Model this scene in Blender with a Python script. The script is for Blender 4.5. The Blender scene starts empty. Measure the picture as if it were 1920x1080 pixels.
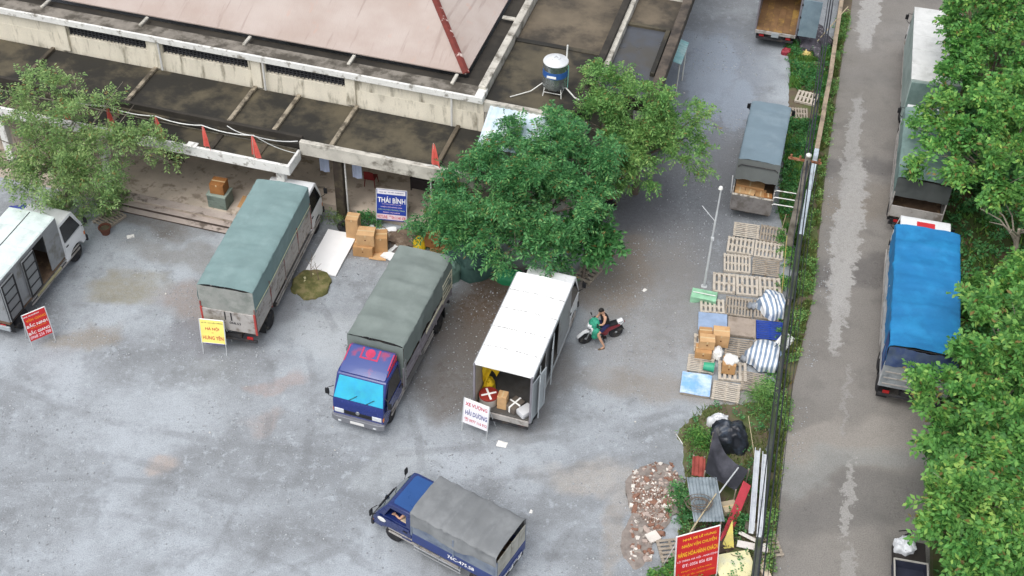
import bpy, bmesh, math, random
import numpy as np
from mathutils import Vector, Matrix, noise

R = math.radians
scene = bpy.context.scene
col = scene.collection
random.seed(7)

# ------------------------------------------------------------------ camera, sky, sun, exposure
FPX, PITCH, ROLL, CAMH = 2450.0, R(42.85), R(1.93), 35.5
cd = bpy.data.cameras.new('camera')
cd.sensor_width = 36.0
cd.lens = FPX / 1920.0 * 36.0
cd.clip_start = 0.5
cd.clip_end = 2000.0
cam = bpy.data.objects.new('camera', cd)
col.objects.link(cam)
_fw = Vector((0, math.cos(PITCH), -math.sin(PITCH)))
_up = Vector((0, math.sin(PITCH), math.cos(PITCH)))
_rt = Vector((1, 0, 0))
_r2 = math.cos(ROLL) * _rt + math.sin(ROLL) * _up
_u2 = -math.sin(ROLL) * _rt + math.cos(ROLL) * _up
cam.matrix_world = Matrix(((_r2.x, _u2.x, -_fw.x, 0), (_r2.y, _u2.y, -_fw.y, 0), (_r2.z, _u2.z, -_fw.z, CAMH), (0, 0, 0, 1)))
scene.camera = cam

SUN_EL, SUN_AZ = R(62), R(-122)         # azimuth measured from +X towards +Y: veiled sun behind the camera, to the left
world = bpy.data.worlds.new('World')
scene.world = world
world.use_nodes = True
wn = world.node_tree.nodes
wl = world.node_tree.links
wn.clear()
sky = wn.new('ShaderNodeTexSky')
sky.sky_type = 'NISHITA'
sky.sun_disc = False
sky.sun_elevation = SUN_EL
sky.sun_rotation = R(90) - SUN_AZ
sky.dust_density = 4.0
sky.air_density = 1.0
hs = wn.new('ShaderNodeHueSaturation')   # an overcast sky is nearly colourless
hs.inputs['Saturation'].default_value = 0.3
bgn = wn.new('ShaderNodeBackground')
bgn.inputs['Strength'].default_value = 0.15
won = wn.new('ShaderNodeOutputWorld')
wl.new(sky.outputs[0], hs.inputs['Color'])
wl.new(hs.outputs[0], bgn.inputs['Color'])
wl.new(bgn.outputs[0], won.inputs['Surface'])
sd = bpy.data.lights.new('sun', 'SUN')
sd.energy = 0.85
sd.angle = R(50)
sd.color = (1.0, 0.97, 0.92)
sun = bpy.data.objects.new('sun', sd)
col.objects.link(sun)
sdir = Vector((math.cos(SUN_EL) * math.cos(SUN_AZ), math.cos(SUN_EL) * math.sin(SUN_AZ), math.sin(SUN_EL)))
sun.rotation_euler = sdir.to_track_quat('Z', 'Y').to_euler()
sun.location = sdir * 80
vs = scene.view_settings
vs.view_transform = 'Standard'
vs.look = 'None'
vs.exposure = 0.55
vs.gamma = 1.0
vs.use_curve_mapping = False

# ------------------------------------------------------------------ materials
def hexc(h):
    c = [int(h[i:i + 2], 16) / 255 for i in (0, 2, 4)]
    return tuple(x / 12.92 if x <= 0.04045 else ((x + 0.055) / 1.055) ** 2.4 for x in c)

MATS = {}
class NT:
    """small helper round a node tree"""
    def __init__(s, name):
        s.m = bpy.data.materials.new(name)
        s.m.use_nodes = True
        s.t = s.m.node_tree
        s.n = s.t.nodes
        s.l = s.t.links
        s.b = s.n['Principled BSDF']
    def new(s, t, **kw):
        n = s.n.new(t)
        for k, v in kw.items():
            setattr(n, k, v)
        return n
    def link(s, a, b): s.l.new(a, b)
    def coords(s, rand=True):
        tc = s.new('ShaderNodeTexCoord')
        if not rand: return tc.outputs['Object']
        oi = s.new('ShaderNodeObjectInfo')
        mu = s.new('ShaderNodeMath', operation='MULTIPLY'); mu.inputs[1].default_value = 37.0
        s.link(oi.outputs['Random'], mu.inputs[0])
        va = s.new('ShaderNodeVectorMath', operation='ADD')
        s.link(tc.outputs['Object'], va.inputs[0]); s.link(mu.outputs[0], va.inputs[1])
        return va.outputs[0]
    def noise(s, vec, scale, detail=5, rough=0.6):
        n = s.new('ShaderNodeTexNoise')
        n.inputs['Scale'].default_value = scale; n.inputs['Detail'].default_value = detail; n.inputs['Roughness'].default_value = rough
        s.link(vec, n.inputs['Vector'])
        return n.outputs[0]
    def ramp(s, fac, lo, hi):
        m = s.new('ShaderNodeMapRange', interpolation_type='SMOOTHSTEP')
        m.inputs['From Min'].default_value = lo; m.inputs['From Max'].default_value = hi
        s.link(fac, m.inputs['Value'])
        return m.outputs[0]
    def mix(s, fac, a, b, blend='MIX'):
        m = s.new('ShaderNodeMix', data_type='RGBA', blend_type=blend)
        for v, i in ((fac, 0), (a, 6), (b, 7)):
            if isinstance(v, (int, float)): m.inputs[i].default_value = v
            elif isinstance(v, tuple): m.inputs[i].default_value = (*v, 1)
            else: s.link(v, m.inputs[i])
        return m.outputs[2]
    def math(s, op, a, b=0.0):
        m = s.new('ShaderNodeMath', operation=op)
        for i, v in ((0, a), (1, b)):
            if isinstance(v, (int, float)): m.inputs[i].default_value = v
            else: s.link(v, m.inputs[i])
        return m.outputs[0]
    def bump(s, h, strength, dist=0.02):
        b = s.new('ShaderNodeBump')
        b.inputs['Strength'].default_value = strength; b.inputs['Distance'].default_value = dist
        s.link(h, b.inputs['Height']); s.link(b.outputs[0], s.b.inputs['Normal'])

def mat(name, c, rough=0.7, metal=0.0, var=0.18, scale=2.5, c2=None, t2=0.58, s2=1.6, w2=0.14, bump=0.0, bscale=25.0, spec=0.4, fine=0.12, coat=0.0, stretch=None):
    if name in MATS: return MATS[name]
    if isinstance(c, str): c = hexc(c)
    if isinstance(c2, str): c2 = hexc(c2)
    t = NT(name)
    v = t.coords()
    if stretch:
        mp = t.new('ShaderNodeMapping'); mp.inputs['Scale'].default_value = stretch
        t.link(v, mp.inputs['Vector']); v = mp.outputs[0]
    n1 = t.noise(v, scale, 5)
    out = t.mix(t.ramp(n1, 0.25, 0.75), tuple(x * (1 - var) for x in c), tuple(min(1, x * (1 + var)) for x in c))
    if c2:
        out = t.mix(t.ramp(t.noise(v, s2, 7, 0.65), t2 - w2 / 2, t2 + w2 / 2), out, c2)
    if fine:
        nf = t.noise(v, 42.0, 3)
        out = t.mix(fine, out, t.mix(1.0, out, t.ramp(nf, 0.3, 0.7), 'MULTIPLY'))
    t.link(out, t.b.inputs['Base Color'])
    rr = t.new('ShaderNodeMapRange')
    rr.inputs['To Min'].default_value = max(0.03, rough - 0.1); rr.inputs['To Max'].default_value = min(1, rough + 0.12)
    t.link(n1, rr.inputs['Value']); t.link(rr.outputs[0], t.b.inputs['Roughness'])
    t.b.inputs['Metallic'].default_value = metal
    t.b.inputs['Specular IOR Level'].default_value = spec
    t.b.inputs['Coat Weight'].default_value = coat
    if bump:
        t.bump(t.noise(v, bscale, 4), bump)
    MATS[name] = t.m
    return t.m

# ------------------------------------------------------------------ mesh building helpers
class MB:
    def __init__(s): s.v = []; s.f = []
    def add(s, vs, fs):
        o = len(s.v)
        s.v += [tuple(v) for v in vs]
        s.f += [tuple(i + o for i in f) for f in fs]
        return s
    def box(s, c, d, rz=0.0, M=None):
        hx, hy, hz = d[0] / 2, d[1] / 2, d[2] / 2
        vs = [Vector((x, y, z)) for z in (-hz, hz) for x, y in ((-hx, -hy), (hx, -hy), (hx, hy), (-hx, hy))]
        T = Matrix.Translation(c) @ (M if M else Matrix.Rotation(rz, 4, 'Z'))
        return s.add([T @ v for v in vs], [(3, 2, 1, 0), (4, 5, 6, 7), (0, 1, 5, 4), (1, 2, 6, 5), (2, 3, 7, 6), (3, 0, 4, 7)])
    def bb(s, x0, x1, y0, y1, z0, z1):
        return s.box(((x0 + x1) / 2, (y0 + y1) / 2, (z0 + z1) / 2), (abs(x1 - x0), abs(y1 - y0), abs(z1 - z0)))
    def tube(s, pts, r, n=8, cap=True):
        pts = [Vector(p) for p in pts]
        rs = r if isinstance(r, (list, tuple)) else [r] * len(pts)
        vs = []
        prev = None
        for i, p in enumerate(pts):
            d = (pts[min(i + 1, len(pts) - 1)] - pts[max(i - 1, 0)]).normalized()
            if prev is None:
                a = d.orthogonal().normalized()
            else:
                a = (prev - d * prev.dot(d))
                a = a.normalized() if a.length > 1e-6 else d.orthogonal().normalized()
            prev = a
            b = d.cross(a)
            vs += [p + (a * math.cos(2 * math.pi * k / n) + b * math.sin(2 * math.pi * k / n)) * rs[i] for k in range(n)]
        fs = []
        for i in range(len(pts) - 1):
            for k in range(n):
                fs.append((i * n + k, i * n + (k + 1) % n, (i + 1) * n + (k + 1) % n, (i + 1) * n + k))
        if cap:
            fs.append(tuple(range(n - 1, -1, -1))); fs.append(tuple(range((len(pts) - 1) * n, len(pts) * n)))
        return s.add(vs, fs)
    def lathe(s, prof, n=20, M=None):
        M = M or Matrix()
        vs = []; fs = []
        for r, z in prof:
            vs += [M @ Vector((r * math.cos(2 * math.pi * k / n), r * math.sin(2 * math.pi * k / n), z)) for k in range(n)]
        for i in range(len(prof) - 1):
            for k in range(n):
                fs.append((i * n + k, i * n + (k + 1) % n, (i + 1) * n + (k + 1) % n, (i + 1) * n + k))
        if prof[0][0] > 1e-4: fs.append(tuple(range(n - 1, -1, -1)))
        if prof[-1][0] > 1e-4: fs.append(tuple(range((len(prof) - 1) * n, len(prof) * n)))
        return s.add(vs, fs)
    def prism(s, poly, axis, lo, hi, w=None):
        """poly in the plane normal to axis; w(a,b) optional scale of lo/hi"""
        n = len(poly); vs = []
        for e in (lo, hi):
            for a, b in poly:
                k = e * (w(a, b) if w else 1)
                vs.append({'x': (k, a, b), 'y': (a, k, b), 'z': (a, b, k)}[axis])
        fs = [tuple(range(n))[::-1], tuple(range(n, 2 * n))] + [(i, (i + 1) % n, n + (i + 1) % n, n + i) for i in range(n)]
        return s.add(vs, fs)
    def grid(s, fn, nu, nv, closed_u=False):
        vs = [fn(i / nu, j / nv) for j in range(nv + 1) for i in range(nu + 1)]
        w = nu + 1
        fs = [(j * w + i, j * w + i + 1, (j + 1) * w + i + 1, (j + 1) * w + i) for j in range(nv) for i in range(nu)]
        return s.add(vs, fs)
    def build(s, name, m, parent=None, bevel=0.0, smooth=None, seg=2, solid=0.0, recalc=True, wdist=1e-5):
        bm = bmesh.new()
        vv = [bm.verts.new(v) for v in s.v]
        for f in s.f:
            try: bm.faces.new([vv[i] for i in f])
            except ValueError: pass
        if wdist: bmesh.ops.remove_doubles(bm, verts=bm.verts, dist=wdist)
        if recalc: bmesh.ops.recalc_face_normals(bm, faces=bm.faces)
        if solid:
            bmesh.ops.solidify(bm, geom=bm.faces[:], thickness=solid)
        if bevel:
            es = [e for e in bm.edges if len(e.link_faces) == 2 and e.calc_face_angle(0) > R(28)]
            bmesh.ops.bevel(bm, geom=es, offset=bevel, segments=seg, profile=0.6, affect='EDGES', clamp_overlap=True)
        me = bpy.data.meshes.new(name)
        bm.to_mesh(me); bm.free()
        return link(name, me, m, parent, smooth)

def link(name, me, m, parent=None, smooth=None):
    if m: me.materials.append(m)
    if smooth is not None:
        me.polygons.foreach_set('use_smooth', [True] * len(me.polygons))
        me.set_sharp_from_angle(angle=R(smooth))
    o = bpy.data.objects.new(name, me)
    col.objects.link(o)
    if parent: o.parent = parent
    return o

def tag(o, label, cat=None, group=None, kind=None):
    if label: o['label'] = label
    if cat: o['category'] = cat
    if group: o['group'] = group
    if kind: o['kind'] = kind
    return o

def thing(name, label, cat, loc=(0, 0, 0), rz=0.0, group=None):
    o = bpy.data.objects.new(name, None)
    o.empty_display_size = 0.3
    col.objects.link(o)
    o.location = loc if len(loc) == 3 else (*loc, 0)
    o.rotation_euler = (0, 0, rz)
    return tag(o, label, cat, group)

def place(o, loc, rz=0.0):
    o.location = loc; o.rotation_euler = (0, 0, rz); return o

def npmesh(name, V, F, m, parent=None, smooth=False):
    """V (n,3) float array, F (m,k) int array"""
    me = bpy.data.meshes.new(name)
    k = F.shape[1]
    me.vertices.add(len(V)); me.vertices.foreach_set('co', V.astype(np.float32).ravel())
    me.loops.add(F.size); me.loops.foreach_set('vertex_index', F.astype(np.int32).ravel())
    me.polygons.add(len(F)); me.polygons.foreach_set('loop_start', np.arange(0, F.size, k, dtype=np.int32))
    if smooth: me.polygons.foreach_set('use_smooth', np.ones(len(F), dtype=bool))
    me.update(); me.validate()
    return link(name, me, m, parent)

def fbm(x, y, z=0.0, o=3):
    return noise.fractal(Vector((x, y, z)), 1.0, 2.0, o)

def text_mesh(txt, w, h, extrude=0.0015):
    cu = bpy.data.curves.new('t', 'FONT')
    cu.body = txt; cu.size = 1.0; cu.extrude = 0.0; cu.offset = 0.018; cu.resolution_u = 2
    o = bpy.data.objects.new('t', cu); col.objects.link(o)
    dg = bpy.context.evaluated_depsgraph_get()
    me = bpy.data.meshes.new_from_object(o.evaluated_get(dg))
    bpy.data.objects.remove(o); bpy.data.curves.remove(cu)
    n = len(me.vertices)
    co = np.zeros(n * 3, dtype=np.float32); me.vertices.foreach_get('co', co); co = co.reshape(-1, 3)
    lo = co.min(0); hi = co.max(0)
    out = np.zeros_like(co)
    out[:, 0] = ((co[:, 0] - lo[0]) / max(1e-6, hi[0] - lo[0]) - 0.5) * w
    out[:, 2] = ((co[:, 1] - lo[1]) / max(1e-6, hi[1] - lo[1]) - 0.5) * h
    out[:, 1] = 0.0
    me.vertices.foreach_set('co', out.ravel()); me.update()
    return me                                                   # lies in the XZ plane, reads from -Y

def lettering(parent, txt, w, h, M, m):
    me = text_mesh(txt, w, h)
    me.transform(M)
    return link('lettering', me, m, parent)

def inpoly(x, y, P):
    c = np.zeros(len(x), dtype=bool); n = len(P)
    for i in range(n):
        x0, y0 = P[i]; x1, y1 = P[(i + 1) % n]
        k = ((y0 > y) != (y1 > y)) & (x < (x1 - x0) * (y - y0) / (y1 - y0 + 1e-12) + x0)
        c ^= k
    return c

def sample_poly(P, n, rng, avoid=()):
    xs = [p[0] for p in P]; ys = [p[1] for p in P]
    X = []; Y = []; got = 0
    for _ in range(60):
        x = rng.uniform(min(xs), max(xs), n * 2); y = rng.uniform(min(ys), max(ys), n * 2)
        k = inpoly(x, y, P)
        for a in avoid: k &= ~inpoly(x, y, a)
        X.append(x[k]); Y.append(y[k]); got += k.sum()
        if got >= n: break
    return np.concatenate(X)[:n], np.concatenate(Y)[:n]

# ------------------------------------------------------------------ the ground, the yard and the lane
def ground_mat(name, base, light, dark, blobs, rough=(0.45, 0.9), gravel=0.5, wetscale=0.35, tracks=()):
    t = NT(name)
    v = t.coords(False)
    big = t.noise(v, 0.16, 6, 0.6); mid = t.noise(v, 0.75, 7, 0.68); fine = t.noise(v, 5.5, 6, 0.7); grit = t.noise(v, 24.0, 3, 0.6)
    c = t.mix(t.ramp(big, 0.36, 0.64), hexc(base), hexc(light))
    c = t.mix(t.math('MULTIPLY', t.ramp(mid, 0.48, 0.7), 0.6), c, hexc(dark))
    c = t.mix(t.math('MULTIPLY', t.ramp(fine, 0.56, 0.7), gravel * 0.75), c, hexc(light))
    c = t.mix(t.math('MULTIPLY', t.ramp(fine, 0.46, 0.32), gravel * 0.55), c, hexc(dark))
    vo = t.new('ShaderNodeTexVoronoi'); vo.inputs['Scale'].default_value = 9.0; t.link(v, vo.inputs['Vector'])
    peb = t.math('MULTIPLY', t.ramp(vo.outputs['Distance'], .34, .12), t.ramp(t.noise(v, .9, 5, .7), .5, .66))
    c = t.mix(t.math('MULTIPLY', peb, gravel * 1.3), c, t.mix(vo.outputs['Color'], hexc(base), hexc(light)))
    c = t.mix(t.math('MULTIPLY', t.ramp(t.noise(v, 2.3, 6, .75), .54, .64), gravel * .8), c, hexc(light))
    # stains, patches and painted truck shade with a shape of their own
    dn = t.new('ShaderNodeTexNoise'); dn.inputs['Scale'].default_value = 0.6; dn.inputs['Detail'].default_value = 5
    t.link(v, dn.inputs['Vector'])
    sub = t.new('ShaderNodeVectorMath', operation='SUBTRACT'); t.link(dn.outputs['Color'], sub.inputs[0]); sub.inputs[1].default_value = (0.5, 0.5, 0.5)
    scl = t.new('ShaderNodeVectorMath', operation='SCALE'); t.link(sub.outputs[0], scl.inputs[0]); scl.inputs['Scale'].default_value = 2.6
    dv = t.new('ShaderNodeVectorMath', operation='ADD'); t.link(v, dv.inputs[0]); t.link(scl.outputs[0], dv.inputs[1])
    dn2 = t.new('ShaderNodeTexNoise'); dn2.inputs['Scale'].default_value = 1.9; dn2.inputs['Detail'].default_value = 7; dn2.inputs['Roughness'].default_value = .68
    t.link(v, dn2.inputs['Vector'])
    sub2 = t.new('ShaderNodeVectorMath', operation='SUBTRACT'); t.link(dn2.outputs['Color'], sub2.inputs[0]); sub2.inputs[1].default_value = (0.5, 0.5, 0.5)
    scl2 = t.new('ShaderNodeVectorMath', operation='SCALE'); t.link(sub2.outputs[0], scl2.inputs[0]); scl2.inputs['Scale'].default_value = 1.5
    dv2 = t.new('ShaderNodeVectorMath', operation='ADD'); t.link(v, dv2.inputs[0]); t.link(scl2.outputs[0], dv2.inputs[1])
    wet = None
    for (cx, cy, rx, ry, ang, hx, amt, iswet) in blobs:
        mp = t.new('ShaderNodeMapping', vector_type='TEXTURE')
        mp.inputs['Location'].default_value = (cx, cy, 0); mp.inputs['Rotation'].default_value = (0, 0, R(ang)); mp.inputs['Scale'].default_value = (rx, ry, 1000)
        t.link((dv2 if iswet == 2 else dv).outputs[0], mp.inputs['Vector'])
        ln = t.new('ShaderNodeVectorMath', operation='LENGTH'); t.link(mp.outputs[0], ln.inputs[0])
        k = t.ramp(ln.outputs['Value'], 1.25, 0.55) if iswet != 2 else t.ramp(ln.outputs['Value'], 1.08, 0.86)
        k = t.math('MULTIPLY', k, t.math('ADD', t.math('MULTIPLY', t.ramp(fine, 0.35, 0.6), 0.3), 0.7))
        k = t.math('MULTIPLY', k, amt)
        c = t.mix(k, c, hexc(hx))
        if iswet: wet = k if wet is None else t.math('MAXIMUM', wet, k)
    # wheel tracks pressed into the surface: arcs a wheel-width wide, broken up by the gravel
    for (cx, cy, rad) in tracks:
        for off in (-.78, .78):
            sb = t.new('ShaderNodeVectorMath', operation='DISTANCE'); t.link(v, sb.inputs[0]); sb.inputs[1].default_value = (cx, cy, 0)
            dd = t.math('ABSOLUTE', t.math('SUBTRACT', t.math('ADD', sb.outputs['Value'], t.math('MULTIPLY', t.noise(v, .25, 2), .5)), rad + off))
            k = t.math('MULTIPLY', t.ramp(dd, .22, .08), t.ramp(t.noise(v, .45, 5, .7), .42, .6))
            c = t.mix(t.math('MULTIPLY', k, .38), c, hexc(dark))
    c = t.mix(0.34, c, t.mix(1.0, c, t.ramp(grit, 0.25, 0.65), 'MULTIPLY'))
    t.link(c, t.b.inputs['Base Color'])
    rr = t.new('ShaderNodeMapRange'); rr.inputs['From Min'].default_value = 0.35; rr.inputs['From Max'].default_value = 0.62
    rr.inputs['To Min'].default_value = rough[0]; rr.inputs['To Max'].default_value = rough[1]
    t.link(t.noise(v, wetscale, 6, 0.65), rr.inputs['Value'])
    ro = rr.outputs[0]
    if wet is not None: ro = t.math('SUBTRACT', ro, t.math('MULTIPLY', wet, 0.3))
    t.link(ro, t.b.inputs['Roughness'])
    t.b.inputs['Specular IOR Level'].default_value = 0.45
    h = t.math('ADD', t.math('MULTIPLY', fine, 0.7), t.math('MULTIPLY', grit, 0.3))
    t.bump(h, 0.55, 0.035)
    return t.m

YB = [  # cx, cy, rx, ry, angle, colour, amount, wet
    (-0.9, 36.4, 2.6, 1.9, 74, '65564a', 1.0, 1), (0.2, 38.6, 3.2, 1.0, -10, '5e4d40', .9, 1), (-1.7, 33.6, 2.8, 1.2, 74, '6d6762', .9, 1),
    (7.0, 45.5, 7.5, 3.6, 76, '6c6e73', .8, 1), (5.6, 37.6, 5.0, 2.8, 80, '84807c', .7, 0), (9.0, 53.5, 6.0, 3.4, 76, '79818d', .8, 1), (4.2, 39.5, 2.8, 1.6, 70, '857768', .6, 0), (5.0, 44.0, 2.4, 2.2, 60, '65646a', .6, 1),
    (-15.2, 37.6, 1.6, .9, 12, '8a8470', .75, 0), (-12.4, 36.8, 1.2, 1.7, 60, '8f8178', .7, 0), (-16.0, 34.6, 1.5, .8, 20, '8c8171', .65, 0),
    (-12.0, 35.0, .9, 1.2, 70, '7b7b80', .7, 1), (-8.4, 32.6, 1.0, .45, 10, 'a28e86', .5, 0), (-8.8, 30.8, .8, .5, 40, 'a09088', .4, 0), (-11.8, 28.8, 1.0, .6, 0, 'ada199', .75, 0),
    (3.75, 26.8, 2.8, .55, 84, 'a0968a', .5, 0), (2.6, 29.0, 1.6, .8, 10, 'aaa39a', .6, 0), (6.9, 33.0, .8, 5.0, 82, '8f877d', .6, 0),
    (-6.5, 35.2, 1.3, 2.6, 74, 'b4b9bd', .6, 0), (-12.5, 31.0, 3.2, 1.6, 10, 'b3bac1', .55, 0), (9.4, 54.6, 3.2, 1.3, 76, '9aa6b6', .55, 2), (8.6, 50.6, 2.4, .8, 60, '97a3b2', .5, 2), (10.4, 51.5, 2.2, .7, 76, '9aa6b5', .55, 2), (7.6, 56.5, 2.0, .9, 40, 'a2adbc', .5, 2),
    (-13.5, 39.6, 3.0, .8, -12, '85837f', .6, 0), (-4.0, 29.0, 1.6, .8, 20, 'b0b6ba', .5, 0), (-15, 41.5, 2.2, .8, -12, '6f675e', .7, 0), (-5.4, 40.4, 2.4, .9, -10, '6e645b', .85, 0),
    (-3.2, 34.5, 2.6, 1.4, 74, '706b68', .75, 1), (0.9, 33.0, 2.8, 1.3, 74, '77736f', .7, 1), (-9.4, 37.4, 3.2, 1.3, 79, '7d7d7f', .6, 1), (-1.6, 24.6, 2.2, 1.0, -30, '84878b', .55, 0),  # shade round the four trucks painted on the gravel, along each footprint
]
FENCE = [(24.0, 92.0), (16.6, 60.3), (14.9, 53.2), (13.36, 47.15), (11.8, 41.2), (10.85, 37.3), (9.97, 33.3), (8.85, 28.3), (8.05, 24.4), (5.0, 11.0), (1.0, -8.0)]
def ragged(poly, amp, step=.22, seed=0.0):
    out = []
    for i in range(len(poly)):
        a, b = poly[i], poly[(i + 1) % len(poly)]
        n = max(1, min(160, int(math.hypot(b[0] - a[0], b[1] - a[1]) / step)))
        for k in range(n):
            x = a[0] + (b[0] - a[0]) * k / n; y = a[1] + (b[1] - a[1]) * k / n
            out.append((x + amp * fbm(x * 1.7, y * 1.7, 3.0 + seed, 4), y + amp * fbm(x * 1.7, y * 1.7, 9.0 + seed, 4)))
    return out
def sheet(name, poly, z, m, kind='structure', sub=0):
    mb = MB(); mb.add([(x, y, z) for x, y in poly], [tuple(range(len(poly)))])
    o = mb.build(name, m, recalc=False)
    if o.data.polygons[0].normal.z < 0:
        o.data.flip_normals()
    return tag(o, None, kind=kind)

earth = mat('earth', '6d6152', 0.9, var=.25, scale=.8, c2='4d5a38', t2=.5, s2=.5, w2=.2, bump=.5, bscale=6)
sheet('ground', [(-400, -200), (400, -200), (400, 700), (-400, 700)], -0.024, earth)
yard_m = ground_mat('yard_gravel', '868a8e', 'adb4bb', '74777a', YB, gravel=.78, tracks=((-14, 12, 15.5), (2, 10, 16.5), (-22, 30, 14.5), (-30, 24, 27.0), (9, 22, 9.2), (-6, 60, 31.5)))
yard_poly = [(-45, -8)] + [(1.0, -8.0)] + FENCE[::-1][1:] + [(-45, 92)]
sheet('yard', yard_poly, 0.0, yard_m)
ROADL = [(24.6, 92), (17.2, 60.2), (16.4, 57.3), (13.75, 46.3), (12.0, 38.2), (10.6, 33.5), (9.75, 29.9), (8.8, 25.0), (5.6, 11.0), (1.6, -8.0)]
road_m = ground_mat('lane_concrete', '7f7b76', '8a8681', '6d6a66',
                    [(13.2, 44, 1.0, 7.0, 104, '857a6c', .4, 0), (12.6, 31, .8, 6, 104, 'a39d96', .6, 0), (14.6, 40, .9, 9, 104, '666361', .75, 1), (15.6, 47, .7, 9, 104, '666361', .7, 1), (11.9, 28, 1.2, 4, 104, '6b6967', .6, 1), (10.4, 29.5, .7, 5, 104, '959795', .6, 0),
                     (14.15, 42.6, 5.6, .62, 75, 'a9a7a4', .95, 2), (13.15, 38.2, 3.2, .36, 75, 'a9a7a4', .9, 2), (15.3, 48.6, 4.4, .32, 75, '9f9d9a', .85, 2), (18.3, 60.6, 4.2, .55, 75, 'aaa8a5', .9, 2), (11.75, 28.2, 1.9, .17, 76, 'a7a5a2', .8, 2), (11.2, 25.0, 1.4, .25, 76, '9f9d9a', .7, 2), (12.5, 33.0, 2.0, .10, 76, '9c9a97', .6, 2)],
                    rough=(0.35, 0.85), gravel=0.15, wetscale=.3)
sheet('lane', ROADL + [(6.2, -8.0), (10.4, 11.0), (13.9, 25.0), (14.9, 30), (15.9, 34), (17.6, 41), (19.4, 49), (22.0, 60), (29.5, 92)], 0.004, road_m)
# verges: soil strips with grass on either side of the boundary wall and the bank under the trees
soil = mat('soil', '6e6252', 0.95, var=.3, scale=1.2, c2='56603a', t2=.5, s2=1.2, w2=.2, bump=.6, bscale=9)
VERGE = [(16.5, 60.0), (17.1, 60.0), (16.3, 57.3), (13.65, 46.3), (11.95, 38.2), (10.55, 33.5), (9.7, 29.9), (8.75, 25.0), (5.6, 11.2), (5.1, 11.2), (8.1, 24.4), (8.9, 28.3), (10.0, 33.3), (10.9, 37.3), (11.85, 41.2), (13.4, 47.15), (14.95, 53.2)]
sheet('verge', ragged(VERGE, .12), 0.009, soil)
INNER = [(13.5, 57.2), (13.3, 54.2), (12.75, 51.5), (12.2, 48.0), (11.35, 43.6), (11.4, 42.6), (11.75, 41.3), (13.3, 47.15), (14.85, 53.2), (15.6, 56.6)]
sheet('weedy_strip', ragged(INNER, .16), 0.005, soil)
JUNK = [(6.2, 31.0), (7.0, 32.2), (8.6, 32.5), (9.7, 32.6), (8.8, 28.2), (8.0, 24.3), (5.3, 22.5), (5.0, 24.6), (5.7, 26.0), (6.0, 28.0), (6.3, 29.6)]
sheet('littered_strip', ragged(JUNK, .3), 0.006, soil)
BANK = [(29.6, 92), (22.1, 60), (19.5, 49), (17.7, 41), (16.0, 34), (15.0, 30), (14.0, 25.0), (10.5, 11.0), (6.3, -8.0), (60, -8), (60, 92)]
sheet('bank', BANK, 0.02, mat('bank_earth', '5a4a39', 0.95, var=.3, scale=.9, c2='3d4f25', t2=.48, s2=.7, w2=.25, bump=.6, bscale=7))

# ------------------------------------------------------------------ the hall
HALL_A = R(-14.8); HO = (-8.53, 42.18)
def HW(u, v, z=0.0):
    return Vector((HO[0] + u * math.cos(HALL_A) - v * math.sin(HALL_A), HO[1] + u * math.sin(HALL_A) + v * math.cos(HALL_A), z))
hall = thing('market_hall', 'long weathered concrete hall with pinkish hipped metal roof and flat stained canopies', 'building', HO, HALL_A)
wallm = mat('stained_wall', 'e6dfcd', .85, var=.07, scale=1.2, c2='8f8877', t2=.6, s2=1.7, w2=.2, bump=.25, bscale=12, stretch=(1.3, 1.3, .3))
dirtyw = mat('dirty_white_concrete', 'bdb9af', .85, var=.16, scale=1.5, c2='5f5a50', t2=.58, s2=2.0, w2=.26, bump=.35, bscale=14)
whitec = mat('white_concrete', 'dfdfdb', .75, var=.08, scale=1.5, c2='87837a', t2=.6, s2=2.6, w2=.16, bump=.2)
darkc = mat('black_stained_concrete', '39352f', .8, var=.3, scale=.9, c2='2d2a26', t2=.52, s2=.8, w2=.22, bump=.35, bscale=9)
slabc = mat('stained_slab', '544d3d', .75, var=.25, scale=.8, c2='24221d', t2=.47, s2=.45, w2=.2, bump=.3, bscale=8, spec=.5)
slabl = mat('tan_stained_slab', '675d4e', .75, var=.25, scale=.8, c2='3b362f', t2=.52, s2=.42, w2=.22, bump=.3, bscale=8)
floorm = mat('porch_floor', 'c2b5a6', .8, var=.14, scale=1.1, c2='978a7c', t2=.58, s2=1.9, w2=.12, bump=.2)
stepm = mat('step_concrete', 'b3a79f', .85, var=.15, scale=1.6, c2='6d635b', t2=.6, s2=1.8, w2=.12, bump=.25)
pinkroof = None
t = NT('faded_pink_roof')
v = t.coords(False)
mp = t.new('ShaderNodeMapping'); mp.inputs['Scale'].default_value = (3.2, .22, .22); t.link(v, mp.inputs['Vector'])
st = t.noise(mp.outputs[0], 1.0, 6, .62)
c = t.mix(t.ramp(t.noise(v, .35, 4), .3, .7), hexc('a3938a'), hexc('b0a49d'))
c = t.mix(t.math('MULTIPLY', t.ramp(st, .57, .67), .36), c, hexc('7d6a62'))
mp2 = t.new('ShaderNodeMapping'); mp2.inputs['Scale'].default_value = (1.0, .5, .5); t.link(v, mp2.inputs['Vector'])
c = t.mix(t.math('MULTIPLY', t.ramp(t.noise(mp2.outputs[0], 2.2, 5), .62, .72), .3), c, hexc('b9917f'))
t.link(c, t.b.inputs['Base Color']); t.b.inputs['Roughness'].default_value = .6
wv = t.new('ShaderNodeTexWave', bands_direction='X'); wv.inputs['Scale'].default_value = 3.2; t.link(v, wv.inputs['Vector'])
t.bump(wv.outputs['Fac'], .14, .02)
pinkroof = t.m
redcap = mat('worn_red_ridge', '6b2f28', .8, var=.2, scale=4, c2='c9b8b0', t2=.61, s2=2.6, w2=.06)

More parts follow.
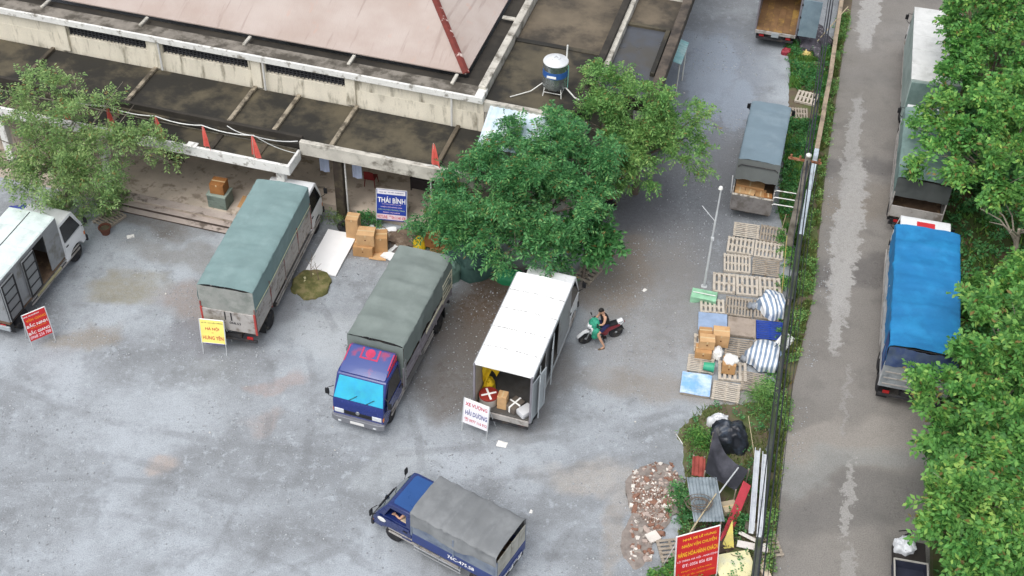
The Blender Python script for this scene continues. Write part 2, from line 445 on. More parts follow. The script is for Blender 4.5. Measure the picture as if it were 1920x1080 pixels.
def hp(name, x0, x1, y0, y1, z0, z1, m, bevel=0.012, parent=hall):
    return MB().bb(x0, x1, y0, y1, z0, z1).build(name, m, parent, bevel=bevel, seg=1)
LFT = -24.0
# platform, steps
hp('porch_platform', LFT, -2.45, -1.55, 3.55, 0.0, 0.39, floorm)
hp('porch_platform', -2.447, 7.1, 0.68, 3.55, 0.0, 0.36, floorm)
riserm = mat('step_riser_shade', '5e534c', .9, var=.2, bump=.3)  # shade on the risers painted in as a darker brown
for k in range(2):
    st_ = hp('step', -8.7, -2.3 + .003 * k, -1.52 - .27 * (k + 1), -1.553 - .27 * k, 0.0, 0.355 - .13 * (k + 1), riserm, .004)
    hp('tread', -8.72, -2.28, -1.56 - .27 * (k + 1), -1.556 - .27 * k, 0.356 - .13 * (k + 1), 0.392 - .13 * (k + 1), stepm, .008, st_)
hp('tread', -8.72, -2.46, -1.60, -1.2, .391, .42, stepm, .008)
# walls with vent openings
VENTS = [(-12.45, -8.72), (-7.95, -3.98), (-3.2, 0.42)]
hp('wall', LFT, 6.45, 3.55, 3.78, 0.0, 4.35, wallm)
xs = [LFT] + [a for v_ in VENTS for a in v_] + [6.45]
for k in range(0, len(xs), 2):
    hp('wall', xs[k], xs[k + 1], 3.552, 3.779, 4.35, 5.0, wallm, 0)
darkin = mat('dark_interior', '15161a', .9, var=.2)  # near-black backing colour stands in for the unlit space behind the vents
blockm = mat('grey_block', '4b4c50', .9, var=.2, bump=.2)
for a, b in VENTS:
    vent = hp('vent', a, b, 3.74, 3.775, 4.352, 4.998, darkin, 0)
    g = MB(); n = int((b - a) / .17)
    for i in range(n + 1):
        x = a + .02 + i * (b - a - .04) / n
        g.box((x, 3.68, 4.675), (.03, .06, .64))
    for zz in (4.46, 4.57, 4.68, 4.79, 4.90):
        g.bb(a + .005, b - .005, 3.66, 3.70, zz - .012, zz + .012)
    tag(g.build('vent_grille', blockm, vent), None, kind='stuff')
for x in (-12.7, -8.33, -3.58, .66):
    hp('pilaster', x - .22, x + .22, 3.43, 3.55, 3.6, 5.0, wallm, .015)
hp('eave_beam', LFT, 6.46, 3.28, 4.05, 5.0, 5.30, whitec, .02)
hp('eave_top', LFT, 6.1, 3.36, 4.05, 5.302, 5.318, mat('grey_ledge', '827c73', .85, var=.2, c2='4d4840', t2=.52, s2=1.3, w2=.2, bump=.3), 0)
hp('gutter', LFT, 6.1, 4.053, 4.75, 4.9, 5.12, darkc, 0)
for x in (-18.4, -13.7, -9.0, -4.2, .5, 5.0):
    hp('gutter_bracket', x - .07, x + .07, 3.8, 4.5, 5.32, 5.42, dirtyw, .02)
pipe_w = mat('white_pipe', 'd8d8d4', .5, var=.08)
for x in (-8.02, -3.2, 5.12):
    MB().tube([(x, 3.38, 3.6), (x, 3.38, 4.98)], .05, 8).build('downpipe', pipe_w, hall, smooth=40)
# hipped roof
EU, EV, EZ = 5.35, 4.62, 5.42
k = 4.2
HX, HY, HZ = EU - 2.43 * k, EV + 3.37 * k, EZ + 1.05 * k
def slab_roof(name, pts, m, th=.05):
    mb = MB(); n = len(pts)
    mb.add(pts + [(x, y, z - th) for x, y, z in pts], [tuple(range(n)), tuple(range(2 * n - 1, n - 1, -1))] + [(i, n + i, n + (i + 1) % n, (i + 1) % n) for i in range(n)])
    return mb.build(name, m, hall)
slab_roof('roof_slope', [(LFT - 4, EV, EZ), (EU, EV, EZ), (HX, HY, HZ), (LFT - 4, HY, HZ)], pinkroof)
slab_roof('roof_slope', [(EU + .002, EV, EZ), (EU + .002, HY + 14.2, EZ), (HX + .002, HY, HZ)], pinkroof)
slab_roof('roof_slope', [(LFT - 4, HY + 14.2, EZ), (EU, HY + 14.202, EZ), (HX, HY + .002, HZ), (LFT - 4, HY + .002, HZ)][::-1], pinkroof)
d = Vector((HX - EU, HY - EV, HZ - EZ)).normalized()
sdv = Vector((d.y, -d.x, 0)).normalized() * .15
e0 = Vector((EU, EV, EZ)) + Vector((0, 0, .03)); e1 = Vector((HX, HY, HZ)) + Vector((0, 0, .03))
for i in range(7):                                          # lapped lengths of ridge capping
    a = e0.lerp(e1, i / 7); b = e0.lerp(e1, (i + 1.03) / 7) if i < 6 else e1
    up = Vector((0, 0, .055 + .004 * (i % 2)))
    MB().add([a - sdv, a + up, a + sdv, b - sdv, b + up, b + sdv, a - sdv - up * .5, a + sdv - up * .5, b - sdv - up * .5, b + sdv - up * .5],
             [(0, 1, 4, 3), (1, 2, 5, 4), (6, 8, 9, 7), (0, 3, 8, 6), (2, 7, 9, 5), (0, 6, 7, 2, 1), (3, 4, 5, 9, 8)]).build('ridge_cap', redcap, hall)
# gutter and parapet on the right of the roof, flat annex roofs
hp('gutter', EU + .02, 6.1, 4.76, 24.0, 4.9, 5.10, darkc, 0)
hp('parapet', 6.1, 6.42, 3.9, 24.0, 4.9, 5.44, dirtyw, .02)
for y in (9.3, 14.5):
    hp('gutter_bracket', 5.5, 6.1, y, y + .2, 5.3, 5.4, dirtyw, .02)
hp('flat_roof', 6.45, 10.2, 3.62, 8.25, 4.75, 5.0, slabc)
hp('flat_roof', 6.45, 10.2, 8.5, 15.0, 4.75, 5.0, slabl)
hp('flat_roof', 6.45, 10.2, 15.25, 24, 4.75, 5.0, slabl)
hp('roof_beam', 6.42, 10.2, 8.25, 8.5, 4.7, 5.06, slabc, .02)
hp('roof_beam', 6.42, 10.2, 15.0, 15.25, 4.7, 5.06, slabc, .02)
hp('parapet', 10.2, 10.5, 3.62, 24, 4.6, 5.34, darkc, .02)
hp('parapet', 10.5, 10.72, 5.5, 24, 4.6, 5.16, dirtyw, .02)
hp('flat_roof', 10.72, 12.7, 5.7, 11.35, 4.5, 4.8, mat('wet_slab', '494c52', .28, var=.2, scale=.6, c2='4a4741', t2=.56, s2=.5, w2=.2, spec=.6))
hp('flat_roof', 10.72, 12.7, 11.55, 14.1, 4.5, 4.8, slabl)
hp('roof_beam', 10.72, 12.7, 11.35, 11.55, 4.5, 4.92, slabc, .02)
hp('roof_beam', 10.72, 12.7, 14.1, 14.3, 4.5, 5.1, dirtyw, .02)
hp('flat_roof', 10.72, 12.7, 14.3, 24, 4.5, 4.8, slabl)
hp('parapet', 12.45, 12.65, 7.7, 11.3, 4.81, 5.0, slabc, .02)
hp('parapet', 12.7, 13.12, 5.5, 24, 4.5, 5.05, mat('brown_ledge', '5b5249', .8, var=.25, c2='393430', t2=.5, s2=1, w2=.2, bump=.3), .02)
hp('parapet', 10.72, 12.7, 5.5, 5.7, 4.5, 5.05, darkc, .02)
hp('wall', 6.45, 10.72, 3.6, 3.8, 0.0, 4.75, dirtyw)
hp('wall', 11.9, 12.1, 5.71, 24, 0.0, 4.5, dirtyw)
hp('wall', 10.5, 12.1, 5.53, 5.7, 0.0, 4.5, dirtyw)
hp('eave_beam', 6.46, 10.2, 3.42, 3.62, 4.55, 5.06, dirtyw, .02)
# canopy over the porch
ribm = mat('rib_concrete', '9b917f', .85, var=.2, scale=1.5, c2='544d42', t2=.54, s2=1.8, w2=.2, bump=.3)
hp('canopy_slab', LFT, 7.1, .32, 3.43, 3.32, 3.55, slabc)
hp('fascia', -.28, 7.12, .10, .32, 3.2, 3.85, dirtyw, .025)
hp('fascia', 6.95, 7.12, .32, 3.43, 3.3, 3.8, dirtyw, .02)
hp('canopy_upstand', LFT, -.28, .42, .58, 3.2, 3.84, darkc, .02)
for i, x in enumerate((-18.0, -13.3, -8.35, -3.68, -1.68, .93, 5.4)):
    hp('canopy_rib', x - .09, x + .09, .6 if x < -.3 else .33, 3.42, 3.552, 3.68 + .01 * (i % 2), ribm if i in (2, 3, 4, 5) else slabl, .02)
# white entrance canopy, set lower and further out
hp('canopy_slab', LFT, -.36, -.95, .42, 3.02, 3.16, slabc)
hp('fascia', LFT, -.24, -1.07, -.95, 2.98, 3.46, whitec, .02)
hp('fascia', -.36, -.24, -.95, .10, 2.98, 3.46, whitec, .02)
for x in (-13.4, -8.6, -3.9, -1.9):
    hp('canopy_rib', x - .12, x + .12, -.94, .41, 3.162, 3.22, slabl, .02)
hp('canopy_kerb', -.5, -.365, -.94, .41, 3.162, 3.26, darkc, .01)
hp('bracket_plate', -4.72, -4.28, -1.12, -.8, 3.46, 3.5, whitec, .01)
brownc = mat('brown_column', '3a322b', .8, var=.3, scale=2.2, c2='56503f', t2=.55, s2=1.5, w2=.2, bump=.3)
hp('column', 1.02, 1.42, .30, .66, 0.0, 3.2, brownc, .02)
MB().tube([(1.49, .45, .0), (1.49, .45, 3.2)], .035, 8).build('downpipe', pipe_w, hall, smooth=40)
hp('column', -.95, -.6, -.9, -.6, 0.0, 3.02, whitec, .02)
for x in (-8.9, -13.6):
    hp('column', x - .17, x + .17, -.9, -.6, .39, 3.02, whitec, .02)
hp('column', 5.2, 5.5, .70, 1.0, .36, 3.32, mat('dark_column', '4a4540', .8, var=.25), .02)
for x in (5.13, 5.68):
    MB().tube([(x, .66, 0.0), (x, .6, 3.2)], .04, 8).build('downpipe', pipe_w, hall, smooth=40)
# pale sheet awning on the annex front
aw = MB()
aw.grid(lambda a, b: (6.75 + 3.6 * a, 3.5 - 1.9 * b, 4.95 - .75 * b + .018 * math.sin(a * 90)), 120, 3)
aw.build('awning', mat('pale_blue_sheet', 'b9ccd9', .45, var=.1, scale=1.2, c2='e2e8ec', t2=.55, s2=1.1, w2=.25), hall, solid=.012)
for x in (6.8, 8.5, 10.3):
    MB().tube([(x, 3.42, 4.0), (x, 1.7, 4.19)], .03, 6).build('awning_strut', pipe_w, hall)

# ------------------------------------------------------------------ vehicles
rubber = mat('tyre_rubber', '26262a', .85, var=.2, c2='57534d', t2=.6, s2=3, w2=.2)
rimm = mat('wheel_rim', 'b9b7b2', .5, .3, var=.15, c2='77706a', t2=.6, s2=5, w2=.15)
rimgrey = mat('wheel_rim_dusty', '8d8b88', .6, .2, var=.15)
blackp = mat('black_plastic', '1b1c1f', .5, var=.2)
chassm = mat('chassis_steel', '38383b', .75, .2, var=.25, c2='5a5148', t2=.6, s2=3, w2=.2)
glassd = mat('dark_glass', '10161c', .06, var=.1, spec=.8, fine=0)
lampm = mat('headlamp_glass', 'd5dadd', .12, var=.08, spec=.8)
orangem = mat('indicator_orange', 'd97a28', .3, var=.1)
redlamp = mat('red_lamp', 'a32224', .3, var=.1)
chrome = mat('dull_chrome', 'b4b6b8', .3, .8, var=.1)
platew = mat('plate_white', 'e3e3e0', .5, var=.05)
whitep = mat('white_paint', 'e6e8ea', .35, var=.05, c2='b7b5ad', t2=.66, s2=2, w2=.14, coat=.2)
whiter = mat('white_roof_sheet', 'f2f3f3', .4, var=.03, c2='dcdcd8', t2=.62, s2=1.2, w2=.2)
greyb = mat('grey_side_sheet', '94979a', .45, .25, var=.1, c2='76746f', t2=.6, s2=1.5, w2=.2)
dirtgrey = mat('dirty_grey_board', 'aeaaa6', .7, .1, var=.12, c2='7e766e', t2=.58, s2=2, w2=.16, bump=.15)
woodfloor = mat('truck_floor', '6a5645', .85, var=.3, c2='93795a', t2=.6, s2=1.6, w2=.15)
redstripe = mat('red_stripe', 'b0453f', .6, var=.15)
inkd = mat('dark_ink', '2a2b30', .7, var=.1, fine=0)
inkw = mat('white_ink', 'f0f0ee', .6, var=.03, fine=0)

def wheel(root, x, y, r=.40, w=.24, rim=rimm, dual=False):
    """tyre with a rim on its outer face, axle along y"""
    sgn = 1 if y > 0 else -1
    M = Matrix.Translation((x, y, r)) @ Matrix.Rotation(-sgn * math.pi / 2, 4, 'X')
    ww = w * (2.1 if dual else 1)
    pr_ = [(r * .58, w / 2 - .01), (r * .80, w / 2), (r * .95, w / 2 - .03), (r, w / 2 - .07), (r, w / 2 - ww + .07), (r * .95, w / 2 - ww + .03), (r * .58, w / 2 - ww)]
    tyre = MB().lathe(pr_, 24, M).build('wheel', rubber, root, smooth=35)
    MB().lathe([(.001, w / 2 - .10), (r * .18, w / 2 - .10), (r * .22, w / 2 - .04), (r * .3, w / 2 - .05), (r * .42, w / 2 - .11), (r * .56, w / 2 - .03), (r * .59, w / 2 - .015), (r * .59, w / 2 - .06)], 18, M).build('rim', rim, tyre, smooth=35)
    return tyre

def cab(root, x0, Lc, W, H, paint, glass=glassd, roofpaint=None, side_glass=None, wheel_r=.40, rim=rimm, plate=True, trim=None, arch=.47, visor=False, cut=None, rf=.70, wb=.955):
    side_glass = side_glass or glass
    zb, belt = .52, H * .60
    wx = Lc * .50
    hw = lambda z: W / 2 * (1 - .075 * max(0.0, z - belt) / (H - belt))
    prof = [(0, zb + .1), (0, H - .06), (.08, H), (Lc * (rf - .10), H), (Lc * rf, H - .06), (Lc * wb, belt), (Lc * (.5 + wb * .5) , belt - .12), (Lc * .998, belt - .34), (Lc, zb + .15), (Lc - .02, zb)]
    for k in range(9):
        a = math.pi * k / 8
        prof.append((wx + arch * math.cos(a), zb + .02 + (arch + wheel_r - zb - .02) * math.sin(a) * .95))
    prof.append((.0, zb + .02))
    body = MB().prism([(x0 + a, b) for a, b in prof], 'y', -1, 1, lambda a, b: hw(b) * (1 - .05 * max(0.0, (a - x0 - .8 * Lc) / (.2 * Lc)) ** 2)).build('cab', paint, root, bevel=.06, seg=3, smooth=40)
    if cut is not None:
        cu = cut.build('cutter', None)
        md = body.modifiers.new('cut', 'BOOLEAN'); md.object = cu; md.solver = 'EXACT'
        cu.parent = root
        bpy.context.view_layer.update()
        me = bpy.data.meshes.new_from_object(body.evaluated_get(bpy.context.evaluated_depsgraph_get()))
        body.modifiers.clear(); body.data = me
        bpy.data.objects.remove(cu)
    A = Vector((Lc * (rf + (wb - rf) * .06), 0, H - .06 - (H - .06 - belt) * .06)); B = Vector((Lc * (wb - (wb - rf) * .05), 0, belt + (H - belt) * .05))
    nrm = Vector((A.z - B.z, 0, B.x - A.x)).normalized()
    off = nrm * .012
    q = []
    for o_ in (off, -nrm * .02):
        for p, m_ in ((A, .12), (B, .07)):
            for s in (-1, 1):
                q.append((x0 + p.x + o_.x, s * (hw(p.z) - m_), p.z + o_.z))
    ws = MB().add(q, [(0, 1, 3, 2), (4, 6, 7, 5), (0, 4, 5, 1), (2, 3, 7, 6), (0, 2, 6, 4), (1, 5, 7, 3)]).build('windshield', glass, body, bevel=.008, seg=1)
    for s in (-.35, .3):
        p = B + nrm * .03
        MB().tube([(x0 + p.x, s, p.z), (x0 + p.x - .1, s + .28, p.z + .2)], .012, 5).build('wiper', blackp, ws)
    poly = [(.14, H - .13), (Lc * (rf - .11), H - .13), (Lc * (wb - .13), belt + .05), (.14, belt + .03)]
    for s in (-1, 1):
        dpoly = [(.07, zb + .45), (.07, belt - .02), (Lc * .84, belt - .02), (Lc * .86, zb + .45)]
        def panel(pl, o_, th):
            mb = MB(); n = len(pl)
            mb.add([(x0 + a, s * (hw(b) + o_), b) for a, b in pl] + [(x0 + a, s * (hw(b) + o_ - th), b) for a, b in pl],
                   [tuple(range(n)), tuple(range(2 * n - 1, n - 1, -1))] + [(i, n + i, n + (i + 1) % n, (i + 1) % n) for i in range(n)])
            return mb
        door = panel(dpoly, .008, .02).build('door', paint, body, bevel=.006, seg=1)
        MB().box((x0 + .22, s * (W / 2 + .02), belt - .18), (.16, .03, .04)).build('handle', blackp, door, bevel=.008)
        if cut is None:
            panel(poly, .006, .02).build('side_window', side_glass, body)
        # mirror on an arm
        mr = MB().box((x0 + Lc * .93, s * (W / 2 + .17), H * .70), (.06, .15, .26)).build('mirror', blackp, body, bevel=.02)
        MB().tube([(x0 + Lc * .86, s * (hw(H * .78) - .02), H * .80), (x0 + Lc * .93, s * (W / 2 + .14), H * .78), (x0 + Lc * .93, s * (W / 2 + .14), H * .62), (x0 + Lc * .90, s * (W / 2 - .04), H * .56)], .014, 6).build('mirror_arm', blackp, mr)
        MB().box((x0 + Lc - .015, s * (W / 2 - .29), min(.90, belt - .44)), (.07, .36, .2)).build('headlight', lampm, body, bevel=.03)
        MB().box((x0 + Lc - .06, s * (W / 2 - .085), min(.90, belt - .44)), (.10, .09, .18)).build('indicator', orangem, body, bevel=.02)
        wheel(root, x0 + wx, s * (W / 2 - .16), wheel_r, .22, rim)
    MB().bb(x0 + Lc - .03, x0 + Lc + .02, -W * .26, W * .26, .80, .97).build('grille', blackp, body, bevel=.01)
    MB().lathe([(.001, .03), (.07, .03), (.08, 0)], 14, Matrix.Translation((x0 + Lc + .012, 0, .98)) @ Matrix.Rotation(math.pi / 2, 4, 'Y')).build('emblem', chrome, body)
    bp = MB().prism([(x0 + Lc * .98, -W / 2), (x0 + Lc + .06, -W / 2), (x0 + Lc + .13, -W / 2 + .18), (x0 + Lc + .13, W / 2 - .18), (x0 + Lc + .06, W / 2), (x0 + Lc * .98, W / 2)], 'z', .44, .70).build('bumper', trim or chassm, body, bevel=.025)
    if plate:
        MB().bb(x0 + Lc + .128, x0 + Lc + .14, -.26, .26, .50, .62).build('number_plate', platew, bp)
    for s in (-1, 1):
        MB().box((x0 + Lc + .13, s * W * .33, .52), (.03, .12, .07)).build('fog_lamp', lampm, bp, bevel=.01)
    return body

def chassis(root, xr, xf, W, rear_axles, wheel_r=.40, rim=rimm, plate=None):
    fr = MB()
    for s in (-1, 1):
        fr.bb(xr, xf, s * .36 - .04, s * .36 + .04, .62, .82)
    fr.bb(xr, xr + .08, -.40, .40, .63, .81)
    fr.build('chassis', chassm, root)
    MB().bb(xr - .02, xr + .06, -W / 2 + .08, W / 2 - .08, .48, .60).build('rear_bumper', chassm, root, bevel=.015)
    for s in (-1, 1):
        MB().bb(xr - .03, xr + .02, s * (W / 2 - .34) - .12, s * (W / 2 - .34) + .12, .64, .76).build('tail_lamp', redlamp, root, bevel=.01)
        for ax in rear_axles:
            wheel(root, ax, s * (W / 2 - .16), wheel_r, .22, rim, True)
            MB().bb(ax - .58, ax - .56, s * (W / 2 - .26) - .2, s * (W / 2 - .26) + .2, .22, .74).build('mudflap', blackp, root)
    MB().bb(xf - 1.5, xf - .75, W / 2 - .62, W / 2 - .2, .42, .80).build('fuel_tank', chassm, root, bevel=.05)
    MB().bb(xf - 1.45, xf - .9, -W / 2 + .25, -W / 2 + .6, .45, .80).build('battery_box', blackp, root, bevel=.03)
    mid = (rear_axles[0] + xf) / 2
    for s in (-1, 1):                                        # side guard rails
        for z in (.52, .70):
            MB().bb(rear_axles[0] + .7, xf - .35, s * (W / 2 - .06) - .02, s * (W / 2 - .06) + .02, z - .03, z + .03).build('side_rail', dirtgrey, root)

def tarp(root, L, W, zt, zl, zr, bows, m, seed=0, sag=.03, x0=None, x1=None, wr=.02, crown=.06, name='tarpaulin', hem=.03):
    """canvas over hoops: sides hang to zl (+y) and zr (-y); zl/zr number or function of t"""
    x0 = -L / 2 if x0 is None else x0; x1 = L / 2 if x1 is None else x1
    fl = zl if callable(zl) else (lambda t_: zl); frr = zr if callable(zr) else (lambda t_: zr)
    sec = [('L', f) for f in (0, .2, .4, .6, .8, .95)] + [('R', f) for f in (0, .02, .06, .15, .25, .35, .45, .55, .65, .75, .85, .94, .98, 1)] + [('r', f) for f in (.05, .2, .4, .6, .8, 1)]
    nx = bows * 14
    hwid = W / 2 + .025
    def fn(a, b):
        kind, f = sec[int(round(b * (len(sec) - 1)))]
        x = x0 + (x1 - x0) * a
        s = abs(math.sin(math.pi * bows * a))
        w_ = wr * (fbm(x * 2.2 + seed, f * 3 + (5 if kind == 'R' else 11), seed * 1.7) + .8 * (1 - abs(fbm(x * 1.1 + f * 2.3 + seed, f * 1.6 - x * .4, seed * .7))) ** 4 + .4 * fbm(x * 6, f * 7, seed))
        if kind == 'L':
            lo = fl(a) + hem * fbm(x * 1.8, seed + 3.0); z = lo + (zt - .05 - lo) * f
            return (x, hwid - sag * .8 * s * f + w_, z)
        if kind == 'r':
            lo = frr(a) + hem * fbm(x * 1.8, seed + 8.0); z = zt - .05 + (lo - zt + .05) * f
            return (x, -hwid + sag * .8 * s * (1 - f) + w_, z)
        y = hwid * (1 - 2 * f) * (1 - .012 * (f in (0, 1)))
        z = zt - .05 * (abs(2 * f - 1) ** 12) + crown * (1 - (2 * f - 1) ** 2) - sag * s * (1 - .5 * abs(2 * f - 1)) + w_ * 1.0
        return (x, y, z)
    return MB().grid(fn, nx, len(sec) - 1).build(name, m, root, smooth=60, solid=.012)

def flap(root, x, W, z0, z1, m, name='rear_flap', push=0.0, seed=0, amp=.03, th=.012):
    def fn(a, b):
        y = (W / 2 + .012) * (1 - 2 * a)
        return (x + push * (1 - b) + amp * fbm(y * 2.5, b * 1.2, seed + 2.0), y, z0 + (z1 - z0) * b + .02 * fbm(y * 2, seed) * (1 - b))
    return MB().grid(fn, 24, 8).build(name, m, root, smooth=60, solid=th)

def boards(root, L, W, zf, zs, m, side, posts=4, x0=None, x1=None, rails=0, name='side_board', postm=None):
    """drop-side panels between posts on one side"""
    x0 = -L / 2 if x0 is None else x0; x1 = L / 2 if x1 is None else x1
    n = posts - 1
    for k in range(n):
        a = x0 + (x1 - x0) * k / n; b = x0 + (x1 - x0) * (k + 1) / n
        p = MB().bb(a + .035, b - .035, side * (W / 2 - .035), side * W / 2, zf, zs).build(name, m, root, bevel=.006, seg=1)
        for q in range(1, rails + 1):
            zz = zf + (zs - zf) * q / (rails + 1)
            MB().bb(a + .06, b - .06, side * (W / 2), side * (W / 2 + .014), zz - .02, zz + .02).build('board_rib', m, p)
    for k in range(posts):
        a = x0 + (x1 - x0) * k / n
        MB().bb(a - .03, a + .03, side * (W / 2 - .04), side * (W / 2 + .012), zf - .12, zs + .25).build('post', postm or m, root, bevel=.005, seg=1)

def bed(root, L, W, zf, m=None):
    MB().bb(-L / 2, L / 2, -W / 2 + .04, W / 2 - .04, zf - .12, zf).build('bed_floor', woodfloor, root, bevel=.01, seg=1)
    for k in range(5):
        x = -L / 2 + .4 + k * (L - .8) / 4
        MB().bb(x - .04, x + .04, -W / 2 + .1, W / 2 - .1, zf - .22, zf - .123).build('cross_bearer', chassm, root)
    MB().bb(L / 2 - .05, L / 2, -W / 2 + .05, W / 2 - .05, zf + .003, zf + 1.1).build('headboard', m or dirtgrey, root, bevel=.01, seg=1)

def bows_frame(root, L, W, zf, zt, n):
    for k in range(n + 1):
        x = -L / 2 + .06 + (L - .12) * k / n
        MB().tube([(x, W / 2 - .05, zf), (x, W / 2 - .05, zt - .16), (x, W / 2 - .16, zt - .07), (x, -W / 2 + .16, zt - .07), (x, -W / 2 + .05, zt - .16), (x, -W / 2 + .05, zf)], .022, 6).build('hoop', chassm, root)

# --- truck with faded teal tarpaulin, parked with its cab under the canopy
tealm = mat('teal_canvas', '738b8b', .75, var=.08, scale=1.0, c2='7e9595', t2=.6, s2=1.4, w2=.3, bump=.15, bscale=6, fine=.06)
greyc = mat('dusty_flap_canvas', '9a9c97', .8, var=.12, scale=1.6, c2='7f857f', t2=.55, s2=1.8, w2=.25, bump=.2, bscale=5)
L, W, zf, zt = 6.3, 2.12, 1.05, 3.10
tk = thing('tarp_truck', 'long truck with faded teal tarpaulin and white cab parked under the canopy', 'truck', (-9.83, 37.5), R(79.4), 'trucks in the yard')
cab(tk, L / 2 + .08, 1.62, 2.0, 2.42, whitep)
chassis(tk, -L / 2, L / 2 + 1.5, W, (-1.75,))
bed(tk, L, W, zf); bows_frame(tk, L, W, zf, zt, 5)
tp_ = tarp(tk, L, W, zt, 2.05, 2.05, 6, tealm, 3, .045, wr=.03)
fl_ = flap(tk, -L / 2 - .02, W, 1.92, zt - .04, greyc, seed=4)
flap(tk, L / 2 + .02, W, 1.6, zt - .04, tealm, 'front_flap', seed=9)
for s in (-1, 1):
    boards(tk, L, W, zf, 2.0, dirtgrey, s, 5, rails=2, postm=mat('rusty_post', '7e706a', .7, var=.2, c2='8b3f3a', t2=.5, s2=2, w2=.1))
    MB().tube([(-L / 2 + .05, s * (W / 2 + .045), 2.22), (-1.4, s * (W / 2 + .05), 2.18), (1.2, s * (W / 2 + .045), 2.24), (L / 2 - .05, s * (W / 2 + .045), 2.2)], .014, 5).build('rope', mat('pale_rope', 'c9c7a4', .8), tp_)
tg = MB().bb(-L / 2 - .05, -L / 2, -W / 2 + .04, W / 2 - .04, zf - .05, 1.96).build('tailgate', dirtgrey, tk, bevel=.01, seg=1)
for y in (-.12, .12):
    MB().bb(-L / 2 - .075, -L / 2 - .051, y - .02, y + .02, 1.55, 1.93).build('latch', chassm, tg)
RM = Matrix.Rotation(-math.pi / 2, 4, 'Z')                  # text facing -x
def on_rear(x, y, z): return Matrix.Translation((x, y, z)) @ RM
lettering(tg, '90C', .22, .12, on_rear(-L / 2 - .056, .25, 1.42), inkd)
lettering(tg, '068.53', .44, .12, on_rear(-L / 2 - .056, -.24, 1.42), inkd)
for s in (-1, 1):
    MB().bb(-L / 2 - .06, -L / 2 + .02, s * (W / 2 - .03) - .04, s * (W / 2 - .03) + .04, .95, 2.0).build('corner_post', redstripe, tk, bevel=.01)
MB().bb(-1.1, .1, -W / 2 + .1, -W / 2 + .4, .45, .88).build('tool_box', chassm, tk, bevel=.03)

# --- truck with dark green tarpaulin and blue cab, nose to the camera
greenm = mat('green_canvas', '727c78', .7, var=.08, scale=1.0, c2='7c8682', t2=.58, s2=1.2, w2=.3, bump=.15, bscale=6, fine=.06)
bluecab = mat('blue_cab_paint', '1f3074', .25, var=.1, coat=.5)
rw = NT('blue_red_roof_paint')
vv = rw.coords(False)
cc_ = rw.mix(rw.ramp(rw.noise(vv, 1.3, 5, .6), .57, .72), hexc('3a4a86'), hexc('8f3d63'))
rw.link(cc_, rw.b.inputs['Base Color']); rw.b.inputs['Roughness'].default_value = .35; rw.b.inputs['Coat Weight'].default_value = .4
cyang = mat('cyan_sky_windshield', '1b9fd0', .08, var=.3, scale=.9, c2='2bb0c0', t2=.5, s2=.8, w2=.4, spec=.8, fine=0)  # tinted film with its sky reflection painted into the base colour
L, W, zf, zt = 5.02, 2.09, 1.0, 2.88
tk = thing('tarp_truck', 'blue cab truck with dark green tarpaulin facing the camera beside the white van truck', 'truck', (-4.04, 34.65), R(253.7), 'trucks in the yard')
cb = cab(tk, L / 2 + .1, 1.72, 2.0, 2.3, bluecab, cyang, side_glass=glassd, trim=mat('silver_bumper', '8e9096', .35, .5, var=.12))
chassis(tk, -L / 2, L / 2 + 1.5, W, (-1.35,))
bed(tk, L, W, zf); bows_frame(tk, L, W, zf, zt, 5)
tarp(tk, L, W, zt, lambda t_: 1.75 + .15 * t_, 1.7, 5, greenm, 21, .06, wr=.032)
flap(tk, L / 2 + .02, W, 1.3, zt - .04, greenm, 'front_flap', seed=19)
flap(tk, -L / 2 - .02, W, 1.6, zt - .04, greenm, 'rear_flap', seed=12)
mauve = mat('mauve_grey_board', '9a959c', .55, .2, var=.12, c2='77737a', t2=.6, s2=2, w2=.15)
for s in (-1, 1):
    boards(tk, L, W, zf, 1.55, mauve, s, 4, rails=1)
MB().bb(-L / 2 - .05, -L / 2, -W / 2 + .04, W / 2 - .04, zf - .05, 1.5).build('tailgate', mauve, tk, bevel=.01, seg=1)
x0 = L / 2 + .1
# wind deflector with red markings on the cab roof
dfl = MB().prism([(x0 + .02, 2.303), (x0 + .02, 2.62), (x0 + .12, 2.66), (x0 + .85, 2.44), (x0 + 1.16, 2.303)], 'y', -.86, .86, lambda a, b: 1 - .06 * (b - 2.3)).build('roof_deflector', rw.m, cb, bevel=.04, smooth=35)
pinkp = mat('pink_red_marking', 'b5315a', .4, var=.15)
sl = (2.44 - 2.66) / .73
def on_def(xo, y0, y1, len_, w_=0):
    a = x0 + xo; za = 2.66 + (xo - .12) * sl + .004
    b = a + len_; zb2 = za + len_ * sl
    return MB().add([(a, y0, za), (a, y1, za), (b, y1, zb2), (b, y0, zb2), (a, y0, za + .006), (a, y1, za + .006), (b, y1, zb2 + .006), (b, y0, zb2 + .006)],
                    [(3, 2, 1, 0), (4, 5, 6, 7), (0, 1, 5, 4), (1, 2, 6, 5), (2, 3, 7, 6), (3, 0, 4, 7)])
for a_ in ((.14, -.34, -.28, .42), (.14, .28, .34, .42), (.50, -.28, .28, .06), (.16, -.845, -.80, .62), (.16, .80, .845, .62)):
    on_def(*a_).build('marking', pinkp, dfl)
MB().lathe([(.001, .006), (.17, .006), (.18, 0)], 20, Matrix.Translation((x0 + .32, 0, 2.66 + .2 * sl + .002)) @ Matrix.Rotation(math.atan(-sl), 4, 'Y')).build('marking', pinkp, dfl)
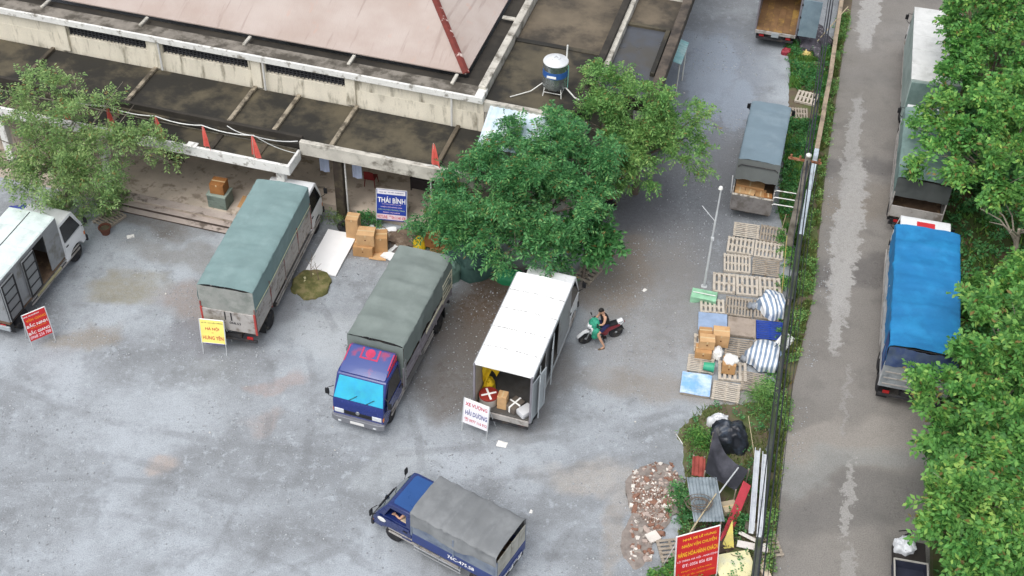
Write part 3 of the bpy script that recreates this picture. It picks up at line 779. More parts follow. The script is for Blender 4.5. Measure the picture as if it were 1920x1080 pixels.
for s in (-1, 1):
    MB().prism([(x0 + .06, 2.32), (x0 + .06, 2.55), (x0 + .8, 2.38), (x0 + .95, 2.32)], 'y', s * .852, s * .872).build('side_flash', mat('scarlet_paint', 'c02037', .3, var=.1, coat=.4), dfl)
    # exhaust guard / ladder grid behind the cab
    for k in range(2):
        MB().tube([(x0 - .06 - .10 * k, s * (W / 2 + .06), .9), (x0 - .06 - .10 * k, s * (W / 2 + .06), 2.2)], .018, 6).build('guard_upright', chrome, tk)
    for k in range(6):
        MB().tube([(x0 - .16, s * (W / 2 + .06), 1.0 + .2 * k), (x0 - .06, s * (W / 2 + .06), 1.1 + .2 * k)], .012, 5).build('guard_rung', blackp, tk)
# slatted rail propped on the truck's left rear corner and its bright side rails
creamr = mat('cream_slat', 'cfcbb4', .6, var=.12)
rk = MB().bb(-L / 2 + .02, -L / 2 + .06, W / 2 + .02, W / 2 + .05, 1.35, 2.3).build('gate_rail', creamr, tk)
MB().bb(-L / 2 + 1.0, -L / 2 + 1.04, W / 2 + .02, W / 2 + .05, 1.35, 2.3).build('gate_rail', creamr, tk)
for k in range(5):
    MB().bb(-L / 2 + .063, -L / 2 + .997, W / 2 + .025, W / 2 + .045, 1.42 + .2 * k, 1.48 + .2 * k).build('gate_slat', creamr, tk)
MB().bb(-L / 2 + 1.15, .4, W / 2 + .04, W / 2 + .07, 1.56, 1.68).build('bright_rail', creamr, tk, bevel=.01)
for z in (.55, .68, .81):
    MB().bb(.5, L / 2 - .1, W / 2 - .03, W / 2 + .0, z, z + .04).build('side_guard', chrome, tk)

# --- white van-bodied truck with open rear
L, W, zf, zt = 5.0, 2.12, .98, 3.15
tk = thing('box_truck', 'white roofed van truck with its rear doors open beside the motorbike', 'truck', (.49, 33.1), R(73.7), 'trucks in the yard')
cab(tk, L / 2 + .08, 1.6, 1.98, 2.5, whitep)
chassis(tk, -L / 2, L / 2 + 1.5, W, (-1.4,))
MB().bb(-L / 2, L / 2, -W / 2 + .03, W / 2 - .03, zf - .14, zf).build('bed_floor', mat('steel_floor', '5b5957', .6, .3, var=.2, c2='54504c', t2=.55, s2=2, w2=.2), tk, bevel=.01, seg=1)
for k in range(5):                                           # roof sheets with lapped seams
    a = -L / 2 + k * L / 5; b = a + L / 5
    MB().prism([(-W / 2, zt - .04), (-W / 2 + .05, zt), (0, zt + .05), (W / 2 - .05, zt), (W / 2, zt - .04)], 'x', a + .006, b - .006).build('roof_panel', whiter, tk, bevel=.006, seg=1)
for k in range(1, 5):
    a = -L / 2 + k * L / 5
    MB().add([(a - .02, -W / 2 + .04, zt + .004), (a + .02, -W / 2 + .04, zt + .004), (a + .02, 0, zt + .056), (a - .02, 0, zt + .056), (a + .02, W / 2 - .04, zt + .004), (a - .02, W / 2 - .04, zt + .004)], [(0, 1, 2, 3), (3, 2, 4, 5)]).build('roof_seam', mat('seam_grey', '8f8f8d', .7, var=.2, c2='e8e8e6', t2=.5, s2=9, w2=.05), tk, solid=.01)
creamin = mat('pale_lining', 'a9a294', .7, var=.15)
wl_ = MB().bb(-L / 2, L / 2, W / 2 - .04, W / 2, zf, zt - .045).build('side_wall', greyb, tk, bevel=.005, seg=1)
MB().bb(-L / 2 + .02, L / 2 - .02, W / 2 - .055, W / 2 - .043, zf + .01, zt - .06).build('wall_lining', creamin, tk)
MB().bb(L / 2 - .04, L / 2, -W / 2 + .04, W / 2 - .06, zf, zt - .045).build('front_wall', greyb, tk)
for a, b in ((.95, 2.5), (-.75, .15), (-2.5, -1.55)):
    MB().bb(a, b, -W / 2, -W / 2 + .04, zf, zt - .045).build('side_wall', greyb, tk, bevel=.005, seg=1)
for a, b in ((.15, .95), (-1.55, -.75)):
    MB().bb(a + .003, b - .003, -W / 2 + .002, -W / 2 + .04, zt - .28, zt - .045).build('door_header', greyb, tk)
palew = mat('pale_leaf', 'aab1b5', .4, .2, var=.08)
for (hx, ang, ln) in ((.15, 168, .80), (-1.55, 165, .80), (-2.5, 12, .98)):
    M = Matrix.Translation((hx, -W / 2 - .012, 0)) @ Matrix.Rotation(-R(ang), 4, 'Z')
    lf = MB().box((0, 0, 0), (1, 1, 1)); lf.v = [tuple(M @ Vector(((v[0] + .5) * ln, v[1] * .035, zf + .02 + (v[2] + .5) * (zt - .32 - zf)))) for v in lf.v]
    dl = lf.build('door_leaf', palew, tk, bevel=.006, seg=1)
    hb = MB().tube([tuple(M @ Vector((ln * .85, -.03, 1.2))), tuple(M @ Vector((ln * .85, -.03, 2.6)))], .014, 6).build('lock_rod', chrome, dl)
for s in (-1, 1):
    MB().bb(-L / 2 - .02, -L / 2 + .06, s * (W / 2 - .03) - .035, s * (W / 2 - .03) + .035, zf - .14, zt - .0).build('corner_post', mat('mauve_post', '8d8a92', .5, .2, var=.12), tk, bevel=.01)
    MB().bb(-L / 2, L / 2, s * (W / 2 + .002), s * (W / 2 + .02), zt - .10, zt - .03).build('roof_edge', palew, tk)
    MB().bb(-L / 2, L / 2, s * (W / 2 + .002), s * (W / 2 + .025), zf - .12, zf - .02).build('sill', palew, tk)
tg = MB().bb(-L / 2 - .06, -L / 2 - .003, -W / 2 + .06, W / 2 - .06, zf - .30, zf - .05).build('rear_sill', dirtgrey, tk, bevel=.015)
van = tk
def vanW(x, y, z):
    c, s = math.cos(R(73.7)), math.sin(R(73.7))
    return (.49 + x * c - y * s, 33.1 + x * s + y * c, z)

# --- white and grey box truck on the left edge
L, W, zf, zt = 3.95, 2.0, .95, 2.95
tk = thing('box_truck', 'grey sided box truck with white cab and open side door under the left tree', 'truck', (-19.12, 36.58), R(75), 'trucks in the yard')
cab(tk, L / 2 + .06, 1.55, 1.95, 2.35, whitep, rim=rimgrey)
chassis(tk, -L / 2, L / 2 + 1.4, W, (-1.2,), rim=rimgrey)
MB().bb(-L / 2, L / 2, -W / 2 + .03, W / 2 - .03, zf - .14, zf).build('bed_floor', woodfloor, tk)
greenwh = mat('greenish_white_sheet', 'd5e0de', .45, var=.06, c2='bccac8', t2=.6, s2=1.2, w2=.2)
for k in range(4):
    a = -L / 2 + k * L / 4
    MB().prism([(-W / 2, zt - .04), (-W / 2 + .05, zt), (0, zt + .05), (W / 2 - .05, zt), (W / 2, zt - .04)], 'x', a + .004, a + L / 4 - .004).build('roof_panel', greenwh, tk)
MB().bb(-L / 2 + .1, L / 2 - .1, -.012, .012, zt + .045, zt + .07).build('roof_seam', blackp, tk)
MB().bb(-L / 2, L / 2, W / 2 - .04, W / 2, zf, zt - .045).build('side_wall', greyb, tk)
MB().bb(L / 2 - .04, L / 2, -W / 2 + .04, W / 2 - .05, zf, zt - .045).build('front_wall', greyb, tk)
MB().bb(-L / 2, -L / 2 + .04, -W / 2 + .04, W / 2 - .05, zf, zt - .045).build('rear_wall', greyb, tk)
for a, b in ((1.05, L / 2), (-L / 2, .25)):
    MB().bb(a, b, -W / 2, -W / 2 + .04, zf, zt - .045).build('side_wall', greyb, tk, bevel=.005, seg=1)
MB().bb(.253, 1.047, -W / 2 + .002, -W / 2 + .04, zt - .2, zt - .045).build('door_header', greyb, tk)
for (a, b, o_) in ((-.55, .22, .05), (-1.95, -1.15, .05)):
    lf = MB().bb(a, b, -W / 2 - o_ - .03, -W / 2 - o_ + .02, zf + .03, zt - .2).build('door_leaf', mat('leaf_grey', '878a8c', .5, .2, var=.1), tk)
    for x in (a + .03, b - .03):
        MB().bb(x - .03, x + .03, -W / 2 - o_ - .055, -W / 2 - o_ - .031, zf + .03, zt - .2).build('leaf_frame', blackp, lf)
    for k in range(5):
        z = zf + .06 + k * (zt - .32 - zf) / 4
        MB().bb(a + .061, b - .061, -W / 2 - o_ - .05, -W / 2 - o_ - .031, z - .02, z + .02).build('leaf_rib', blackp, lf)
MB().bb(-.1, 1.6, -W / 2 + .02, -W / 2 + .05, .6, .72).build('side_step', mat('yellowed_rail', 'b3ab84', .6, var=.15), tk)
MB().bb(-L / 2 - .1, -L / 2 - .02, -W / 2 + .02, W / 2 - .02, .55, .75).build('rear_bar', palew, tk, bevel=.02)

# --- grey tarp truck by the wall, its tail open and loaded
slate = mat('slate_canvas', '6d7f8a', .75, var=.08, scale=.9, c2='7b8c96', t2=.6, s2=1.2, w2=.3, bump=.12, bscale=6, fine=.06)
dkgr = mat('dark_grey_canvas', '4f5352', .8, var=.12, scale=1.5, bump=.2, bscale=5)
ps = R(76.3)
def along(cx, cy, ps_, x, y=0.0): return (cx + x * math.cos(ps_) - y * math.sin(ps_), cy + x * math.sin(ps_) + y * math.cos(ps_))
L, W, zf, zt = 5.2, 1.72, .85, 2.55
gc = along(10.65, 45.84, ps, -.42)
tk = thing('tarp_truck', 'slate grey tarp truck by the boundary wall with cartons in its open tail', 'truck', gc, ps, 'trucks in the yard')
cab(tk, L / 2 + .06, 1.4, 1.68, 1.95, mat('dark_grey_paint', '3c4248', .3, var=.1, coat=.4), wheel_r=.36, arch=.42)
chassis(tk, -L / 2, L / 2 + 1.3, W, (-1.5,), wheel_r=.36)
bed(tk, L, W, zf); bows_frame(tk, L * .8, W, zf, zt, 4)
tarp(tk, L, W, zt, 1.7, 1.7, 4, slate, 33, .04, wr=.026, x0=-L / 2 + .85, x1=L / 2 + .03)
def fn(a, b):
    y = (W / 2 + .03) * (1 - 2 * a)
    return (-L / 2 + .86 - .72 * b, y, zt + .03 * (1 - (2 * a - 1) ** 2) - .50 * b - .03 * math.sin(a * 19) * b - .02 * fbm(a * 5, b, 3))
MB().grid(fn, 30, 8).build('tail_flap', dkgr, tk, smooth=60, solid=.012)
for s in (-1, 1):
    def fn2(a, b):
        x = -L / 2 + .86 - .72 * a
        return (x, s * (W / 2 + .025), zt - .06 - .48 * a - (zt - .06 - .48 * a - 1.75) * b)
    MB().grid(fn2, 6, 5).build('side_flap', slate, tk, solid=.012)
    boards(tk, L, W, zf, 1.5, dirtgrey, s, 4)
tg = MB().bb(-L / 2 - .05, -L / 2, -W / 2, W / 2, zf - .3, 1.35).build('tailgate', mat('dull_tailgate', '7f7c7b', .7, .1, var=.15, c2='65605c', t2=.55, s2=2, w2=.2), tk, bevel=.01, seg=1)
MB().bb(-L / 2 - .06, -L / 2 + .01, -W / 2, W / 2, 1.352, 1.40).build('tailgate_rim', mat('worn_rim', 'c4bfb4', .7, var=.2, c2='7d7468', t2=.52, s2=9, w2=.1), tg)
MB().tube([(-L / 2 + .1, W / 2 + .06, 1.3), (-L / 2 - .05, W / 2 + .1, 2.3)], .02, 6).build('prop_stick', whitep, tk)
greyT = (gc, ps, L, W, zf)

# --- open van at the far end of the yard
L, W, zf, zt = 5.0, 2.0, 1.0, 3.0
ps = R(76.5)
oc = along(12.66, 56.55, ps, L / 2)
tk = thing('box_truck', 'empty box truck with rusty floor and one rear door swung wide by the rubbish', 'truck', oc, ps, 'trucks in the yard')
cab(tk, L / 2 + .06, 1.55, 1.9, 2.35, whitep)
chassis(tk, -L / 2, L / 2 + 1.4, W, (-1.4,))
rustf = mat('rusty_floor', '7c5f42', .8, var=.3, scale=1.4, c2='a88748', t2=.58, s2=1.1, w2=.2, bump=.2)
for k in range(6):
    MB().bb(-L / 2, L / 2, -W / 2 + .04 + k * (W - .08) / 6 + .004, -W / 2 + .04 + (k + 1) * (W - .08) / 6 - .004, zf - .06, zf + .002 * (k % 2)).build('floor_plank', rustf, tk)
MB().bb(-L / 2 + .01, L / 2, -W / 2 + .06, W / 2 - .06, zf - .14, zf - .063).build('bed_floor', chassm, tk)
for s in (-1, 1):
    MB().bb(-L / 2, L / 2, s * W / 2 - .035, s * W / 2 + .035, zf - .1, zt).build('side_wall', mat('mauve_wall', '8a858c', .5, .2, var=.12), tk, bevel=.01, seg=1)
MB().bb(L / 2 - .05, L / 2 - .01, -W / 2 + .04, W / 2 - .04, zf, zt).build('front_wall', greyb, tk)
MB().bb(-L / 2 + 1.6, L / 2, -W / 2, W / 2, zt + .003, zt + .05).build('roof', whiter, tk, bevel=.01)
MB().bb(-L / 2 - .08, -L / 2 - .005, -W / 2, W / 2, zf - .18, zf - .02).build('rear_sill', dirtgrey, tk, bevel=.01)
MB().bb(-L / 2 - .14, -L / 2 - .082, -.18, .18, zf - .26, zf - .04).build('tow_plate', palew, tk)
lf = MB().bb(-L / 2 - .02, -L / 2 + .02, -W / 2 - .98, -W / 2 - .08, zf - .02, zt).build('door_leaf', mat('slate_blue_leaf', '7f93a0', .4, .2, var=.1, c2='93a6b2', t2=.55, s2=1, w2=.3), tk, bevel=.01)
for z in (1.3, 2.0, 2.7):
    MB().bb(-L / 2 - .03, -L / 2 + .03, -W / 2 - .10, -W / 2 - .02, z - .05, z + .05).build('hinge', chassm, lf)

# --- small blue pickup truck in front
gtarp = mat('charcoal_canvas', '75787a', .8, var=.08, scale=1.2, c2='828587', t2=.57, s2=1.2, w2=.3, bump=.18, bscale=6, fine=.06)
pblue = mat('blue_pickup_paint', '1b2c63', .25, var=.08, coat=.5)
L, W, zf, zt = 3.2, 1.74, .78, 2.26
tk = thing('tarp_truck', 'small blue truck with charcoal tarp turning in the open front yard', 'truck', (-1.14, 25.27), R(150), 'trucks in the yard')
ct = MB().prism([(L / 2 + .26, 1.22), (L / 2 + 1.12, 1.22), (L / 2 + .86, 1.74), (L / 2 + .26, 1.74)], 'y', -1.2, 1.2)
cb = cab(tk, L / 2 + .05, 1.55, 1.66, 1.92, pblue, mat('tinted_windshield', '38474a', .06, var=.2, spec=.8, fine=0), wheel_r=.32, arch=.40, rim=rimgrey, cut=ct, rf=.60, wb=.90)
roofb = mat('bright_blue_roof', '264f8a', .3, var=.06, coat=.4)
MB().prism([(L / 2 + .14, -.68), (L / 2 + .78, -.66), (L / 2 + .83, -.58), (L / 2 + .83, .58), (L / 2 + .78, .66), (L / 2 + .14, .68)], 'z', 1.922, 1.936).build('roof_skin', roofb, cb)
chassis(tk, -L / 2, L / 2 + 1.3, W, (-.85,), wheel_r=.32, rim=rimgrey)
MB().bb(-L / 2, L / 2, -W / 2 + .04, W / 2 - .04, zf - .12, zf).build('bed_floor', woodfloor, tk)
bows_frame(tk, L, W, zf, zt, 5)
tarp(tk, L, W, zt, lambda t_: 1.62 + .10 * math.sin(t_ * 9) - .08 * t_, 1.5, 5, gtarp, 47, .13, hem=.08, crown=.1, wr=.03)
flap(tk, L / 2 + .02, W, 1.2, zt - .05, gtarp, 'front_flap', seed=31)
bluesteel = mat('blue_grey_board', '7d8794', .5, .15, var=.12, c2='5b6880', t2=.55, s2=1.5, w2=.25)
navyb = mat('navy_board', '2e3f77', .4, var=.12)
for s in (-1, 1):
    boards(tk, L, W, 1.16, 1.66, bluesteel, s, 3)
    nb = MB().bb(-L / 2, L / 2, s * (W / 2 - .05), s * (W / 2 - .002), .72, 1.155).build('lower_board', navyb, tk, bevel=.008, seg=1)
    MT = Matrix.Translation((-.28, s * (W / 2 + .004), .95)) @ Matrix.Rotation(math.pi if s > 0 else 0, 4, 'Z')
    lettering(nb, '76C-475.58', 1.0, .17, MT, inkw)
    ov = MB().lathe([(.001, .008), (.1, .008), (.11, 0)], 18, Matrix.Translation((L / 2 + 1.2, s * (.842), 1.0)) @ Matrix.Rotation(-s * math.pi / 2, 4, 'X') @ Matrix.Scale(1.5, 4, (1, 0, 0)))
    ov.build('door_badge', platew, cb)
    for z in (.42, .58):
        MB().tube([(-.3, s * (W / 2 + .04), z), (L / 2 - .1, s * (W / 2 + .04), z)], .02, 6).build('side_tube', chrome, tk)
    for x in (-.25, .55, 1.35):
        MB().tube([(x, s * (W / 2 + .04), .42), (x, s * (W / 2 - .06), .74)], .015, 5).build('tube_stay', chrome, tk)
tg = MB().bb(-L / 2 - .05, -L / 2, -W / 2 + .03, W / 2 - .03, .74, 1.16).build('tailgate', navyb, tk, bevel=.01)
for a, b in ((-W / 2 + .05, -.45), (-.42, .02), (.05, W / 2 - .05)):
    MB().bb(-L / 2 - .03, -L / 2 - .002, a, b, 1.165, 1.98).build('rear_panel', mat('pale_rear_sheet', 'b4b3ab', .6, var=.12, c2='979488', t2=.57, s2=2, w2=.2), tk)
nb = MB().bb(-L / 2 - .075, -L / 2 - .052, -.62, .62, .78, .93).build('rear_strip', navyb, tg)
lettering(nb, '76C-475.58', 1.15, .13, on_rear(-L / 2 - .08, 0, .855), inkw)
for y in (-.45, .04, .5):
    MB().bb(-L / 2 - .07, -L / 2 - .052, y - .1, y + .1, .68, .76).build('reflector', inkw, tg)
MB().bb(L / 2 + .3, L / 2 + .55, -.7, .7, .9, 1.25).build('seat', mat('beige_seat', 'b9a88f', .8, var=.1), tk, bevel=.03)
pick = (-1.14, 25.27, R(150), L)

# --- blue tarp truck on the lane
bluet = mat('bright_blue_canvas', '196da2', .6, var=.12, scale=.8, c2='227fb4', t2=.56, s2=1.0, w2=.3, bump=.18, bscale=5, fine=.04)
navyt = mat('navy_canvas', '2d4376', .6, var=.15, scale=1.3, c2='3d5488', t2=.57, s2=1.4, w2=.25, bump=.25, bscale=5)
L, W, zf, zt = 6.9, 2.42, 1.1, 3.02
ps = R(77.2)
bc = along(14.93, 39.45, ps, -L / 2, -W / 2)
tk = thing('tarp_truck', 'truck under a bright blue tarpaulin parked on the lane beside the trees', 'truck', bc, ps, 'trucks along the lane')
cb = cab(tk, L / 2 + .06, 1.75, 2.1, 2.55, whitep)
MB().bb(L / 2 + .15, L / 2 + .95, -.35, .35, 2.553, 2.57).build('roof_patch', mat('red_roof_patch', 'c33038', .5, var=.1), cb)
chassis(tk, -L / 2, L / 2 + 1.5, W, (-1.6, -2.7))
bed(tk, L, W, zf); bows_frame(tk, L, W, zf, zt, 6)
tarp(tk, L, W, zt, 2.0, 2.0, 6, bluet, 55, .07, wr=.04)
flap(tk, -L / 2 - .03, W, 2.15, zt - .05, mat('dark_blue_grey_canvas', '4b5a70', .7, var=.2, c2='33456e', t2=.5, s2=1.3, w2=.25, bump=.25, bscale=5), seed=41, amp=.08, push=-.12)
flap(tk, L / 2 + .02, W, 1.6, zt - .04, bluet, 'front_flap', seed=43)
for s in (-1, 1):
    boards(tk, L, W, zf, 1.95, mat('pale_grey_board', 'b9bbbd', .5, .2, var=.12, c2='8c8d8e', t2=.58, s2=2, w2=.18), s, 6, rails=2)
    def fs(a, b): return (-L / 2 + .9 * a, s * (W / 2 + .045 + .02 * fbm(a * 4, b * 3, s)), 1.7 + (zt - .12 - 1.7) * b)
    MB().grid(fs, 8, 8).build('corner_flap', navyt, tk, smooth=60, solid=.01)
tg = MB().bb(-L / 2 - .06, -L / 2, -W / 2 + .02, W / 2 - .02, zf - .1, 2.1).build('tailgate', mat('worn_grey_tailgate', '9aa0a4', .5, .2, var=.18, c2='6e757c', t2=.55, s2=1.6, w2=.2), tk, bevel=.01)
for k in range(3):
    MB().bb(-L / 2 - .085, -L / 2 - .062, -W / 2 + .1, W / 2 - .1, 1.15 + .3 * k, 1.2 + .3 * k).build('tailgate_rib', dirtgrey, tg)

# --- two more trucks further up the lane, mostly under the trees
L, W, zf, zt = 5.2, 2.15, 1.0, 2.95
ps = R(75.5)
bc = along(15.62, 42.55, ps, L / 2, -W / 2)
greent = mat('pale_green_canvas', '7c938f', .65, var=.15, scale=.9, c2='5e7672', t2=.55, s2=1.0, w2=.3, bump=.15)
tk = thing('tarp_truck', 'pale green tarp truck standing in front of the blue tarp truck', 'truck', bc, ps, 'trucks along the lane')
cab(tk, L / 2 + .06, 1.6, 2.0, 2.4, whitep)
chassis(tk, -L / 2, L / 2 + 1.4, W, (-1.4,))
bed(tk, L, W, zf); bows_frame(tk, L, W, zf, zt, 5)
tarp(tk, L, W, zt, 2.0, 2.0, 5, greent, 61, .03)
flap(tk, -L / 2 - .02, W, 2.0, zt - .04, dkgr, seed=63, amp=.06)
for s in (-1, 1): boards(tk, L, W, zf, 1.95, dirtgrey, s, 5, rails=1)
MB().bb(-L / 2 - .05, -L / 2, -W / 2 + .04, W / 2 - .04, zf - .05, 1.5).build('tailgate', dirtgrey, tk, bevel=.01)
L, W, zf, zt = 6.4, 2.2, 1.0, 3.2
bc = along(17.45, 49.35, R(77.2), L / 2, -W / 2)
tk = thing('box_truck', 'tall white box truck at the head of the row along the lane', 'truck', bc, R(77.2), 'trucks along the lane')
cab(tk, L / 2 + .06, 1.6, 2.0, 2.5, whitep)
chassis(tk, -L / 2, L / 2 + 1.4, W, (-1.7,))
bx_ = MB().bb(-L / 2, L / 2, -W / 2, W / 2, zf - .05, zt - .01).build('box_body', mat('pale_green_grey_sheet', '9fb0ac', .5, var=.12, c2='7f938e', t2=.55, s2=1.2, w2=.25), tk, bevel=.02)
for k in range(5):
    a = -L / 2 + k * L / 5
    MB().bb(a + .008, a + L / 5 - .008, -W / 2 - .01, W / 2 + .01, zt - .007, zt + .03).build('roof_panel', mat('pale_roof_sheet', 'd2d3d2', .5, var=.08, c2='b5b6b4', t2=.6, s2=1, w2=.25), tk, bevel=.008, seg=1)
for y in (-.55, .55):
    dr = MB().bb(-L / 2 - .03, -L / 2 - .002, y - .5, y + .5, zf, zt - .12).build('rear_door', greent, tk, bevel=.008, seg=1)
    MB().tube([(-L / 2 - .05, y * .3, zf + .1), (-L / 2 - .05, y * .3, zt - .2)], .016, 6).build('lock_rod', chrome, dr)

# ------------------------------------------------------------------ boundary wall, poles, cables
conc = mat('weathered_concrete', '8b857b', .9, var=.2, c2='5a554b', t2=.55, s2=1.6, w2=.2, bump=.35, bscale=10)
coping = mat('brown_cream_coping', 'a3937f', .85, var=.2, c2='7a6f62', t2=.55, s2=1.5, w2=.2, bump=.25)
bluecop = mat('pale_blue_coping', 'b7c3cc', .7, var=.12, c2='8e9397', t2=.58, s2=1.5, w2=.2)
mossc = mat('mossy_coping', '4a4d49', .9, var=.25, c2='39452c', t2=.5, s2=1.5, w2=.2, bump=.3)
wallo = thing('boundary_wall', 'low weathered wall dividing the truck yard from the lane', 'wall', (0, 0, 0))
FP = FENCE[:-1]
for i in range(len(FP) - 1):
    a = Vector((*FP[i], 0)); b = Vector((*FP[i + 1], 0)); d = b - a; ln = d.length; ang = math.atan2(d.y, d.x)
    n = max(1, int(ln / 2.6))
    for k in range(n):
        p = a + d * ((k + .5) / n); h = .78 if p.y > 38 else .42
        MB().box((p.x, p.y, h / 2), (ln / n - .03, .14, h), ang).build('wall_panel', conc, wallo, bevel=.01, seg=1)
        cm = coping if p.y > 47.3 else (bluecop if p.y > 40.5 else mossc)
        MB().box((p.x, p.y, h + .042), (ln / n - .012, .21, .08), ang + random.uniform(-.01, .01)).build('coping_stone', cm, wallo, bevel=.015, seg=1)
pole = thing('utility_pole', 'square concrete utility pole with rusty crossarm above the boundary wall', 'pole', (11.45, 41.35), R(-14))
MB().add([(sx * w_, sy * w_, z) for z, w_ in ((0, .16), (4.75, .11)) for sx, sy in ((-1, -1), (1, -1), (1, 1), (-1, 1))],
         [(3, 2, 1, 0), (4, 5, 6, 7), (0, 1, 5, 4), (1, 2, 6, 5), (2, 3, 7, 6), (3, 0, 4, 7)]).build('shaft', conc, pole, bevel=.015)
MB().lathe([(.11, 4.752), (.11, 4.80), (.05, 4.85)], 10).build('cap', whitec, pole)
rust = mat('rusty_steel', '8a5c42', .8, .2, var=.25, c2='b08a70', t2=.6, s2=4, w2=.15)
MB().bb(-.75, .55, -.04, .04, 4.45, 4.53).build('crossarm', rust, pole)
for x in (-.65, -.3, .45):
    MB().lathe([(.03, 4.532), (.05, 4.58), (.03, 4.62), (.05, 4.66), (.001, 4.70)], 10, Matrix.Translation((x, 0, 0))).build('insulator', rust, pole)
MB().bb(-.14, .14, .12, .3, 3.6, 4.1).build('junction_box', mat('grey_box', '8f9294', .6, var=.1), pole, bevel=.02)
for k in range(3):
    MB().tube([(-.15, -.12, 2.9 - .35 * k), (-.95, -.1, 2.86 - .35 * k), (-1.0, -.1, 2.80 - .35 * k)], .022, 6).build('step_bracket', whitec, pole)
cabm = mat('black_cable', '2b2e35', .5, var=.15)
CE = [(11.42, 41.3, 4.5), (7.45, 21.5, 4.55), (15.6, 57.0, 4.6), (18.6, 69.5, 4.7)]
def cable(a, b, sag, r, label, grp=None, off=(0, 0, 0), m=cabm):
    a = Vector(a) + Vector(off); b = Vector(b) + Vector(off)
    pts = [a.lerp(b, i / 24) - Vector((0, 0, 4 * sag * (i / 24) * (1 - i / 24))) for i in range(25)]
    o = MB().tube(pts, r, 7).build('overhead_cable', m, smooth=60)
    return tag(o, label, 'cable', grp)
A0 = (11.40, 41.2, 4.6)
B0 = (5.2, 12.0, 4.8)
CL = ['thick black overhead cable in the middle of the bundle along the wall', 'thick black overhead cable on the lane side of the bundle', 'black overhead cable on the yard side of the bundle', 'lowest thick black overhead cable of the bundle along the wall', 'thin black wire just lane side of the cable bundle', 'thin black wire farthest towards the lane beside the cable bundle']
CL2 = ['thickest black overhead cable from the pole up the lane', 'black overhead cable lane side from the pole up the lane', 'thin black overhead wire yard side from the pole up the lane']
for i, (dx, dz, r) in enumerate(((0, 0, .03), (.15, -.03, .024), (-.13, -.10, .018), (.03, -.2, .026), (.30, -.05, .010), (.42, .02, .010))):
    cable(A0, B0, .55 + .05 * i, r, CL[i], 'overhead cables along the wall', (dx, 0, dz))
for i, (dx, dz, r) in enumerate(((0, 0, .035), (.12, -.05, .03), (-.1, -.1, .02))):
    cable((11.45, 41.5, 4.6), (20.2, 79.0, 5.0), .5 + .06 * i, r, CL2[i], 'overhead cables up the lane', (dx, 0, dz))
galv = mat('galvanised_pole', 'c6cacc', .5, .1, var=.1)
lp = thing('lamp_pole', 'thin grey steel lamp pole standing alone at the edge of the pallets', 'pole', (7.72, 38.75))
MB().tube([(0, 0, 0), (0, 0, 2.6), (0.02, 0, 5.0)], [.055, .045, .032], 10).build('shaft', galv, lp, smooth=40)
MB().lathe([(.001, 5.12), (.06, 5.10), (.09, 5.0), (.05, 4.98)], 12).build('lamp_head', whitec, lp, smooth=40)
MB().bb(-.06, .06, -.09, .03, 2.5, 2.62).build('clamp', galv, lp)
MB().lathe([(.13, 0), (.13, .03), (.06, .035)], 12).build('base_plate', galv, lp)
MB().tube([(0.0, 0, 3.4), (-.5, .5, 3.75)], .014, 5).build('stay', galv, lp)

# ------------------------------------------------------------------ pallets and what lies on them
woodp = mat('pallet_wood', 'a79d90', .85, var=.2, scale=3, c2='857a6c', t2=.55, s2=3, w2=.2, bump=.2)
woodl = mat('pale_pallet_wood', 'c4bbae', .85, var=.15, scale=3, c2='9b9082', t2=.58, s2=3, w2=.2, bump=.2)
slat_me = {}
def pallet_parts(root, sx, sy, n, m, along_y=True, cover=.62):
    """bearers and slats share mesh data between alike pallets"""
    key = (round(sx, 2), round(sy, 2), n, m.name, along_y)
    if along_y: a, b = sx, sy
    else: a, b = sy, sx
    if key not in slat_me:
        w = a / n * cover
        mb = MB().box((0, 0, 0), ((w, b, .02) if along_y else (b, w, .02)))
        s_ = mb.build('slat', m, None, bevel=.004, seg=1); me1 = s_.data; bpy.data.objects.remove(s_)
        mb = MB().box((0, 0, 0), ((a - .02, .09, .09) if along_y else (.09, a - .02, .09)))
        s_ = mb.build('bearer', m, None); me2 = s_.data; bpy.data.objects.remove(s_)
        slat_me[key] = (me1, me2, w)
    me1, me2, w = slat_me[key]
    for k in range(n):
        o = bpy.data.objects.new('slat', me1); col.objects.link(o); o.parent = root
        q = -a / 2 + w / 2 + k * (a - w) / (n - 1)
        o.location = (q, random.uniform(-.01, .01), .125) if along_y else (random.uniform(-.01, .01), q, .125)
        o.rotation_euler = (0, 0, random.uniform(-.012, .012))
    for k in range(3):
        q = (-b / 2 + .06) + k * (b - .12) / 2
        o = bpy.data.objects.new('bearer', me2); col.objects.link(o); o.parent = root
        o.location = (0, q, .067) if along_y else (q, 0, .067)
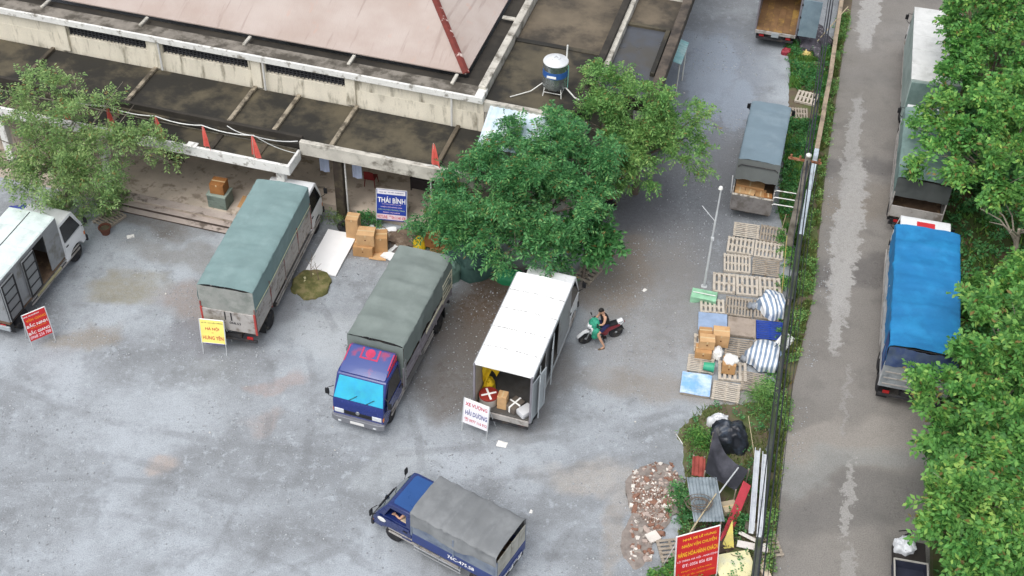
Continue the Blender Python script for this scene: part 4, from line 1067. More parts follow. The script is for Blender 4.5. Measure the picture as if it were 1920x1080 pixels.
PALS = [ # x, y, yaw, sx, sy, slats, along_y, pale, label
 (9.78, 42.19, -10, 1.08, .9, 8, False, 1, 'pale pallet with crosswise slats, first in the row below the grey tarp truck'),
 (10.87, 42.0, -12, 1.07, 1.03, 9, True, 0, 'close slatted pallet nearest the wall, just behind the grey tarp truck'),
 (9.43, 41.2, -11, 1.1, 1.0, 7, True, 1, 'open slatted pallet in the second row from the grey tarp truck, yard side'),
 (10.58, 40.97, -11, 1.18, 1.02, 8, True, 1, 'pallet in the second row from the grey tarp truck, wall side'),
 (9.17, 40.09, -6, 1.1, 1.08, 8, True, 1, 'pallet in the third row from the grey tarp truck, beside the lamp pole'),
 (10.32, 39.88, -9, 1.1, .98, 9, False, 0, 'dark crosswise slatted pallet in the third row by the wall'),
 (8.52, 38.88, -6, .90, 1.16, 5, True, 1, 'long pallet next to the lamp pole foot, left of three in a row'),
 (9.44, 38.77, -5.5, .89, 1.16, 5, True, 1, 'long pallet in the middle of three in a row'),
 (10.34, 38.70, -4.5, .88, 1.16, 5, True, 1, 'long pallet nearest the wall, right of three in a row'),
 (7.92, 37.5, -4, .96, .80, 6, True, 1, 'small pallet beside the green foam block'),
 (8.97, 37.5, -8.5, 1.06, 1.08, 9, True, 0, 'close slatted pallet in front of the three long pallets'),
 (10.05, 37.36, -8, 1.0, 1.0, 8, True, 0, 'pallet under the upper striped bag'),
 (7.85, 36.5, -5.5, 1.12, 1.0, 7, True, 0, 'pallet under the grey blue sheet'),
 (8.96, 36.32, -7, 1.08, 1.0, 7, True, 0, 'pallet under the plain plywood board'),
 (7.57, 35.38, -5.5, 1.08, .96, 7, True, 1, 'pallet under the stacked cartons'),
 (8.72, 35.2, -8.5, 1.06, 1.0, 9, False, 0, 'weathered crosswise pallet between the cartons and the lower striped bag'),
 (9.8, 35.15, -9, 1.0, 1.0, 8, True, 0, 'pallet under the lower striped bag'),
 (8.36, 33.98, -5.6, 1.06, .98, 6, True, 1, 'pallet under the taped carton with the white top'),
 (7.2, 34.30, -8.7, 1.0, .86, 10, False, 1, 'crosswise pallet under the green pail'),
 (6.93, 33.22, -9.7, 1.1, 1.08, 7, True, 0, 'pallet under the light blue cover at the end of the rows'),
 (8.02, 32.92, -11, 1.02, .94, 10, False, 1, 'pale crosswise pallet at the lower end of the rows'),
 (9.08, 33.45, -12, .9, .96, 10, False, 0, 'grey crosswise pallet at the lower end by the wall'),
 (13.75, 52.2, -20, 1.0, 1.0, 6, True, 1, 'pale pallet lying in the weeds beyond the grey tarp truck'),
 (13.05, 50.9, -6, 1.1, .85, 9, True, 0, 'old pallet in the weeds beside the grey tarp truck cab'),
 (-16.9, 41.6, 58, 1.1, .9, 8, True, 0, 'weathered pallet lying under the left tree by the steps'),
 (3.05, 39.2, 58, 1.1, .8, 5, True, 0, 'worn plank pallet beside the white van truck cab'),
 (5.55, 25.75, 10, .9, .9, 6, False, 0, 'broken grey pallet beside the red notice board'),
 (8.75, 26.05, 12, .8, .9, 6, False, 0, 'grey pallet at the foot of the white gutters'),
]
for (x, y, yw, sx, sy, n, ay, pale, lab) in PALS:
    r_ = thing('pallet', lab, 'pallet', (x, y, .0), R(yw), 'wooden pallets')
    pallet_parts(r_, sx, sy, n, woodl if pale else woodp, ay)
r_ = thing('pallet', 'dark blue plastic pallet between the striped bags', 'pallet', (10.05, 36.22, 0), R(-5.5), 'wooden pallets')
pallet_parts(r_, 1.08, 1.0, 10, mat('blue_plastic', '23439a', .45, var=.15), False, .75)

def slabthing(name, label, cat, loc, rz, size, m, group=None, warp=.0, bevel=.004, tilt=None, seed=0):
    sx, sy, sz = size
    mb = MB().grid(lambda a, b: ((a - .5) * sx + .008 * fbm(b * 6, seed), (b - .5) * sy + .008 * fbm(a * 6, seed + 4), sz + warp * fbm(a * 2 + seed, b * 2)), 8, 8)
    o = mb.build(name, m, None, solid=sz, smooth=50)
    o.location = loc; o.rotation_euler = (tilt[0] if tilt else 0, tilt[1] if tilt else 0, rz)
    return tag(o, label, cat, group)
PZ = .137
slabthing('cover_sheet', 'grey blue sheet lying flat on a pallet behind the cartons', 'sheet', (7.85, 36.55, PZ), R(-5.5), (1.12, 1.0, .02), mat('grey_blue_sheet', '93a7c4', .5, var=.12), warp=.02)
slabthing('plywood_board', 'plain tan plywood board lying on a pallet beside the dark blue pallet', 'board', (8.96, 36.34, PZ), R(-7), (1.06, 1.0, .02), mat('plywood', 'a3968a', .8, var=.12, c2='8a7d70', t2=.58, s2=2, w2=.2), warp=.01)
slabthing('cover_sheet', 'light blue and white cover at the near end of the pallets', 'sheet', (6.93, 33.22, PZ), R(-9.7), (1.1, 1.08, .03), mat('sky_blue_cover', '7fb1e6', .4, var=.1, scale=1, c2='d3e2f2', t2=.55, s2=1.1, w2=.25), warp=.03)
slabthing('foam_board', 'white foam slab leaning on the wall between the striped bags', 'board', (10.48, 35.55, PZ + .02), R(-35), (.5, .95, .05), mat('white_foam', 'eceeee', .7, var=.04), tilt=(0, R(18)))

def heap(name, label, cat, loc, rx, ry, h, m, seed, parent=None, rz=0, amp=.25, flat=.5, kind=None, nu=36, nv=14, group=None, freq=1.6):
    def fn(a, b):
        th = 2 * math.pi * a; k = b
        rr = math.sin(min(1, k * 1.0) * math.pi / 2)
        n1 = 1 + amp * fbm(math.cos(th) * freq + seed, math.sin(th) * freq, k * 2)
        z = h * (math.cos(k * math.pi / 2) ** flat) * (1 + amp * .8 * fbm(math.cos(th) * k * 3 + seed, math.sin(th) * k * 3, 7.0))
        return (rx * rr * n1 * math.cos(th), ry * rr * n1 * math.sin(th), max(0, z) if k < 1 else 0)
    o = MB().grid(fn, nu, nv).build(name, m, parent, smooth=55, wdist=.001)
    if parent is None:
        place(o, loc, rz); tag(o, label, cat, group, kind)
    else:
        o.location = loc
    return o
t = NT('striped_sack')
v = t.coords(False)
wv = t.new('ShaderNodeTexWave', bands_direction='X', wave_profile='SIN'); wv.inputs['Scale'].default_value = 1.75; wv.inputs['Distortion'].default_value = 1.6; wv.inputs['Detail'].default_value = 1; wv.inputs['Detail Scale'].default_value = .5
t.link(v, wv.inputs['Vector'])
t.link(t.mix(t.ramp(wv.outputs['Fac'], .42, .58), hexc('7b8ea6'), hexc('e3e6e8')), t.b.inputs['Base Color']); t.b.inputs['Roughness'].default_value = .5
t.bump(t.noise(v, 6, 4), .3, .03)
STR = t.m
b1 = heap('striped_bag', 'upper blue and white striped bag on the pallets by the wall', 'bag', (10.25, 37.45, PZ), .58, .68, .62, STR, 3, amp=.28, rz=R(10), flat=.6, group='striped bags')
MB().lathe([(.16, 0), (.11, .1), (.14, .2), (.02, .22)], 10, Matrix.Translation((-.72, .1, .12)) @ Matrix.Rotation(R(-70), 4, 'Y')).build('bag_neck', mat('grey_sack', '8d939b', .6, var=.15), b1, smooth=50)
b1 = heap('striped_bag', 'lower blue and white striped bag on the pallets by the wall', 'bag', (9.62, 34.62, PZ), .66, .68, .62, STR, 13, amp=.25, rz=R(-15), flat=.6, group='striped bags')
MB().lathe([(.14, 0), (.1, .1), (.12, .18), (.02, .2)], 10, Matrix.Translation((-.68, -.3, .1)) @ Matrix.Rotation(R(-75), 4, 'Y')).build('bag_neck', mat('grey_sack', '8d939b', .6), b1, smooth=50)
MB().tube([(-.3, -.5, .3), (.4, .3, .7)], .012, 5).build('string', blackp, b1)

card = mat('cardboard', 'b88f62', .85, var=.1, c2='a37b50', t2=.6, s2=1.8, w2=.2, fine=.08)
cardl = mat('light_cardboard', 'c9a377', .85, var=.1, c2='b58d60', t2=.6, s2=1.8, w2=.2, fine=.08)
cardd = mat('dark_cardboard', '9c6a3c', .85, var=.12, c2='85572f', t2=.6, s2=1.8, w2=.2, fine=.08)
tapem = mat('packing_tape', 'cdb58c', .35, var=.06)
def carton(label, loc, yw, d, m=card, group='cardboard cartons', mark=True, tape=tapem, tilt=(0, 0)):
    r_ = thing('carton', label, 'box', loc, R(yw), group)
    r_.rotation_euler = (tilt[0], tilt[1], R(yw))
    x, y, z = d
    b = MB().bb(-x / 2, x / 2, -y / 2, y / 2, 0, z).build('body', m, r_, bevel=.012, seg=1)
    for s in (-1, 1):                                        # closed top flaps with a gap under the tape
        MB().bb(-x / 2 + .008, x / 2 - .008, s * .006, s * (y / 2 - .008), z + .0005, z + .006).build('flap', m, b)
    MB().bb(-x / 2 + .01, x / 2 - .01, -.03, .03, z + .0065, z + .009).build('tape', tape, b)
    MB().bb(-.03, .03, -y / 2 - .003, -y / 2 - .0005, z - .1, z - .006).build('tape', tape, b)
    if mark:
        MB().lathe([(.001, .002), (.035, .002), (.036, 0)], 10, Matrix.Translation((.0, -y / 2 - .001, z * .55)) @ Matrix.Rotation(math.pi / 2, 4, 'X')).build('stamp', mat('brown_stamp', '6d452a', .8), b)
    return r_
# cartons on the pallets
carton('tall tan carton standing at the back of the pallet stack', (8.02, 35.45, PZ), -6, (.62, .55, .62), cardl)
carton('low carton behind the stack, half hidden beside the tall carton', (7.48, 35.75, PZ), -4, (.5, .36, .34), card)
carton('lower carton of the front stack on the pallets', (7.32, 34.78, PZ), -8, (.62, .5, .32), card)
carton('tan carton set on top of the front stack', (7.42, 34.92, PZ + .335), -5, (.58, .45, .42), cardl)
c_ = carton('taped carton with crumpled white top on its own pallet', (8.2, 34.02, PZ), -8, (.5, .5, .48), card)
heap('bag', 'white crumpled bag lying on the taped carton', 'bag', (8.22, 34.05, PZ + .49), .27, .25, .16, mat('white_plastic', 'e4e4e1', .5, var=.06, bump=.3, bscale=12), 21, amp=.3)
heap('bag', 'white plastic bag slumped between the carton stacks', 'bag', (7.84, 34.78, PZ), .22, .3, .34, mat('white_plastic', 'e4e4e1', .5), 27, amp=.3)
pail = thing('pail', 'green plastic pail tipped on its side beside the cartons', 'bucket', (7.45, 33.98, PZ + .17), R(-10))
greenp = mat('green_plastic', '3aa07c', .45, var=.1)
M = Matrix.Rotation(R(90), 4, 'Y')
MB().lathe([(.001, -.2), (.15, -.2), (.17, .0), (.18, .2), (.155, .2), (.145, .0), (.13, -.17), (.001, -.17)], 18, M).build('body', greenp, pail, smooth=40)
MB().lathe([(.18, .2), (.2, .2), (.2, .17), (.18, .16)], 18, M).build('rim', greenp, pail, smooth=40)
MB().tube([(.19, -.17, 0), (.28, -.12, -.06), (.3, 0, -.1), (.28, .12, -.06), (.19, .17, 0)], .008, 5).build('handle', chrome, pail)
sf = thing('foam_block', 'pale green foam block lying by the lamp pole foot', 'foam block', (7.62, 37.95, .0), R(-14))
MB().grid(lambda a, b: ((a - .5) * 1.0, (b - .5) * .55, .3 + .04 * fbm(a * 3, b * 3, 2)), 10, 8).build('body', mat('pale_green_foam', '93c6a4', .6, var=.1, c2='7fae8d', t2=.58, s2=2, w2=.2), sf, solid=.29, smooth=40)
MB().bb(-.45, .45, -.02, .02, .33, .345).build('strap', mat('white_plastic', 'e4e4e1', .5), sf)

# ------------------------------------------------------------------ cargo in the trucks
yel = mat('yellow_canvas', 'dcb91f', .55, var=.1, bump=.2, bscale=6)
yc = thing('yellow_tarp', 'yellow tarpaulin hanging inside the white van truck', 'tarpaulin', vanW(-1.62, .55, .98), R(73.7))
def fn(a, b):
    return (-.1 + .25 * a + .05 * math.sin(b * 7 + a * 5), .42 - .8 * a * (1 - .45 * b) + .05 * fbm(a * 4, b * 3, 5), 2.0 - 1.5 * b * (.8 + .2 * math.cos(a * 5)))
MB().grid(fn, 16, 16).build('drape', yel, yc, smooth=60, solid=.02)
heap('bundle', None, None, (.1, .25, 0), .26, .2, .55, yel, 31, parent=yc, amp=.25)
dr = thing('drum', 'round drum with red lid and white cross in the white van truck', 'drum', vanW(-2.1, .62, .982), R(73.7))
MB().lathe([(.001, 0), (.33, 0), (.34, .06), (.33, .12), (.345, .3), (.345, .34), (.001, .34)], 28).build('body', mat('silver_drum', 'c3bdb6', .4, .3, var=.15), dr, smooth=35)
ld = MB().lathe([(.345, .342), (.35, .39), (.31, .40), (.30, .385), (.001, .385)], 28).build('lid', mat('dark_red_lid', '8f2f28', .5, var=.15), dr, smooth=35)
for a in (35, 125):
    MB().box((0, 0, .39), (.56, .075, .008), R(a) if a == 35 else R(a)).build('tape_cross', inkw, ld) if a == 35 else MB().box((0, 0, .3985), (.56, .075, .006), R(a)).build('tape_cross', inkw, ld)
carton('narrow tall carton in the white van truck next to the drum', vanW(-2.15, .08, .982), 76, (.34, .34, .62), cardl)
pc = thing('parcel', 'dark parcel tied with white bands in the white van truck', 'parcel', vanW(-2.08, -.35, .982), R(50), 'parcels in the white van truck')
pb = MB().bb(-.3, .3, -.22, .22, 0, .26).build('body', mat('grey_brown_wrap', '6b625a', .6, var=.15), pc, bevel=.04)
MB().bb(-.31, .31, -.03, .03, -.0, .268).build('band', inkw, pb); MB().bb(-.03, .03, -.23, .23, -.0, .272).build('band', inkw, pb)
pc = thing('parcel', 'white wrapped parcel at the open edge of the white van truck', 'parcel', vanW(-2.22, -.78, .982), R(40), 'parcels in the white van truck')
pb = MB().bb(-.27, .27, -.2, .2, 0, .24).build('body', mat('white_wrap', 'cfd0d3', .45, var=.06), pc, bevel=.05, smooth=35)
MB().bb(-.2, .2, -.205, -.2, .05, .1).build('label', mat('grey_box', '8f9294', .6), pb)
(gcx, gcy), gps, gL, gW, gzf = greyT
for (x, y, w_, d_, h_, yw, m_, lab) in ((-2.2, .58, .42, .42, .46, 80, cardl, 'pale carton at the left of the grey truck tail'), (-2.25, .15, .40, .42, .48, 68, cardl, 'marked carton second from the left in the grey truck tail'),
                                    (-2.12, -.30, .5, .44, .42, 76, card, 'tan carton in the middle right of the grey truck tail'), (-2.3, -.62, .30, .34, .50, 84, cardd, 'orange brown carton at the right of the grey truck tail'),
                                    (-1.7, .2, .6, 1.2, .55, 76, card, 'wide carton behind the others in the grey truck tail')):
    p = along(gcx, gcy, gps, x, y)
    carton(lab, (p[0], p[1], gzf + .002), yw, (w_, d_, h_), m_, mark=False)
# ------------------------------------------------------------------ goods piled before the porch
slabthing('foam_board', 'large white foam sheet lying on the gravel beside the teal truck', 'board', (-7.4, 39.95, .06), R(-13.5), (1.28, 2.55, .06), mat('white_foam_sheet', 'f8f8f8', .6, var=.02, fine=0), tilt=(R(1.5), 0), warp=.03, seed=3)
carton('tall upright carton at the back of the porch pile', (-6.62, 41.05, .0), -8, (.52, .5, 1.12), cardl, mark=False)
carton('big carton at the bottom of the porch pile', (-6.08, 40.12, .0), -8, (.82, .62, .50), card)
carton('carton stacked on the big carton of the porch pile', (-5.98, 40.2, .505), -4, (.72, .58, .58), cardl)
carton('carton standing to the right of the porch pile', (-5.42, 40.35, .0), 4, (.55, .6, .82), card, mark=False)
slabthing('flattened_carton', 'flattened carton lying in front of the porch pile', 'cardboard', (-5.5, 39.85, .02), R(-6), (.7, .45, .02), cardl, warp=.05, seed=8)
slabthing('foam_scrap', 'white foam offcut lying beside the flattened carton', 'scrap', (-5.0, 39.85, .03), R(-30), (.72, .45, .035), mat('white_foam', 'eceeee', .7), warp=.05, seed=9, group='white foam scraps')
slabthing('foam_scrap', 'narrow white foam strip behind the offcut', 'scrap', (-4.95, 40.35, .03), R(60), (.5, .16, .035), mat('white_foam', 'eceeee', .7), warp=.05, seed=19, group='white foam scraps')
slabthing('foam_scrap', 'white foam piece under the blue sign', 'scrap', (-5.25, 41.35, .05), R(8), (.75, .55, .05), mat('white_foam', 'eceeee', .7), warp=.06, seed=11, group='white foam scraps')
slabthing('foam_scrap', 'small broken white foam piece behind the tall carton', 'scrap', (-6.02, 41.5, .05), R(48), (.5, .42, .05), mat('white_foam', 'eceeee', .7), warp=.08, seed=14, group='white foam scraps')
carton('brown carton with a white dot on top behind the green tarp truck', (-3.28, 40.5, .25), -12, (.62, .5, .5), cardd)
carton('lower carton beneath the brown carton behind the green tarp truck', (-3.05, 40.55, 0), 10, (.8, .6, .245), card, mark=False)
heap('bag', 'yellow bag beside the brown carton', 'bag', (-3.82, 40.6, 0), .28, .25, .5, yel, 35, amp=.3)
deb = mat('brown_debris', '6b5c4f', .95, var=.3, scale=4, c2='8f8273', t2=.57, s2=5, w2=.1, bump=.8, bscale=12)
hb = heap('debris_mound', 'low mound of brown debris in front of the porch edge', 'debris', (-4.35, 41.0, 0), 1.0, .55, .25, deb, 41, amp=.5, freq=2.6)
for k in range(14):
    p = (random.uniform(-.8, .8), random.uniform(-.4, .4))
    a = random.uniform(0, 3.1)
    MB().tube([(p[0], p[1], .08), (p[0] + .35 * math.cos(a), p[1] + .35 * math.sin(a), .2), (p[0] + .6 * math.cos(a), p[1] + .6 * math.sin(a), .12)], .014, 5).build('stick', mat('dry_stick', '7a6a58', .9, var=.2), hb)
gtm = mat('dark_green_tarp', '35524d', .7, var=.15, scale=1.3, c2='45645c', t2=.56, s2=1.3, w2=.25, bump=.3, bscale=4)
heap('tarp_bundle', 'dark green tarpaulin heap under the middle tree', 'tarpaulin', (-1.45, 39.55, 0), 1.15, .9, .95, gtm, 51, amp=.35, freq=1.4)
heap('tarp_bundle', 'lighter green rolled tarpaulin beside the dark green heap', 'tarpaulin', (-2.5, 38.9, 0), .42, .55, .6, mat('grey_green_tarp', '6d8a80', .7, var=.12, bump=.3, bscale=5), 57, amp=.25)
heap('tarp_bundle', 'bright green tarpaulin bundle beside the white van cab', 'tarpaulin', (-.05, 38.75, 0), .6, .4, .42, mat('emerald_tarp', '2c8a5c', .6, var=.12, bump=.3, bscale=5), 58, amp=.3)
carton('small brown carton by the white van cab under the tree', (.62, 38.55, 0), 20, (.5, .4, .35), cardd, mark=False)
ty = thing('tyre', 'old tyre lying beside the tall carton at the porch pile', 'tyre', (-7.02, 41.62, .0), 0)
MB().lathe([(.20, .02), (.30, .0), (.36, .05), (.37, .1), (.36, .15), (.30, .2), (.20, .18), (.24, .1), (.20, .02)], 24).build('tread', rubber, ty, smooth=45)
MB().lathe([(.2, .05), (.21, .06), (.2, .07)], 24).build('bead', blackp, ty)
md_ = heap('grass_mound', 'round mossy mound with white flecks beside the teal truck', 'mound', (-8.0, 38.05, 0), .78, .85, .22, mat('moss', '6b6b40', .95, var=.3, scale=3, c2='8a7f5a', t2=.56, s2=3, w2=.2, bump=.7, bscale=14), 61, amp=.2)
for k in range(9):
    p = (random.uniform(-.55, .55), random.uniform(-.6, .55)); s = random.uniform(.04, .1)
    MB().box((p[0], p[1], .22 * (1 - (p[0] ** 2 + p[1] ** 2) / .72) + .02), (s * 1.6, s, .03), random.uniform(0, 3)).build('litter', mat('pale_litter', 'd8d2a8', .7, var=.15), md_, bevel=.008)
for (x, y, h, tx) in ((-8.02, 38.3, 1.3, .12), (-7.7, 38.15, 1.0, -.1)):
    sp = thing('sapling', 'bare thin sapling stick rising from the mossy mound, %s' % ('taller one' if h > 1.2 else 'shorter one'), 'sapling', (x, y, .12))
    MB().tube([(0, 0, 0), (tx * .3, .02, h * .5), (tx, .05, h)], [.02, .015, .006], 6).build('stem', mat('dry_stick', '7a6a58', .9), sp)
    for k in range(3):
        MB().tube([(tx * .4, 0, h * (.4 + .15 * k)), (tx * .4 + .2 * (-1) ** k, .08, h * (.6 + .15 * k))], [.01, .004], 5).build('twig', mat('dry_stick', '7a6a58', .9), sp)
# porch things
FZ = .392
gcr = mat('grey_green_crate', '76837a', .7, var=.12, c2='5f6b63', t2=.58, s2=2, w2=.2)
p = (-12.35, 42.45)
r_ = thing('crate', 'grey green crate standing on the porch beside the teal truck', 'crate', (p[0], p[1], FZ), R(-15))
b = MB().bb(-.42, .42, -.35, .35, 0, .62).build('body', gcr, r_, bevel=.02)
MB().bb(-.44, .44, -.37, .37, .621, .69).build('lid', mat('pale_green_lid', '93a197', .7, var=.1), r_, bevel=.02)
for z in (.15, .35):
    MB().bb(-.40, .40, -.362, -.351, z, z + .03).build('batten', gcr, b)
carton('orange brown carton on top of the grey green crate', (p[0] + .02, p[1] + .02, FZ + .695), -12, (.62, .55, .5), cardd, mark=False)
o = slabthing('flattened_carton', 'sheet of cardboard leaning on the porch next to the green crate', 'cardboard', (-11.35, 42.35, FZ + .01), R(-15), (.55, 1.0, .02), card, tilt=(R(12), 0), seed=17)
def chair(label, loc, yw, m):
    r_ = thing('plastic_chair', label, 'chair', loc, R(yw), 'plastic chairs on the porch')
    MB().grid(lambda a, b: ((a - .5) * .46, (b - .5) * .44, .43 - .02 * math.cos((a - .5) * 3)), 6, 6).build('seat', m, r_, solid=.025, smooth=40)
    MB().grid(lambda a, b: ((a - .5) * (.46 - .06 * b), .22 + .10 * b + .03 * (2 * a - 1) ** 2, .44 + .45 * b), 8, 6).build('backrest', m, r_, solid=.02, smooth=40)
    for sx in (-1, 1):
        for sy in (-1, 1):
            MB().tube([(sx * .20, sy * .19, .42), (sx * .24, sy * .24, 0)], [.025, .018], 6).build('leg', m, r_)
    return r_
redp = mat('dark_red_plastic', '7d1f22', .5, var=.15)
def porch(px, py): return (px, py, .362)
chair('dark red plastic chair on the porch behind the blue sign', porch(-6.2, 44.15), 168, redp)
chair('dark chair on the porch under the white canopy by the left tree', (-14.75, 45.0, FZ), 170, mat('brown_black_plastic', '3b2a24', .6, var=.15))
tb = thing('table', 'low dark table on the porch under the canopy edge', 'table', porch(-4.0, 44.1), R(-15))
dkw = mat('dark_wood', '3b3436', .6, var=.15)
MB().bb(-.42, .42, -.4, .4, .62, .66).build('table_top', dkw, tb, bevel=.008)
for sx in (-1, 1):
    for sy in (-1, 1):
        MB().bb(sx * .38 - .025, sx * .38 + .025, sy * .36 - .025, sy * .36 + .025, 0, .62).build('leg', dkw, tb)
MB().bb(-.38, .38, -.36, -.34, .1, .618).build('modesty_panel', dkw, tb)
cloth = mat('pale_blue_cloth', 'aab5cc', .8, var=.08)
for u_, lab in ((.18, 'pale blue cloth hanging under the canopy left of the brown column'), (1.62, 'pale blue cloth hanging under the canopy right of the brown column')):
    q = HW(u_ + .2, .9, 0)
    r_ = thing('hanging_cloth', lab, 'cloth', (q.x, q.y, 1.9), HALL_A, 'hanging cloths')
    MB().grid(lambda a, b: ((a - .5) * .42, .03 * math.sin(a * 9) * b, 1.30 * (1 - b)), 12, 8).build('cloth', cloth, r_, smooth=60, solid=.01)
    MB().tube([(-.24, 0, 1.31), (.24, 0, 1.31)], .012, 6).build('rod', chrome, r_)

# water tank on the annex roof
q = HW(9.0, 5.05, 5.0)
tank = thing('water_tank', 'stainless steel water tank with blue band on the annex roof', 'water tank', q, HALL_A)
ss = mat('stainless_steel', 'b7bfc3', .25, .85, var=.1, c2='8d979c', t2=.55, s2=1.5, w2=.3)
MB().lathe([(.001, .35), (.46, .35), (.5, .40)] + [(.5 + .012 * (k % 2), .40 + .09 * k) for k in range(1, 12)] + [(.5, 1.45), (.5, 1.5)], 36).build('shell', ss, tank, smooth=30)
MB().lathe([(.516, .92), (.516, 1.2), (.505, 1.2)], 36).build('band', mat('blue_band', '3d6bb5', .4, .3, var=.12), tank, smooth=30)
bl = MB().bb(-.22, .16, -.53, -.515, .98, 1.08).build('label', inkw, tank)
lid = MB().lathe([(.52, 1.5), (.50, 1.54), (.2, 1.66), (.18, 1.70), (.001, 1.71)], 36).build('lid', mat('bright_lid', 'e1e4e6', .35, .3, var=.06), tank, smooth=30)
MB().tube([(-.1, -.2, 1.66), (0, 0, 1.74), (.14, -.08, 1.68)], .012, 6).build('lid_handle', chrome, lid)
for k in range(4):
    a = R(45 + 90 * k)
    MB().tube([(.48 * math.cos(a), .48 * math.sin(a), .4), (.55 * math.cos(a), .55 * math.sin(a), 0)], .022, 6).build('stand_leg', pipe_w, tank)
    a2 = R(135 + 90 * k)
    MB().tube([(.52 * math.cos(a), .52 * math.sin(a), .18), (.52 * math.cos(a2), .52 * math.sin(a2), .18)], .015, 6).build('stand_brace', pipe_w, tank)
MB().tube([(.35, .35, .5), (.36, .36, 2.1)], .035, 8).build('vent_pipe', pipe_w, tank, smooth=40)
MB().tube([(.53, -.1, 1.45), (.56, -.1, 1.4), (.56, -.1, .4)], .02, 8).build('inlet_pipe', mat('green_pipe', '6fa59a', .5), tank, smooth=40)
MB().tube([(.5, -.1, .38), (.9, -.2, .06), (1.15, -.3, .05)], .03, 8).build('outlet_pipe', pipe_w, tank, smooth=40)
MB().tube([(-.5, -.05, .38), (-.9, -.4, .12), (-1.6, -1.0, .08)], .022, 8).build('outlet_pipe', pipe_w, tank, smooth=40)
q = HW(12.55, 14.2, 0)
pn = thing('lean_to', 'small pale turquoise sheet roof on posts against the hall side wall', 'shelter', q, HALL_A)
MB().grid(lambda a, b: (-.42 + .95 * a, -1.0 + 2.0 * b, 2.35 - .25 * a + .012 * math.sin(b * 60)), 4, 60).build('sheet', mat('turquoise_sheet', '8fc0c4', .5, var=.12, c2='b5d3d4', t2=.55, s2=1.3, w2=.3), pn, solid=.01)
for y in (-.9, .9):
    MB().tube([(.45, y, 0), (.45, y, 2.08)], .03, 8).build('post', pipe_w, pn, smooth=40)
    MB().tube([(-.43, y, 2.3), (.5, y, 2.06)], .02, 6).build('rafter', pipe_w, pn)

# pennants on the canopy, cables along them
flagm = mat('red_flag', 'd9645a', .7, var=.1, c2='c9534a', t2=.55, s2=4, w2=.2)
FL = [(-10.24, -1.0, 3.46), (-8.1, -1.0, 3.46), (-5.95, -1.0, 3.46), (-3.88, -1.0, 3.46), (-1.75, -1.0, 3.46), (5.4, .21, 3.85)]
FLAB = ['red pennant on the white canopy nearest the frame edge, in the left tree', 'red pennant on the white canopy at the edge of the left tree', 'red pennant on the white canopy just right of the left tree', 'red pennant on the white canopy above the small bracket plate', 'red pennant on the white canopy nearest its right corner', 'lone red pennant on the grey canopy fascia by the middle tree']
for i, (u_, v_, z) in enumerate(FL):
    q = HW(u_, v_, z)
    f = thing('pennant', FLAB[i], 'flag', q, HALL_A + random.uniform(-.3, .3), 'red pennants')
    MB().tube([(0, 0, 0), (0.01, 0, 1.15)], .014, 6).build('staff', mat('pale_staff', 'b9a79b', .7), f)
    sd_ = i * 3.1
    def fn(a, b):
        w_ = .05 + .25 * b ** .7
        return ((a - .25) * w_ * 1.3, .06 * math.sin(a * 8 + sd_) * b, 1.12 - .95 * b - .12 * a * b)
    MB().grid(fn, 10, 10).build('cloth', flagm, f, smooth=60, solid=.008)
def strand(pts, r, label, grp):
    P_ = [Vector(HW(*p)) for p in pts]; out = []
    for i in range(len(P_) - 1):
        for k in range(6):
            a = k / 6; m_ = P_[i].lerp(P_[i + 1], a); m_.z -= .12 * 4 * a * (1 - a); out.append(m_)
    out.append(P_[-1])
    return tag(MB().tube(out, r, 6).build('string_cable', mat('white_cable', 'd5d6d3', .6, var=.12), smooth=60), label, 'cable', grp)
strand([(-10.24, -1.0, 4.6), (-8.1, -1.0, 4.6), (-5.95, -1.0, 4.6), (-3.88, -1.0, 4.6), (-1.75, -1.0, 4.6), (-.3, .05, 3.9)], .022, 'white cable strung from pennant to pennant above the white canopy', 'strung cables')
strand([(-3.0, -.6, 4.5), (-1.75, -.85, 4.5), (-.3, -.3, 3.56)], .016, 'thin white cable dropping to the white canopy corner', 'strung cables')
strand([(3.4, .2, 3.88), (5.4, .21, 3.92), (6.6, .2, 3.88), (7.05, .3, 3.86), (7.1, 1.6, 3.95)], .02, 'white cable lying along the grey canopy fascia', 'strung cables')

